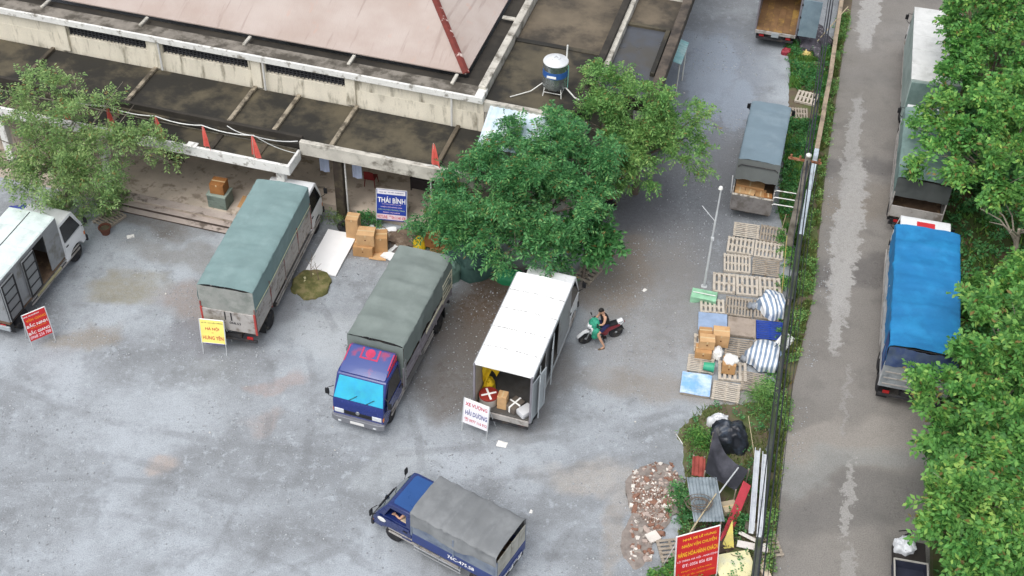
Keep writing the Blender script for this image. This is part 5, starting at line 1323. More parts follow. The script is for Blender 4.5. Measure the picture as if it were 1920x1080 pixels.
# ------------------------------------------------------------------ signs
def easel(name, label, loc, yw, W, z0, z1, face, tilt=8, legs=galv):
    r_ = thing(name, label, 'sign', loc, R(yw))
    T = Matrix.Translation((0, 0, z0)) @ Matrix.Rotation(-R(tilt), 4, 'X')
    H = z1 - z0
    b = MB().bb(-W / 2, W / 2, -.012, .012, 0, H); b.v = [tuple(T @ Vector(v)) for v in b.v]
    bd = b.build('board', face, r_)
    fr = MB()
    for s in (-1, 1):
        m_ = MB().bb(s * W / 2 - .018, s * W / 2 + .018, -.02, .02, -.02, H + .02); m_.v = [tuple(T @ Vector(v)) for v in m_.v]
        m_.build('frame_bar', legs, r_)
        p0 = T @ Vector((s * (W / 2 - .01), 0, .02)); p1 = T @ Vector((s * (W / 2 - .03), .02, H * .9))
        MB().tube([p0, (p0.x, p0.y - z0 * math.tan(R(tilt)), 0)], .016, 6).build('front_leg', legs, r_)
        MB().tube([p1, (p1.x, p1.y + .55, 0)], .016, 6).build('back_leg', legs, r_)
    m_ = MB().bb(-W / 2 + .02, W / 2 - .02, -.018, .018, H + .001, H + .022); m_.v = [tuple(T @ Vector(v)) for v in m_.v]
    m_.build('frame_bar', inkw, r_)
    def put(txt, x, zc, w, h, m):
        return lettering(bd, txt, w, h, T @ Matrix.Translation((x, -.0165, zc)), m)
    def patch(x0, x1, za, zb, m):
        q = MB().bb(x0, x1, -.0150, -.0125, za, zb); q.v = [tuple(T @ Vector(v)) for v in q.v]
        return q.build('print_band', m, bd)
    return r_, put, patch, H
redf = mat('red_banner', 'c6292d', .55, var=.06, fine=0)
yelf = mat('yellow_banner', 'efe17a', .55, var=.06, fine=0)
bluf = mat('blue_banner', '233f9c', .5, var=.08, fine=0)
whif = mat('white_banner', 'e9e8ee', .5, var=.03, fine=0)
inkr = mat('red_ink', 'c0283f', .6, var=.05, fine=0); inkn = mat('navy_ink', '22307f', .6, var=.05, fine=0)
inko = mat('orange_ink', 'f09a2c', .6, var=.05, fine=0); inky = mat('yellow_ink', 'f3c02f', .6, var=.05, fine=0); inkp = mat('pink_white_ink', 'f0cfd8', .6, var=.05, fine=0)
r_, put, patch, H = easel('easel_sign', 'red easel sign with orange and white lettering before the left box truck', (-17.55, 34.25, 0), 38, .88, .42, 1.62, redf)
put('NHÀ XE KHÁCH', -.12, H - .10, .6, .07, inkw); put('VĂN GIANG', .02, H - .28, .76, .15, inko); put('BẮC NINH', 0, H - .52, .78, .19, inkw); put('ĐI VÀ VỀ HÀNG NGÀY', .04, H - .66, .6, .06, inko); put('BẮC GIANG', 0, H - .84, .80, .19, inkw); put('0968 236 788', 0, H - 1.06, .78, .14, inkp)
r_, put, patch, H = easel('easel_sign', 'yellow easel sign with red lettering behind the teal tarp truck', (-11.05, 34.1, 0), -5, .92, .55, 1.62, yelf)
put('XE TẢI', -.30, H - .12, .2, .06, inkd); put('CHUYỂN', 0, H - .12, .3, .06, inkd); put('HÀNG', .30, H - .12, .22, .06, inkd); put('HÀ NỘI', 0, H - .40, .52, .19, inkr); put('-', 0, H - .58, .07, .02, inkr); put('HƯNG YÊN', 0, H - .80, .78, .21, inkr)
patch(-.40, .40, -.0, .02, whif)
MB().bb(-.36, .36, .1, .12, .36, .52).build('lower_board', mat('violet_board', '7b74a0', .6, var=.1), r_)
r_, put, patch, H = easel('easel_sign', 'white easel sign with red and navy lettering behind the white van truck', (-1.15, 30.55, 0), -25, 1.0, .42, 1.52, whif)
put('XE VƯỢNG', 0, H - .2, .86, .23, inkr); put('HẢI DƯƠNG', .02, H - .55, .86, .28, inkn); put('☎ 0977 116 912', .02, H - .90, .88, .18, inkr)
r_, put, patch, H = easel('easel_sign', 'blue easel sign with white heading standing before the porch', (-5.12, 41.78, 0), -6, 1.28, .35, 1.78, bluf, 12)
patch(-.60, .58, H - .22, H - .02, whif); put('NHÀ XE', -.38, H - .13, .3, .06, inkn); put('HÀ NỘI - NAM ĐỊNH', .18, H - .12, .66, .07, inkn)
put('THÁI BÌNH', .0, H - .46, 1.16, .30, inkw); put('CHUYÊN TUYẾN HÀ NỘI', .0, H - .67, .80, .06, inkp)
gy = mat('yellow_green_ink', 'b9cf8e', .6, fine=0)
put('NHẬN GỬI HÀNG HÓA', .0, H - .80, .9, .07, inkp); put('CÁC HUYỆN TRONG TỈNH', .0, H - .93, 1.1, .08, gy); put('PHỤC VỤ 24/24', .0, H - 1.06, .7, .07, inkp)
patch(-.62, .62, .04, .28, mat('pale_pink_band', 'e6d2da', .5, fine=0)); put('HOTLINE', -.38, .16, .42, .15, inkr); put('ĐT', -.02, .21, .14, .06, inkr); put('0912 345 678', .30, .15, .58, .13, inkr)
# large red notice board in the junk strip
r_, put, patch, H = easel('notice_board', 'large red notice board with yellow lettering at the bottom of the junk strip', (6.22, 24.62, 0), 20, 1.5, .15, 2.25, redf, 10, legs=mat('white_frame', 'e3dede', .5))
put('NHÀ XE LÊ HƯNG', .05, H - .20, 1.15, .13, inky); put('NHẬN VẬN CHUYỂN', .05, H - .47, 1.2, .24, inky); put('HÀNG HÓA-HÀNH KHÁCH', .02, H - .82, 1.38, .24, inky)
put('LỘ TRÌNH: HÀ NỘI - NAM ĐỊNH', .02, H - 1.12, 1.4, .13, inkp); put('ĐT: 0356 856 858', .02, H - 1.34, 1.05, .14, inkp); put('PHỤC VỤ TẬN NƠI', .0, H - 1.60, 1.05, .10, inko); put('GIÁ RẺ - UY TÍN - NHANH CHÓNG', .0, H - 1.78, 1.3, .09, inko)

# ------------------------------------------------------------------ junk strip by the wall
rng = np.random.default_rng(11)
blackb = mat('black_plastic_bag', '22252c', .4, var=.2, c2='3d4653', t2=.57, s2=2, w2=.2, bump=.4, bscale=7)
heap('bag_pile', 'big black plastic bag pile at the head of the junk strip', 'bags', (7.85, 30.55, 0), .72, .66, .85, blackb, 71, amp=.3)
heap('bag', 'silvery white bag behind the black bag pile', 'bag', (7.6, 31.35, 0), .34, .3, .5, mat('silver_bag', 'd6d8dc', .4, var=.12, bump=.4, bscale=9), 73, amp=.35)
net = thing('shade_net', 'black shade net stretched to a point over the junk', 'net', (7.4, 28.9, 0))
NP = [(7.15, 29.95, 1.15), (8.25, 28.55, .95), (7.75, 27.75, .8), (6.75, 28.4, .95)]
def fn(a, b):
    p0 = Vector(NP[0]).lerp(Vector(NP[1]), a); p1 = Vector(NP[3]).lerp(Vector(NP[2]), a)
    p = p0.lerp(p1, b); p.z += -.34 * math.sin(math.pi * a) * math.sin(math.pi * b) - .22 * math.sin(math.pi * a) * (1 - b) + .3 * max(0, 1 - 3 * math.hypot(a, b)) + .05 * fbm(a * 4, b * 4, 3) - .1 * math.sin(math.pi * a) * (1 - b)
    return (p.x - 7.4, p.y - 28.9, p.z)
MB().grid(fn, 16, 16).build('mesh_sheet', mat('black_net', '33343b', .8, var=.15, c2='4a4b54', t2=.56, s2=1.5, w2=.25), net, smooth=60, solid=.008)
for p in NP:
    MB().tube([(p[0] - 7.4, p[1] - 28.9, 0), (p[0] - 7.4, p[1] - 28.9, p[2] + .06)], .025, 6).build('stake', mat('pale_stake', '9a8f80', .85, var=.15), net)
# corrugated sheets
def corrugated(name, label, loc, yw, sx, sy, m, z=.0, tilt=(0, 0), n=9, legs=0.0):
    r_ = thing(name, label, 'metal sheet', loc, R(yw))
    q = Matrix.Rotation(tilt[0], 4, 'X') @ Matrix.Rotation(tilt[1], 4, 'Y')
    mb = MB().grid(lambda a, b: tuple(q @ Vector(((a - .5) * sx, (b - .5) * sy, .015 * math.sin(a * n * 2 * math.pi))) + Vector((0, 0, z))), n * 6, 2)
    s_ = mb.build('sheet', m, r_, solid=.006)
    if legs:
        for lx in (-1, 1):
            for ly in (-1, 1):
                MB().tube([(lx * sx * .42, ly * sy * .44, 0), (lx * sx * .42, ly * sy * .44, z - .03)], .03, 6).build('prop', mat('pale_stake', '9a8f80', .85), r_)
    return r_
corrugated('corrugated_sheet', 'grey corrugated metal sheet laid as a table top in the junk strip', (6.68, 27.3, 0), 3, 1.02, 1.85, mat('zinc_sheet', 'a3aeb4', .45, .5, var=.12, c2='7f8a90', t2=.57, s2=1.5, w2=.2), z=.88, legs=1)
corrugated('corrugated_sheet', 'red corrugated metal sheet leaning beside the black net', (6.62, 28.92, 0), -8, .45, 1.1, mat('red_sheet', 'a8544a', .6, var=.15, c2='8a4038', t2=.57, s2=2, w2=.2), z=.62, tilt=(R(-12), 0), n=3, legs=1)
coil = thing('rope_coil', 'tangled coil of brown rope on the grey corrugated sheet', 'rope', (6.45, 27.0, .92))
for k in range(6):
    r0 = .16 + .05 * k; ox, oy = random.uniform(-.1, .1), random.uniform(-.08, .08)
    MB().tube([(ox + r0 * math.cos(a * .35) * 1.15, oy + r0 * math.sin(a * .35) * .8, .02 + .03 * (k % 3) + .02 * math.sin(a + k)) for a in range(19)], .012, 5).build('loop', mat('brown_rope', '6f6358', .9, var=.2), coil)
MB().tube([(-.45, .25, .02), (-.35, .35, .05), (-.2, .3, .03)], .012, 5).build('loop', mat('brown_rope', '6f6358', .9), coil)
def stick(label, a, b, r, m, cat='pole', name='pole', grp=None):
    o = MB().tube([a, Vector(a).lerp(Vector(b), .5) + Vector((0, 0, .01)), b], [r, r * .95, r * .85], 7).build(name, m, smooth=50)
    return tag(o, label, cat, grp)
bam = mat('pale_bamboo', 'b7aa8d', .8, var=.15)
stick('long pale bamboo pole lying across the corrugated sheet', (5.95, 25.7, .95), (7.05, 27.5, .93), .028, bam, name='bamboo_pole')
stick('grey metal pole propped on the black net', (7.15, 27.5, .98), (7.9, 28.6, 1.0), .028, galv, name='metal_pole')
stick('short upright bamboo post behind the red notice board', (6.55, 25.8, 0), (6.6, 25.9, .95), .035, bam, name='bamboo_post')
stick('leaning bamboo cane at the wall behind the black bags', (8.75, 29.6, 0), (8.4, 30.6, 1.4), .014, bam, name='bamboo_cane')
stick('yellowed bamboo cane along the wall beside the pallets', (10.75, 38.2, .05), (11.2, 41.0, .9), .018, mat('yellow_bamboo', 'a99a5f', .8, var=.15), name='bamboo_cane')
stick('stake with blue cap in the weeds by the pallets', (11.3, 42.4, 0), (11.35, 42.4, .9), .02, bam, name='stake')
def plank(name, label, cat, a, b, w, th, m, roll=0.0, grp=None):
    a = Vector(a); b = Vector(b); d = b - a; ln = d.length
    T = Matrix.Translation(a) @ d.to_track_quat('X', 'Z').to_matrix().to_4x4() @ Matrix.Rotation(roll, 4, 'X')
    mb = MB().bb(0, ln, -w / 2, w / 2, 0, th); mb.v = [tuple(T @ Vector(v)) for v in mb.v]
    return tag(mb.build(name, m, bevel=.006, seg=1), label, cat, grp)
plank('painted_board', 'long red painted board standing on edge along the junk strip', 'board', (7.15, 25.85, .12), (8.15, 28.05, .85), .34, .03, mat('red_board', 'b8414c', .6, var=.12), roll=R(38))
o = MB().prism([(0, 0), (.45, .02), (.42, .95)], 'y', -.015, .015).build('painted_board', mat('yellow_board', 'dfcf6e', .6, var=.1, c2='c9bb74', t2=.57, s2=2, w2=.2))
place(o, (7.15, 25.85, .12), R(8)); o.rotation_euler = (R(-35), 0, R(8)); tag(o, 'pointed yellow board leaning at the end of the red board', 'board')
slabthing('painted_board', 'large pale yellow sheet leaning in the bottom of the junk strip', 'board', (7.62, 24.95, .06), R(14), (1.25, 1.5, .03), mat('pale_yellow_sheet', 'e4deb0', .6, var=.06, c2='cfd0b8', t2=.6, s2=1.5, w2=.25), warp=.03, tilt=(R(6), 0), seed=23)
slabthing('stone_slab', 'cream stone slab lying along the wall at the bottom', 'slab', (8.55, 24.95, .02), R(12), (.28, 1.3, .1), mat('cream_stone', 'd3c3b0', .8, var=.1), seed=27)
def gutter(label, a, b, w, h):
    a = Vector(a); b = Vector(b); d = b - a
    T = Matrix.Translation(a) @ d.to_track_quat('X', 'Z').to_matrix().to_4x4()
    r_ = thing('gutter_length', label, 'gutter', tuple(a)); r_.rotation_euler = (0, 0, 0)
    T0 = Matrix.Translation(-a) @ T
    mb = MB().prism([(-w / 2, h), (-w / 2, 0), (w / 2, 0), (w / 2, h), (w / 2 - .012, h), (w / 2 - .012, .012), (-w / 2 + .012, .012), (-w / 2 + .012, h)], 'x', 0, d.length)
    mb.v = [tuple(T0 @ Vector(v)) for v in mb.v]
    mb.build('channel', mat('white_gutter', 'd3d7dc', .45, var=.08, c2='b3b8c0', t2=.58, s2=1.5, w2=.2), r_)
    for s in (-1, 1):
        mb = MB().bb(.0, d.length, s * (w / 2) - .012, s * (w / 2) + .012, h, h + .02); mb.v = [tuple(T0 @ Vector(v)) for v in mb.v]; mb.build('lip', mat('white_gutter', 'd3d7dc'), r_)
    return r_
gutter('long white gutter length beside the wall, left of two', (8.12, 26.2, .55), (8.72, 29.7, .62), .16, .14)
gutter('long white gutter length against the wall, right of two', (8.38, 26.1, .50), (8.98, 29.6, .55), .16, .14)
for p in ((8.25, 26.6), (8.8, 29.2)):
    o = MB().box((0, 0, .24), (.6, .2, .48)).build('trestle_block', conc, bevel=.015); place(o, (p[0] + .05, p[1], 0), R(-12)); tag(o, 'concrete block carrying the %s end of the white gutters' % ('near' if p[1] < 27 else 'far'), 'block')
plank('white_board', 'white board lying aslant below the gutters, upper of two', 'board', (7.8, 26.45, .25), (8.68, 25.95, .2), .13, .04, mat('white_timber', 'e2ddd8', .7, var=.08))
plank('white_board', 'white board lying below the gutters, lower of two', 'board', (7.72, 26.1, .1), (8.7, 25.85, .16), .26, .05, mat('white_timber', 'e2ddd8', .7))
carton('weathered pale carton under the net by the corrugated sheet', (7.55, 27.35, 0), 15, (.5, .45, .5), mat('faded_cardboard', 'b5a88f', .9, var=.12), mark=False)
cr = thing('crate', 'dark wire crate behind the corrugated sheet in the junk strip', 'crate', (7.5, 26.75, 0), R(5))
for k in range(5):
    MB().bb(-.3, .3, -.3 + k * .14, -.27 + k * .14, .3, .33).build('bar', mat('dark_steel_bar', '3a3530', .8, var=.2), cr)
for sx in (-.3, .3):
    for sy in (-.3, .27):
        MB().bb(sx - .02, sx + .02, sy - .02, sy + .02, 0, .33).build('leg', mat('dark_steel_bar', '3a3530', .8), cr)
# branches and twigs heaped under the corrugated table
bh = heap('brush_heap', 'tangled heap of dead brown branches in the junk strip', 'brushwood', (6.95, 26.2, 0), .75, .5, .3, mat('dead_leaves', '4c4038', .95, var=.3, bump=.6, bscale=10), 83, amp=.4)
V_ = []
for k in range(26):
    a = random.uniform(0, 6.28); p = (random.uniform(-.5, .5), random.uniform(-.4, .4), random.uniform(.1, .3)); l_ = random.uniform(.4, .8)
    MB().tube([p, (p[0] + l_ * .5 * math.cos(a), p[1] + l_ * .5 * math.sin(a), p[2] + .12), (p[0] + l_ * math.cos(a + .4), p[1] + l_ * math.sin(a + .4), p[2] + random.uniform(-.05, .15))], [.016, .011, .005], 5).build('branch', mat('brown_branch', '6d5a4e', .9, var=.2), bh)

# rubble heap
rub = [(4.4, 29.1), (5.2, 29.55), (5.85, 29.5), (6.1, 28.6), (5.6, 27.3), (5.15, 26.3), (4.75, 25.2), (4.15, 25.2), (4.25, 26.6), (4.35, 27.9)]
rubm = mat('rubble_dirt', '857c76', .95, var=.25, scale=4, c2='928a84', t2=.55, s2=3, w2=.2, bump=.8, bscale=14)
rp = heap('rubble_heap', 'low heap of broken brick and plaster rubble beside the junk strip', 'rubble', (5.12, 28.15, 0), 0.95, 1.35, .08, rubm, 91, rz=R(-10), amp=.3, freq=1.4)
heap('rubble_tail', None, None, (-.32, -2.0, 0), 0.55, 1.1, .035, rubm, 95, parent=rp, amp=.3, freq=1.4)
stone_me = []
for k in range(6):
    mb = MB(); rr = np.random.default_rng(k)
    vs_ = [(x + rr.uniform(-.25, .25), y + rr.uniform(-.25, .25), z + rr.uniform(-.2, .2)) for z in (-.5, .5) for x, y in ((-.5, -.5), (.5, -.5), (.5, .5), (-.5, .5))]
    mb.add(vs_, [(3, 2, 1, 0), (4, 5, 6, 7), (0, 1, 5, 4), (1, 2, 6, 5), (2, 3, 7, 6), (3, 0, 4, 7)])
    o = mb.build('stone', None, bevel=.08, seg=1); stone_me.append(o.data); bpy.data.objects.remove(o)
stm = [mat('white_chunk', 'dad4cc', .8, var=.1), mat('brick_chunk', '8a6757', .9, var=.2), mat('pink_plaster', 'b0a097', .9, var=.12), mat('grey_chunk', '9a938b', .9, var=.15)]
smesh = {}
X, Y = sample_poly(rub, 230, rng)
for k in range(len(X)):
    mi = int(rng.choice([0, 0, 1, 1, 2, 2, 3])); me_k = int(rng.integers(6))
    if (mi, me_k) not in smesh:
        m2 = stone_me[me_k].copy(); m2.materials.clear(); m2.materials.append(stm[mi]); smesh[(mi, me_k)] = m2
    o = bpy.data.objects.new('stone', smesh[(mi, me_k)]); col.objects.link(o); o.parent = rp
    lx, ly = X[k] - 5.12, Y[k] - 28.15
    c_, s_ = math.cos(R(10)), math.sin(R(10)); qx, qy = lx * c_ - ly * s_, lx * s_ + ly * c_
    zz = .075 * max(0, 1 - (qx / .95) ** 2 - (qy / 1.35) ** 2) ** .4 if abs(qy) < 1.35 else .02
    s0 = float(rng.choice([.05, .07, .09, .13, .17], p=[.3, .3, .22, .13, .05]))
    o.location = (qx, qy, zz + s0 * .15); o.scale = (s0 * rng.uniform(.8, 1.9), s0, s0 * rng.uniform(.5, .9)); o.rotation_euler = (rng.uniform(-.3, .3), rng.uniform(-.3, .3), rng.uniform(0, 6.28))
slabthing('plaster_slab', 'white plaster slab lying at the edge of the rubble', 'slab', (4.95, 26.25, .10), R(30), (.42, .38, .06), mat('white_chunk', 'dad4cc'), seed=33)
# litter lying about
def paper(label, loc, s, yw, c='eceae6'):
    return slabthing('paper', label, 'litter', (*loc, .008), R(yw), (s, s * .7, .006), mat('paper_' + c, c, .8, var=.05), warp=.03, seed=int(s * 100), group='litter')
paper('white sheet of paper on the gravel before the steps', (-15.8, 40.6), .3, 20)
paper('white card lying in front of the white easel sign', (-.17, 30.12), .36, -15)
paper('scrap of pale paper in the yard right of the motorbike', (5.3, 38.4), .2, 40)
paper('small white scrap beside the small blue truck tail', (.9, 27.2), .14, 70)
stick('curved white pipe offcut on the ground near the rubble', (6.0, 30.95, .02), (6.25, 30.4, .02), .018, whitec, cat='pipe', name='pipe_offcut')

heap('tarp_bundle', 'blue violet tarpaulin bundle under the left tree behind the box truck', 'tarpaulin', (-20.6, 41.6, 0), .6, .45, .5, mat('violet_blue_tarp', '3c4a96', .6, var=.15, bump=.3, bscale=5), 59, amp=.3)
pot = thing('planter', 'brown broken planter under the left tree at the end of the steps', 'planter', (-16.85, 40.75, 0), R(10))
MB().lathe([(.16, 0), (.24, .3), (.27, .32), (.27, .36), (.22, .36), (.2, .28), (.001, .26)], 18).build('pot', mat('brown_pot', '6b4436', .85, var=.2), pot, smooth=40)
MB().lathe([(.001, .29), (.205, .285)], 14).build('soil_fill', soil, pot)
# far end of the yard: rubbish beside the open box truck
heap('rubbish_heap', 'dark rubbish heap between the open box truck and the wall', 'rubbish', (14.75, 57.3, 0), .8, 1.5, .5, mat('dark_rubbish', '4b4850', .9, var=.35, scale=4, c2='8d8a8e', t2=.6, s2=5, w2=.1, bump=.8, bscale=9), 101, amp=.45, freq=2.4)
heap('bag', 'dark red bag behind the open box truck', 'bag', (13.3, 56.15, 0), .24, .22, .3, mat('dark_red_bag', '8e2f3c', .6, var=.15), 103, amp=.3)
heap('bag', 'straw yellow bag in the weeds near the open box truck', 'bag', (14.3, 56.0, 0), .34, .28, .3, mat('straw_bag', 'cbb472', .7, var=.15), 105, amp=.35)
stick('pale pole leaning over the wall near the open box truck', (14.0, 55.6, .1), (16.7, 59.2, 1.0), .03, bam, name='bamboo_pole')

# cargo tricycle at the lower right edge
tr = thing('cargo_cart', 'dark cargo cart with pale rim at the lower right under the trees', 'cart', (12.85, 23.9, 0), R(80))
navyd = mat('dark_navy_bed', '2c3040', .7, var=.2)
MB().bb(-1.1, 1.1, -.52, .52, .55, .6).build('bed_floor', navyd, tr)
for s in (-1, 1):
    MB().bb(-1.1, 1.1, s * .52 - .015, s * .52 + .015, .605, .98).build('side_panel', navyd, tr)
    MB().bb(-1.12, 1.12, s * .52 - .025, s * .52 + .025, .982, 1.02).build('rim_rail', mat('pale_rail', 'a9a69f', .6, var=.12), tr)
    wheel(tr, -.6, s * .62, .3, .12, rimgrey)
for s in (-1, 1):
    MB().bb(s * 1.1 - .015, s * 1.1 + .015, -.5, .5, .605, .98).build('end_panel', navyd, tr)
    MB().bb(s * 1.1 - .025, s * 1.1 + .025, -.495, .495, .982, 1.02).build('rim_rail', mat('pale_rail', 'a9a69f', .6), tr)
MB().bb(1.13, 1.95, -.5, .5, .5, .95).build('driver_box', mat('dark_brown_metal', '2d2826', .7, var=.2), tr, bevel=.04)
wheel(tr, 2.35, .001, .3, .12, rimgrey)
MB().tube([(1.9, 0, .8), (2.35, 0, .95), (2.45, 0, .3)], .04, 8).build('fork', chassm, tr)
MB().tube([(2.15, -.38, 1.1), (2.35, 0, 1.0), (2.15, .38, 1.1)], .018, 6).build('handlebar', blackp, tr)
q = along(12.85, 23.9, R(80), 1.6, .22)
heap('bag', 'white crumpled sack on the dark cargo cart', 'bag', (q[0], q[1], .952), .36, .32, .4, mat('crumpled_white_sack', 'd5d8dc', .5, var=.1, bump=.6, bscale=8), 107, amp=.35)

# ------------------------------------------------------------------ motorbikes and people
def motorbike(label, loc, yw, body, panel):
    r_ = thing('motorbike', label, 'motorbike', loc, R(yw), 'motorbikes')
    wb = 1.24
    for x in (wb / 2, -wb / 2):
        M = Matrix.Translation((x, 0, .29)) @ Matrix.Rotation(math.pi / 2, 4, 'X')
        ty_ = MB().lathe([(.23, -.03), (.27, -.04), (.29, -.015), (.29, .015), (.27, .04), (.23, .03), (.225, 0), (.23, -.03)], 26, M).build('wheel', rubber, r_, smooth=40)
        rm = MB().lathe([(.215, -.02), (.235, -.028), (.235, .028), (.215, .02), (.215, -.02)], 26, M).build('rim', chrome, ty_, smooth=40)
        sp = MB().lathe([(.03, -.06), (.05, -.04), (.05, .04), (.03, .06)], 12, M)
        for k in range(10):
            a = 2 * math.pi * k / 10
            sp.tube([(x + .04 * math.cos(a), .03 * (-1) ** k, .29 + .04 * math.sin(a)), (x + .22 * math.cos(a + .15), 0, .29 + .22 * math.sin(a + .15))], .006, 4)
        sp.build('spokes', chrome, ty_)
    f = wb / 2
    MB().prism([(f - .30, .40), (f - .24, .60), (f - .02, .70), (f + .10, .66), (f + .33, .47), (f + .36, .40), (f + .30, .42), (f + .08, .60), (f - .08, .60), (f - .22, .45)], 'y', -.065, .065).build('front_fender', panel, r_, bevel=.02, smooth=40)
    for s in (-1, 1):
        MB().tube([(f, s * .075, .29), (f - .13, s * .06, .66), (f - .22, s * .04, .86)], .024, 8).build('fork', chrome, r_, smooth=40)
        MB().prism([(f - .50, .33), (f - .18, .52), (f - .13, .90), (f - .22, .92), (f - .36, .62), (f - .56, .44)], 'y', s * .06, s * .20).build('leg_shield', panel if s > 0 else panel, r_, bevel=.02, smooth=40)
        MB().tube([(f - .24, s * .04, .93), (f - .30, s * .20, 1.0), (f - .42, s * .34, .98)], .015, 8).build('handlebar', blackp, r_, smooth=40)
        MB().tube([(f - .40, s * .31, .985), (f - .50, s * .37, .97)], .022, 8).build('grip', blackp, r_)
        MB().tube([(f - .34, s * .24, 1.0), (f - .30, s * .30, 1.18)], .007, 5).build('mirror_stem', blackp, r_)
        MB().box((f - .30, s * .33, 1.2), (.03, .12, .08)).build('mirror', blackp, r_, bevel=.012)
        MB().bb(-.16, -.02, s * .12, s * .24, .27, .30).build('footrest', blackp, r_)
    MB().prism([(f - .34, .93), (f - .30, 1.02), (f - .20, 1.05), (f - .08, .96), (f - .06, .86), (f - .18, .82)], 'y', -.12, .12).build('head_cowl', panel, r_, bevel=.03, smooth=40)
    MB().lathe([(.001, .05), (.06, .04), (.08, 0)], 16, Matrix.Translation((f - .075, 0, .92)) @ Matrix.Rotation(R(80), 4, 'Y')).build('headlight', lampm, r_, smooth=40)
    MB().prism([(f - .30, .55), (f - .40, .42), (.12, .30), (-.22, .30), (-.30, .48), (-.75, .66), (-.72, .76), (-.30, .72), (.02, .66), (.16, .48)], 'y', -.11, .11).build('body_cover', body, r_, bevel=.03, smooth=40)
    MB().prism([(.08, .70), (-.02, .775), (-.30, .80), (-.62, .84), (-.66, .79), (-.3, .73), (0, .67)], 'y', -.125, .125).build('seat', blackp, r_, bevel=.03, smooth=40)
    MB().prism([(-.58, .70), (-.66, .86), (-.84, .90), (-.90, .84), (-.78, .68)], 'y', -.09, .09).build('tail', panel, r_, bevel=.025, smooth=40)
    MB().tube([(-.64, .11, .84), (-.86, .10, .9), (-.9, 0, .9), (-.86, -.10, .9), (-.64, -.11, .84)], .014, 7).build('grab_rail', chrome, r_, smooth=40)
    MB().bb(-.92, -.895, -.06, .06, .76, .84).build('tail_lamp', redlamp, r_, bevel=.01)
    MB().prism([(-.44, .66), (-.62, .58), (-.88, .52), (-.95, .36), (-.92, .35), (-.84, .50), (-.6, .54)], 'y', -.06, .06).build('rear_fender', blackp, r_, bevel=.01)
    MB().lathe([(.001, -.12), (.10, -.12), (.12, -.06), (.12, .08), (.08, .13), (.001, .13)], 14, Matrix.Translation((.02, 0, .33)) @ Matrix.Rotation(math.pi / 2, 4, 'X')).build('engine', chassm, r_, smooth=40)
    MB().tube([(.1, -.13, .26), (-.3, -.15, .24), (-.42, -.16, .30), (-.85, -.17, .40)], [.02, .025, .045, .05], 10).build('exhaust', chrome, r_, smooth=40)
    MB().tube([(-.05, .1, .24), (-.1, .2, .02)], .012, 6).build('side_stand', chassm, r_)
    return r_
redw = mat('dark_red_body', '7d2630', .4, var=.15, coat=.3)
motorbike('white and dark red motorbike with a rider beside the white van truck', (3.45, 35.5, 0), 199.5, redw, whitep)
motorbike('red motorbike parked in the shade under the middle trees', (3.5, 43.7, 0), 150, redw, mat('bright_red_panel', 'b3302c', .35, var=.1, coat=.4))

skin = mat('skin', 'c49a80', .55, var=.08, fine=.04)
hairm = mat('black_hair', '17130f', .6, var=.2)
def skinned(name, verts, edges, m, parent, sub=2, root=0):
    me = bpy.data.meshes.new(name)
    me.from_pydata([v[:3] for v in verts], edges, [])
    o = link(name, me, m, parent)
    sk = o.modifiers.new('skin', 'SKIN'); sk.use_smooth_shade = True; sk.branch_smoothing = .6
    if not me.skin_vertices: pass
    for i, v in enumerate(verts):
        d_ = me.skin_vertices[0].data[i]
        d_.radius = (v[3], v[4] if len(v) > 4 else v[3]); d_.use_root = (i == root)
    sb = o.modifiers.new('sub', 'SUBSURF'); sb.levels = sub; sb.render_levels = sub
    bpy.context.view_layer.update()
    me2 = bpy.data.meshes.new_from_object(o.evaluated_get(bpy.context.evaluated_depsgraph_get()))
    o.modifiers.clear(); o.data = me2
    me2.materials.clear(); me2.materials.append(m)
    me2.polygons.foreach_set('use_smooth', [True] * len(me2.polygons))
    return o
def hand(parent, wrist, dirv, palm_n, m=skin):
    """palm and five bent fingers"""
    d = Vector(dirv).normalized(); n = Vector(palm_n).normalized(); s = d.cross(n).normalized(); n = s.cross(d).normalized()
    w = Vector(wrist)
    mb = MB()
    T = Matrix((( *d, 0), (*s, 0), (*n, 0), (0, 0, 0, 1))).transposed(); T = Matrix.Translation(w) @ T
    mb.box((0, 0, 0), (1, 1, 1)); mb.v = [tuple(T @ Vector(((v[0] + .5) * .09, v[1] * .08, v[2] * .03))) for v in mb.v]
    for k, (off, ln) in enumerate(((-.03, .06), (-.01, .075), (.011, .07), (.03, .055))):
        mb.tube([T @ Vector((.08, off, 0)), T @ Vector((.08 + ln * .5, off * 1.1, -.012)), T @ Vector((.08 + ln * .85, off * 1.1, -.04))], [.0095, .009, .007], 6)
    mb.tube([T @ Vector((.02, .035, 0)), T @ Vector((.05, .065, -.015)), T @ Vector((.08, .06, -.035))], [.011, .010, .008], 6)
    return mb.build('hand', m, parent, smooth=50)
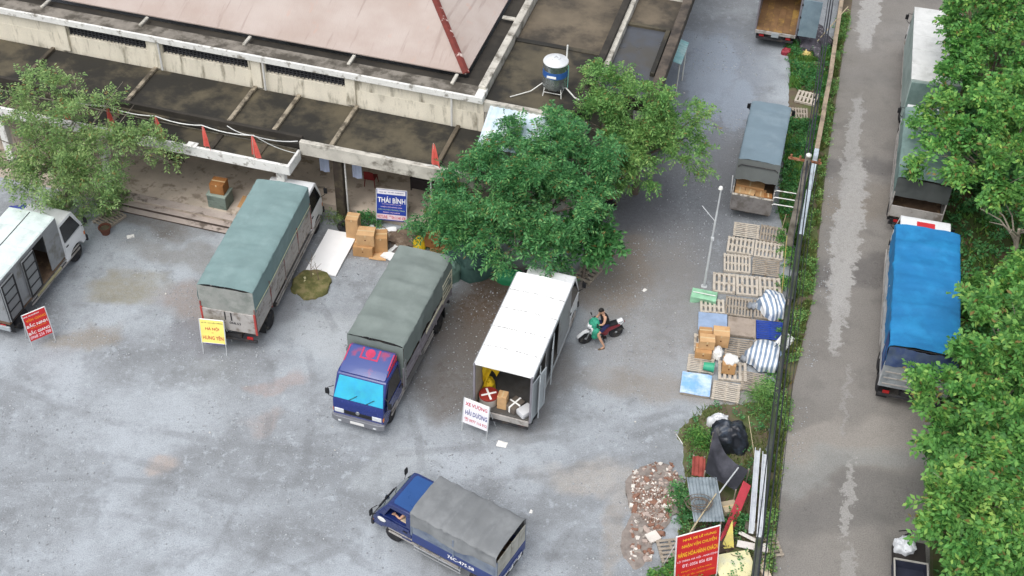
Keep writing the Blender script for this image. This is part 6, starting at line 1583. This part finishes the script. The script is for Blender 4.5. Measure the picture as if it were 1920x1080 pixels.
def head_parts(body, c, fwd, up=(0, 0, 1)):
    c = Vector(c); f = Vector(fwd).normalized(); s = Vector(up).cross(f).normalized(); u = f.cross(s).normalized()
    P = lambda a, b, d: tuple(c + f * a + s * b + u * d)
    T = Matrix.Translation(c) @ Matrix(((*f, 0), (*s, 0), (*u, 0), (0, 0, 0, 1))).transposed()
    hv = MB()
    def fn(a, b):
        th = 2 * math.pi * a; ph = b * 1.95
        back = .5 - .5 * math.cos(th)
        ph *= .62 + .42 * back
        r = 1.06 + .05 * fbm(math.cos(th) * 5, math.sin(th) * 5, b * 5)
        return tuple(T @ Vector((.105 * r * math.sin(ph) * math.cos(th) - .008, .086 * r * math.sin(ph) * math.sin(th), .118 * r * math.cos(ph) + .012)))
    hv.grid(fn, 24, 10).build('hair', hairm, body, smooth=60, solid=.012)
    MB().tube([P(.085, 0, .02), P(.115, 0, -.02), P(.095, 0, -.03)], [.010, .015, .010], 7).build('nose', skin, body, smooth=50)
    for q in (-1, 1):
        MB().lathe([(.001, -.008), (.011, 0), (.001, .008)], 8, T @ Matrix.Translation((.088, q * .034, .012))).build('eye', hairm, body)
        MB().tube([P(.0, q * .085, .02), P(-.015, q * .098, .0), P(.0, q * .085, -.03)], [.012, .016, .010], 7).build('ear', skin, body, smooth=50)
    MB().tube([P(.084, -.025, -.055), P(.094, 0, -.057), P(.084, .025, -.055)], .006, 5).build('mouth', mat('lips', '9a5f54', .5), body)

rider = thing('person', 'person in black sleeveless top and navy shorts sitting on the motorbike with green bags', 'person', (3.45, 35.5, 0), R(199.5))
bv = [(-.17, 0, .86, .125, .10), (-.15, 0, 1.0, .125, .095), (-.09, 0, 1.18, .15, .10), (-.05, 0, 1.31, .13, .085), (-.01, 0, 1.40, .055, .055), (.04, 0, 1.46, .06, .06), (.06, 0, 1.54, .088, .10), (.055, 0, 1.62, .08, .095),
      (-.05, .17, 1.33, .062), (.02, .25, 1.14, .05), (.10, .24, 1.06, .042), (.28, .13, 1.03, .034),
      (-.05, -.17, 1.33, .062), (.02, -.25, 1.14, .05), (.10, -.24, 1.06, .042), (.28, -.13, 1.03, .034),
      (-.14, .10, .84, .10), (.10, .24, .78, .085), (.26, .30, .68, .065), (.16, .38, .42, .058), (.02, .45, .10, .040), (.06, .46, .055, .040), (.18, .48, .035, .034),
      (-.14, -.10, .84, .10), (.10, -.20, .78, .085), (.26, -.24, .70, .065), (.18, -.22, .48, .058), (.10, -.19, .36, .040), (.13, -.19, .335, .038), (.24, -.19, .325, .032)]
be = [(0, 1), (1, 2), (2, 3), (3, 4), (4, 5), (5, 6), (6, 7), (3, 8), (8, 9), (9, 10), (10, 11), (3, 12), (12, 13), (13, 14), (14, 15), (0, 16), (16, 17), (17, 18), (18, 19), (19, 20), (20, 21), (21, 22), (0, 23), (23, 24), (24, 25), (25, 26), (26, 27), (27, 28), (28, 29)]
body = skinned('body', bv, be, skin, rider)
head_parts(body, (.075, 0, 1.575), (1, .1, -.45))
for s in (1, -1): hand(body, (.27, s * .13, 1.03), (.8, -s * .5, -.15), (0, 0, 1))
skinned('tank_top', [(-.18, 0, .82, .17, .16), (-.165, 0, .92, .175, .16), (-.14, 0, 1.04, .18, .16), (-.09, 0, 1.18, .19, .165), (-.05, 0, 1.30, .18, .15), (-.035, 0, 1.375, .12, .11)], [(0, 1), (1, 2), (2, 3), (3, 4), (4, 5)], mat('black_cloth', '1b1a1d', .85, var=.15), body)
skinned('shorts', [(-.17, 0, .88, .14, .115), (-.14, .10, .84, .115), (.10, .24, .78, .10), (.19, .275, .725, .088), (-.14, -.10, .84, .115), (.10, -.20, .78, .10), (.19, -.225, .735, .088)], [(0, 1), (1, 2), (2, 3), (0, 4), (4, 5), (5, 6)], mat('navy_cloth', '262b55', .85, var=.12), body)
for q, z, y in ((1, .012, .465), (-1, .30, -.19)):
    MB().grid(lambda a, b: ((.02 if q > 0 else .08) + .27 * (a - .1), y + (b - .5) * .095 * (1 - .5 * abs(a - .55) ** 2), z), 6, 4).build('sandal', mat('brown_sandal', '6d5a46', .7), body, solid=.022)
gbm = mat('green_mesh_bag', '3fa98a', .6, var=.15, scale=3, c2='2f8a70', t2=.55, s2=3, w2=.2, bump=.4, bscale=10)
c_, s_ = math.cos(R(199.5)), math.sin(R(199.5))
def bikeW(x, y, z): return (3.45 + x * c_ - y * s_, 35.5 + x * s_ + y * c_, z)
heap('bag', 'green mesh bag on the rider lap', 'bag', bikeW(.30, 0, .86), .20, .24, .34, gbm, 111, amp=.25, rz=R(20), group='green bags on the motorbike')
heap('bag', 'green bag hanging in front of the rider knees', 'bag', bikeW(.27, .15, .48), .19, .17, .46, gbm, 113, amp=.25, rz=R(50), flat=.35, group='green bags on the motorbike')

driver = thing('person', 'driver sitting at the open window of the small blue truck', 'person', (*along(pick[0], pick[1], pick[2], pick[3] / 2 + .48, .38), .95), pick[2])
dv = [(0, 0, .30, .13, .10), (0, 0, .42, .13, .09), (0, 0, .50, .12, .08), (.02, 0, .57, .05, .05), (.03, 0, .64, .085, .095), (.03, 0, .70, .078, .09), (0, .18, .47, .055), (.10, .30, .32, .045), (.30, .26, .36, .035), (0, -.18, .47, .055), (.14, -.2, .36, .045), (.32, -.1, .38, .035)]
body = skinned('body', dv, [(0, 1), (1, 2), (2, 3), (3, 4), (4, 5), (2, 6), (6, 7), (7, 8), (2, 9), (9, 10), (10, 11)], skin, driver)
head_parts(body, (.04, 0, .66), (1, .1, -.1))
for y in (.26, -.1): hand(body, (.30, y, .37), (1, 0, -.2), (0, 0, 1))
skinned('shirt', [(0, 0, .25, .18, .15), (0, 0, .42, .18, .15), (0, 0, .52, .16, .13), (0, .17, .475, .062), (.05, .24, .40, .056), (0, -.17, .475, .062), (.05, -.2, .41, .056)], [(0, 1), (1, 2), (2, 3), (3, 4), (2, 5), (5, 6)], mat('dark_shirt', '2a2b33', .85, var=.1), body)

# ------------------------------------------------------------------ trees, shrubs, grass
def leaf_mat(name, a, b, c, rough=.55):
    t = NT(name)
    g = t.new('ShaderNodeNewGeometry')
    v = t.coords(False)
    k = t.math('ADD', t.math('MULTIPLY', g.outputs['Random Per Island'], .55), t.math('MULTIPLY', t.noise(v, .9, 3), .55))
    cc = t.mix(t.ramp(k, .25, .62), hexc(a), hexc(b))
    cc = t.mix(t.ramp(k, .62, .92), cc, hexc(c))
    hv = t.new('ShaderNodeHueSaturation'); hv.inputs['Saturation'].default_value = .92
    t.link(t.math('ADD', .465, t.math('MULTIPLY', t.noise(v, .55, 4, .7), .07)), hv.inputs['Hue']); t.link(cc, hv.inputs['Color']); cc = hv.outputs[0]
    cc = t.mix(t.ramp(g.outputs['Random Per Island'], .965, .975), cc, hexc('8a7a4a'))
    t.link(cc, t.b.inputs['Base Color']); t.b.inputs['Roughness'].default_value = rough; t.b.inputs['Specular IOR Level'].default_value = .3
    tr_ = t.new('ShaderNodeBsdfTranslucent'); t.link(cc, tr_.inputs['Color'])
    mx = t.new('ShaderNodeMixShader'); mx.inputs[0].default_value = .36
    out = t.n['Material Output']
    t.link(t.b.outputs[0], mx.inputs[1]); t.link(tr_.outputs[0], mx.inputs[2]); t.link(mx.outputs[0], out.inputs['Surface'])
    return t.m
def unit(a): return a / (np.linalg.norm(a, axis=-1, keepdims=True) + 1e-9)
def sprays(rg, O, D, n, Ls, ll, lw, droop=.25, spread=.9):
    """compound leaves: n leaflets either side of a drooping stalk; O,D (k,3)"""
    k = len(O)
    D = unit(D); ref = np.tile([[0, 0, 1.]], (k, 1)) + rg.normal(0, .35, (k, 3))
    S = unit(np.cross(D, ref)); 
    t_ = (np.arange(n) + .4) / n
    sg = np.where(np.arange(n) % 2 == 0, 1., -1.)
    ln = Ls * rg.uniform(.7, 1.25, (k, 1, 1))
    pos = O[:, None, :] + D[:, None, :] * ln * t_[None, :, None]
    pos[:, :, 2] -= droop * (ln[:, :, 0] * t_[None, :]) ** 2 * 1.5
    ld = D[:, None, :] * .55 + S[:, None, :] * (sg * spread)[None, :, None] + rg.normal(0, .22, (k, n, 3)); ld[:, :, 2] -= .18
    ld = unit(ld)
    up = unit(np.cross(S, D))[:, None, :] + rg.normal(0, .35, (k, n, 3))
    wd = unit(np.cross(ld, up))
    lf = ll * (1 - .5 * np.abs(t_ - .5))[None, :, None] * rg.uniform(.75, 1.25, (k, n, 1))
    a = pos; b = pos + ld * lf * .5 + wd * lw * .5; c = pos + ld * lf; d = pos + ld * lf * .5 - wd * lw * .5
    c = c.copy(); c[:, :, 2] -= .12 * lf[:, :, 0]
    V = np.stack([a, b, c, d], 2).reshape(-1, 3)
    F = np.arange(len(V)).reshape(-1, 4)
    return V, F
def tree(name, label, base, trunk_h, crown_c, rad, nclump, per, leaf, m, seed, bark, group=None, clump=.5, trunk_r=.14, limbs=9, shell=.5, lean=(0, 0), lower=-.55, show=1.0, cat='tree', lobes=None):
    """leaf = (leaflets, stalk, leaflet length, leaflet width)"""
    rg = np.random.default_rng(seed)
    r_ = thing(name, label, cat, (base[0], base[1], 0), 0, group)
    C = np.array(crown_c, float) - np.array([base[0], base[1], 0]); rad = np.array(rad, float)
    if lobes is None:                                         # an uneven crown: several lobes, not one ball
        lobes = []
        for k in range(7):
            d_ = unit(rg.normal(0, 1, 3)); d_[2] = abs(d_[2]) * .9 - .3
            p_ = np.array(crown_c, float) + d_ * rad * rg.uniform(.35, .78); lobes.append((*p_, rad.mean() * rg.uniform(.36, .56)))
    LB = np.array(lobes, float); LC = LB[:, :3] - np.array([base[0], base[1], 0]); LR = LB[:, 3]
    li = rg.choice(len(LB), nclump, p=LR ** 2 / (LR ** 2).sum())
    D = unit(rg.normal(0, 1, (nclump, 3))); D[:, 2] = np.where(D[:, 2] < lower, -D[:, 2], D[:, 2])
    lump = np.array([1 + .3 * fbm(d[0] * 1.9 + seed, d[1] * 1.9, d[2] * 1.9 + k_) for d, k_ in zip(D, li)])
    CC = LC[li] + D * (LR[li] * rg.uniform(shell, 1.0, nclump) ** .7 * lump)[:, None] * np.array([1.08, 1.08, .85])
    CC[:, 2] = np.maximum(CC[:, 2], .35)
    O = np.repeat(CC, per, 0) + rg.normal(0, 1, (len(CC) * per, 3)) * np.array([1, 1, .55]) * clump * .6
    O[:, 2] = np.maximum(O[:, 2], .2)
    Dd = unit(O - np.repeat(LC[li], per, 0)) * .9 + rg.normal(0, .55, O.shape); Dd[:, 2] += .12
    V, F = sprays(rg, O, Dd, *leaf)
    cr = npmesh('crown', V, F, m, r_); cr['kind'] = 'stuff'
    T0 = Vector((0, 0, 0)); T1 = Vector((lean[0] * .5, lean[1] * .5, trunk_h * .55)); T2 = Vector((lean[0], lean[1], trunk_h))
    MB().tube([T0, T0.lerp(T1, .5) + Vector((.03, .02, 0)), T1, T2, Vector(C) * .6 + T2 * .4], [trunk_r * 1.25, trunk_r, trunk_r * .9, trunk_r * .8, trunk_r * .45], 9).build('trunk', bark, r_, smooth=50)
    idx = rg.choice(len(CC), min(limbs, len(CC)), replace=False)
    for i in idx:
        p = Vector(CC[i]); s0 = T1.lerp(T2, rg.uniform(.3, 1.0)); mid = s0.lerp(p, .5) + Vector((rg.normal(0, .15), rg.normal(0, .15), .2))
        lb = MB().tube([s0, s0.lerp(mid, .6) + Vector((0, 0, .08)), mid, p], [trunk_r * .5, trunk_r * .36, trunk_r * .25, trunk_r * .08], 6)
        for q in range(3):
            w_ = mid.lerp(p, rg.uniform(0, .8)); e_ = w_ + Vector(rg.normal(0, .45, 3)) + (p - mid) * .4
            lb.tube([w_, w_.lerp(e_, .5) + Vector((0, 0, .05)), e_], [trunk_r * .14, trunk_r * .09, trunk_r * .03], 5)
        lb.build('limb', bark, r_, smooth=50)
    return r_
LOBE_C = [(0.85, 41.46, 5.0, 1.25), (2.43, 40.77, 4.6, 1.2), (-0.15, 39.95, 4.6, 1.25), (-1.26, 39.7, 3.7, 1.2), (1.1, 38.43, 4.3, 1.3), (-1.92, 38.41, 3.0, 1.15), (0.03, 37.8, 3.2, 1.2), (0.77, 37.56, 2.5, 0.95), (2.36, 39.04, 3.6, 1.1), (-3.1, 40.34, 1.6, 0.6), (2.82, 40.97, 3.4, 1.0)]
LOBE_M = [(3.78, 45.29, 5.2, 0.95), (3.21, 43.38, 4.8, 0.85), (5.0, 43.47, 5.2, 1.0), (6.34, 43.29, 4.6, 0.95), (6.73, 42.68, 3.6, 0.8), (5.05, 42.23, 4.0, 1.0), (3.7, 42.51, 3.6, 0.9), (4.84, 42.2, 2.8, 0.7)]
LOBE_L = [(-18.55, 42.65, 5.2, 1.1), (-19.77, 41.95, 5.0, 1.1), (-16.83, 42.22, 4.8, 1.0), (-17.86, 40.84, 4.6, 1.3), (-19.49, 40.42, 4.2, 1.2), (-16.32, 40.86, 4.0, 1.15), (-14.9, 41.38, 3.8, 0.8), (-18.18, 39.75, 3.6, 1.2), (-16.56, 40.26, 3.0, 1.0), (-19.71, 39.67, 3.2, 1.0), (-16.57, 40.43, 1.5, 0.75), (-14.09, 41.78, 3.4, 0.45)]
bark = mat('grey_bark', '6e6258', .9, var=.25, c2='8d8478', t2=.57, s2=4, w2=.2, bump=.5, bscale=14)
barkl = mat('pale_bark', '9a9184', .9, var=.2, bump=.4, bscale=14)
lf_dark = leaf_mat('leaf_deep_green', '306a38', '559a57', '90c26e')
lf_mid = leaf_mat('leaf_mid_green', '4b7a3c', '76a854', 'a4c66a')
lf_left = leaf_mat('leaf_grey_green', '5d7d4a', '86a95f', 'b1c582')
lf_right = leaf_mat('leaf_fresh_green', '3b7432', '64a347', '9fc955')
lf_right2 = leaf_mat('leaf_lime_green', '3f7834', '6dab4b', 'abce5a')
lf_broad = leaf_mat('leaf_broad_green', '2b5f32', '478b46', '6fac5a')
tree('shade_tree', 'dense deep green feathery tree in the middle beside the white van truck', (1.0, 40.4), 2.0, (.35, 39.55, 3.5), (3.3, 2.6, 2.3), 138, 26, (16, .62, .2, .06, .4), lf_dark, 3, bark, clump=.33, shell=.75, trunk_r=.16, lower=-.45, lobes=LOBE_C, limbs=12)
tree('shade_tree', 'lighter olive green tree behind, between the annex and the upper yard', (5.2, 44.6), 2.2, (4.95, 43.3, 4.2), (2.3, 1.9, 2.25), 88, 22, (14, .5, .18, .055, .35), lf_mid, 5, bark, clump=.3, shell=.7, trunk_r=.14, lower=-.5, limbs=16, lobes=LOBE_M)
tree('young_tree', 'small broad leaved tree on a thin trunk beside the white van cab', (2.82, 38.9), 1.6, (3.05, 38.6, 2.55), (1.05, .9, .95), 34, 10, (6, .42, .3, .13, .4), lf_broad, 7, bark, clump=.45, trunk_r=.05, limbs=5)
tree('shade_tree', 'sparse grey green tree with bare twigs at the left over the box truck', (-18.9, 42.4), 2.2, (-18.0, 40.8, 3.9), (3.8, 2.7, 2.5), 115, 14, (12, .55, .18, .055, .28), lf_left, 9, barkl, clump=.36, shell=.6, trunk_r=.13, limbs=40, lower=-.4, lobes=LOBE_L)
RT = [  # base, crown centre, radii, leaf material, label, lobes
    ((21.2, 49.6), (20.5, 49.0, 5.0), (2.9, 3.0, 2.6), lf_right, 'roadside tree at the top right hiding the tall white box truck', [(20.25, 50.23, 6.0, 1.5), (19.1, 49.3, 4.9, 1.0), (20.34, 47.58, 5.0, 1.4), (18.6, 47.6, 4.2, .9), (21.09, 48.98, 6.0, 1.4), (21.5, 47.2, 4.4, 1.3)]),
    ((20.2, 44.0), (18.6, 43.0, 4.2), (2.5, 2.5, 2.3), lf_right2, 'roadside tree hanging over the pale green tarp truck', [(17.9, 44.13, 4.6, 1.2), (19.39, 43.57, 4.8, 1.4), (16.9, 42.2, 3.9, .85), (16.75, 43.6, 3.9, .7), (18.32, 41.14, 4.2, 1.2), (17.17, 45.4, 3.9, .75), (17.64, 40.93, 3.6, .7), (19.56, 41.29, 4.4, 1.1), (20.6, 45.2, 4.6, 1.3)]),
    ((22.4, 40.6), (21.8, 40.0, 4.0), (2.0, 2.2, 2.2), lf_right, 'roadside tree at the right edge behind the blue tarp truck', None),
    ((17.8, 32.0), (16.2, 31.0, 3.8), (2.3, 2.3, 2.2), lf_right2, 'roadside tree over the tail of the blue tarp truck', [(16.75, 32.72, 4.4, 1.1), (15.4, 31.1, 3.9, 1.0), (14.45, 30.35, 3.3, .65), (16.55, 30.57, 4.0, 1.2), (15.35, 29.38, 3.4, .95), (17.9, 32.4, 3.8, 1.2), (18.2, 30.6, 3.8, 1.2)]),
    ((17.0, 27.8), (15.6, 27.4, 3.6), (2.2, 2.2, 2.1), lf_right, 'roadside tree at the lower right reaching over the lane', [(15.53, 27.66, 3.8, 1.05), (14.48, 28.7, 3.0, .5), (13.6, 27.57, 3.0, .5), (15.75, 26.31, 3.6, 1.05), (14.6, 26.3, 3.8, .8), (17.2, 28.3, 3.8, 1.2), (17.4, 26.4, 3.6, 1.1)]),
    ((15.9, 24.0), (14.4, 24.2, 3.8), (2.1, 1.9, 2.0), lf_right2, 'roadside tree in the bottom right corner above the cargo cart', [(13.8, 25.0, 4.2, .9), (13.2, 25.6, 3.6, .5), (14.5, 23.96, 4.2, 1.0), (13.5, 23.6, 3.8, .8), (14.13, 22.62, 3.8, 1.0), (15.6, 24.9, 3.8, 1.1), (16.0, 23.0, 3.6, 1.1)]),
    ((20.0, 37.2), (20.0, 36.4, 2.4), (1.5, 1.6, 1.4), lf_right2, 'low bushy tree at the right edge beside the bare branches', None),
    ((24.5, 46.5), (24.2, 46.0, 4.5), (2.6, 2.6, 2.5), lf_right, 'roadside tree standing behind the row at the right edge', None),
    ((24.5, 55.5), (24.2, 55.0, 4.8), (2.9, 2.9, 2.6), lf_right2, 'roadside tree in the top right corner', None),
    ((19.6, 29.0), (19.4, 28.4, 3.9), (2.0, 2.0, 2.1), lf_right2, 'roadside tree at the right edge low in the photo', None),
]
for i, (b_, c_, r__, m_, lab, lob) in enumerate(RT):
    tree('roadside_tree', lab, b_, 2.2, c_, r__, 74, 22, (8, .42, .25, .12, .35), m_, 40 + i, barkl if i % 2 else bark, 'trees along the lane', shell=.7, clump=.3, trunk_r=.12, limbs=16, lower=-.6, lobes=lob)
bt = thing('bare_tree', 'bare forked pale branches among the roadside trees at the right edge', 'tree', (20.2, 39.4, 0), 0)
MB().tube([(0, 0, 0), (-.2, .1, 1.5), (-.5, 0, 3.0)], [.12, .09, .06], 8).build('trunk', barkl, bt, smooth=50)
for k in range(7):
    a = R(100 + 30 * k); MB().tube([(-.35, .05, 2.0 + .15 * k), (-.35 + .9 * math.cos(a), .05 + .9 * math.sin(a), 2.9 + .12 * k), (-.35 + 1.8 * math.cos(a + .2), .05 + 1.8 * math.sin(a + .2), 3.5 + .1 * k)], [.05, .03, .012], 6).build('limb', barkl, bt, smooth=50)
def shrub(label, loc, rad, n, per, leaf, m, seed, name='shrub', cat='shrub', group=None):
    rg = np.random.default_rng(seed)
    r_ = thing(name, label, cat, (*loc, 0), 0, group)
    rad = np.array(rad); D = unit(rg.normal(0, 1, (n * 2, 3))); D = D[D[:, 2] > -.1][:n]
    CC = D * rad * rg.uniform(.4, 1, (len(D), 1)); O = np.repeat(CC, per, 0) + rg.normal(0, .12, (len(D) * per, 3)); O[:, 2] = np.maximum(O[:, 2], .03)
    V, F = sprays(rg, O, unit(O + [0, 0, .1]) + rg.normal(0, .5, O.shape) + [0, 0, .3], *leaf)
    V[:, 2] = np.maximum(V[:, 2], .012)
    o = npmesh('foliage', V, F, m, r_); o['kind'] = 'stuff'
    MB().tube([(0, 0, 0), (.02, 0, rad[2] * .6)], [.03, .012], 6).build('stem', bark, r_)
    return r_
shrub('dark green shrub at the porch edge left of the middle tree', (-2.85, 41.0), (.95, .7, 1.1), 40, 9, (8, .35, .16, .07, .3), lf_dark, 61)
shrub('small dark plant beside the tall carton under the blue sign', (-6.1, 41.75), (.45, .35, .5), 14, 8, (6, .25, .12, .06, .3), lf_dark, 62)
shrub('weed clump at the foot of the brown column', (-7.55, 42.0), (.4, .3, .35), 12, 7, (6, .25, .1, .04, .3), lf_left, 63)
shrub('bright green grass tuft beside the black bags', (6.75, 30.45), (.38, .38, .4), 24, 9, (5, .3, .16, .03, .1), lf_right, 64)
shrub('green shrub behind the annex corner at the upper yard', (6.6, 48.6), (.9, .9, 1.8), 40, 9, (8, .35, .18, .08, .3), lf_right, 65)
shrub('leafy green shrub under the bare branches on the bank', (18.5, 37.9), (1.0, 1.1, 1.5), 60, 9, (6, .35, .22, .12, .3), lf_right, 66)
shrub('reedy grass clump against the wall below the pallets', (9.3, 32.3), (.4, .5, .8), 26, 8, (4, .5, .3, .025, .4), lf_mid, 67)
shrub('leafy weed by the lower left of the red notice board', (5.45, 24.6), (.6, .5, .4), 24, 8, (6, .25, .14, .07, .3), lf_right, 68)
shrub('dark weed under the grey corrugated sheet edge', (6.05, 27.6), (.35, .8, .45), 26, 8, (6, .25, .12, .06, .3), lf_dark, 69)
shrub('weed in the gap between the red board and the gutters', (7.75, 26.9), (.3, .6, .4), 20, 8, (6, .25, .12, .06, .3), lf_dark, 70)
shrub('overgrown planting under the left tree beside the porch steps', (-18.3, 42.6), (1.6, 1.2, 1.2), 50, 9, (8, .4, .15, .05, .3), lf_left, 71)
shrub('leafy creeper growing at the foot of the left tree', (-16.9, 42.3), (.7, .6, .9), 26, 9, (8, .35, .14, .05, .3), lf_left, 72)
shrub('thicket under the roadside trees at the lower right', (17.6, 26.5), (1.6, 2.4, 1.4), 90, 9, (6, .4, .24, .13, .3), lf_dark, 73)
shrub('thicket under the roadside trees behind the blue tarp truck', (19.4, 34.5), (1.4, 1.8, 1.3), 70, 9, (6, .4, .24, .13, .3), lf_dark, 74)
shrub('thicket under the roadside trees beside the pale green truck', (21.0, 47.5), (1.6, 3.0, 1.5), 90, 9, (6, .4, .24, .13, .3), lf_dark, 75)
# grass blades and ground cover on the verges
def grass(name, label, poly, n, h, m, seed, w=.02, avoid=()):
    rg = np.random.default_rng(seed)
    x, y = sample_poly(poly, n, rg, avoid)
    keep = np.array([fbm(a * .9, b * .9, seed) > -.22 for a, b in zip(x, y)]); x, y = x[keep], y[keep]
    k = len(x); a = rg.uniform(0, 6.28, k); hh = h * rg.uniform(.4, 1.3, k); ln = rg.uniform(.2, .9, k) * hh; b = rg.uniform(0, 6.28, k)
    p0 = np.stack([x + w * np.cos(a), y + w * np.sin(a), np.full(k, .01)], 1); p1 = np.stack([x - w * np.cos(a), y - w * np.sin(a), np.full(k, .01)], 1)
    p2 = np.stack([x + ln * np.cos(b), y + ln * np.sin(b), hh], 1)
    V = np.stack([p0, p1, p2], 1).reshape(-1, 3)
    o = npmesh(name, V, np.arange(len(V)).reshape(-1, 3), m)
    return tag(o, label, 'grass', kind='stuff')
PAV = [(12.4, 50.3), (13.75, 50.3), (14.4, 51.6), (14.3, 52.9), (13.1, 52.9), (12.4, 51.5)]
gm = leaf_mat('grass_green', '41702c', '62953a', '93b450', .7)
gm2 = leaf_mat('grass_dry', '50652f', '748a44', 'a09f60', .7)
grass('grass', 'green grass growing along the verge between wall and lane', VERGE, 30000, .2, gm2, 1, .03)
grass('weeds', 'green weeds on the strip beside the grey tarp truck', INNER, 20000, .26, gm, 2, .04, avoid=(PAV,))
grass('weeds', 'patchy weeds between the junk and the wall', JUNK, 5200, .18, gm2, 3, .02)
grass('undergrowth', 'low undergrowth covering the bank under the trees', [(22.6, 60), (19.9, 49), (18.1, 41), (16.5, 34), (15.4, 30), (14.4, 25), (13.5, 20), (26, 20), (30, 60)], 22000, .3, gm, 4, .05)
def cover(name, label, poly, n, leaf, m, seed, hmax=.12, thr=-.1, avoid=()):
    rg = np.random.default_rng(seed)
    x, y = sample_poly(poly, n, rg, avoid)
    k_ = np.array([fbm(a * .8 + seed, b * .8, seed) > thr for a, b in zip(x, y)]); x, y = x[k_], y[k_]
    O = np.stack([x, y, rg.uniform(.02, hmax, len(x))], 1); D = rg.normal(0, 1, O.shape); D[:, 2] = np.abs(D[:, 2]) * .6 + .25
    V, F = sprays(rg, O, D, *leaf); V[:, 2] = np.maximum(V[:, 2], .012)
    return tag(npmesh(name, V, F, m), label, 'weeds', kind='stuff')
cover('weeds', 'leafy ground cover along the verge beside the lane', VERGE, 3000, (6, .28, .12, .06, .3), lf_mid, 21, .2, -.02)
cover('weeds', 'leafy ground cover beside the grey tarp truck', INNER, 1900, (6, .3, .14, .07, .3), lf_broad, 22, .25, avoid=(PAV,))
cover('weeds', 'leafy weeds through the junk strip', JUNK, 480, (6, .25, .12, .06, .3), lf_dark, 23, .2, .0)
cover('weeds', 'leafy weeds fringing the pallets at the wall', [(11.1, 42.6), (11.7, 41.2), (10.75, 37.2), (9.9, 33.2), (9.6, 32.2), (9.2, 32.4), (10.3, 36.8), (10.9, 40.0)], 700, (6, .25, .12, .06, .3), lf_right, 24, .15, .0)
cover('weeds', 'leafy undergrowth on the bank under the trees', [(22.4, 60), (19.7, 49), (17.9, 41), (16.3, 34), (15.2, 30), (14.2, 25), (13.3, 20), (24, 20), (28, 60)], 4200, (7, .4, .22, .11, .3), lf_dark, 25, .5, -.2)
# loose gravel and litter specks
def gravel(name, label, poly, n, lo, hi, m, seed, avoid=()):
    rg = np.random.default_rng(seed)
    x, y = sample_poly(poly, n, rg, avoid)
    d = np.array([fbm(a * .35, b * .35, seed) for a, b in zip(x, y)]); k_ = d > .02; x, y = x[k_], y[k_]; k = len(x)
    s = rg.uniform(lo, hi, k) ; s = lo + (hi - lo) * rg.random(k) ** 3
    base = np.array([[1, 0, 0], [0, 1, 0], [-1, 0, 0], [0, -1, 0], [0, 0, .8], [0, 0, -.3]], float)
    V = base[None] * (s[:, None, None] * rg.uniform(.6, 1.3, (k, 6, 1))); a = rg.uniform(0, 6.28, k); ca, sa = np.cos(a)[:, None], np.sin(a)[:, None]
    X_, Y_ = V[:, :, 0] * ca - V[:, :, 1] * sa, V[:, :, 0] * sa + V[:, :, 1] * ca
    V = np.stack([X_ + x[:, None], Y_ + y[:, None], V[:, :, 2] + s[:, None] * .15], 2).reshape(-1, 3)
    f = np.array([[0, 1, 4], [1, 2, 4], [2, 3, 4], [3, 0, 4], [1, 0, 5], [2, 1, 5], [3, 2, 5], [0, 3, 5]])
    F = (np.arange(k)[:, None, None] * 6 + f[None]).reshape(-1, 3)
    return tag(npmesh(name, V, F, m), label, 'gravel', kind='stuff')
YV = [(-22, 20), (3.8, 20), (6.5, 33), (7.0, 38), (11.2, 44), (12.6, 52), (13.2, 58), (7.0, 58), (6.5, 44), (0, 38.2), (-8, 41.2), (-22, 41)]
gvm = NT('gravel_stone'); gi = gvm.new('ShaderNodeNewGeometry')
gvm.link(gvm.mix(gi.outputs['Random Per Island'], hexc('8b8e92'), hexc('bcc0c4')), gvm.b.inputs['Base Color']); gvm.b.inputs['Roughness'].default_value = .9
gravel('gravel', 'loose grey stones scattered over the yard', YV, 26000, .012, .045, gvm.m, 5)
gravel('litter_specks', 'small pale scraps of litter scattered over the yard', YV, 150, .02, .06, mat('pale_scrap', 'd6d4cf', .8), 6)
rbm = NT('rubble_bits'); gi = rbm.new('ShaderNodeNewGeometry')
cr_ = rbm.mix(rbm.ramp(gi.outputs['Random Per Island'], .3, .5), hexc('7d6052'), hexc('93847a')); cr_ = rbm.mix(rbm.ramp(gi.outputs['Random Per Island'], .78, .86), cr_, hexc('dcd6ce'))
rbm.link(cr_, rbm.b.inputs['Base Color']); rbm.b.inputs['Roughness'].default_value = .9
rg_ = gravel('rubble_bits', 'small broken brick and plaster bits spread over the rubble', rub, 5200, .02, .075, rbm.m, 9)
rv = np.zeros(len(rg_.data.vertices) * 3, dtype=np.float32); rg_.data.vertices.foreach_get('co', rv); rv = rv.reshape(-1, 3)
qx = (rv[:, 0] - 5.12) * math.cos(R(10)) - (rv[:, 1] - 28.15) * math.sin(R(10)); qy = (rv[:, 0] - 5.12) * math.sin(R(10)) + (rv[:, 1] - 28.15) * math.cos(R(10))
rv[:, 2] += .07 * np.clip(1 - (qx / .95) ** 2 - (qy / 1.35) ** 2, 0, 1) ** .4 + .03 * np.clip(1 - ((qx + .32) / .6) ** 2 - ((qy + 2) / 1.15) ** 2, 0, 1)
rg_.data.vertices.foreach_set('co', rv.ravel()); rg_.data.update()
gravel('gravel', 'loose stones along the edge of the lane', [(9.9, 29.9), (10.8, 33.5), (12.2, 38.2), (13.9, 46.3), (14.4, 46), (12.7, 38), (11.3, 33.3), (10.4, 29.7), (9.4, 25), (9.0, 25)], 500, .012, .04, gvm.m, 8)
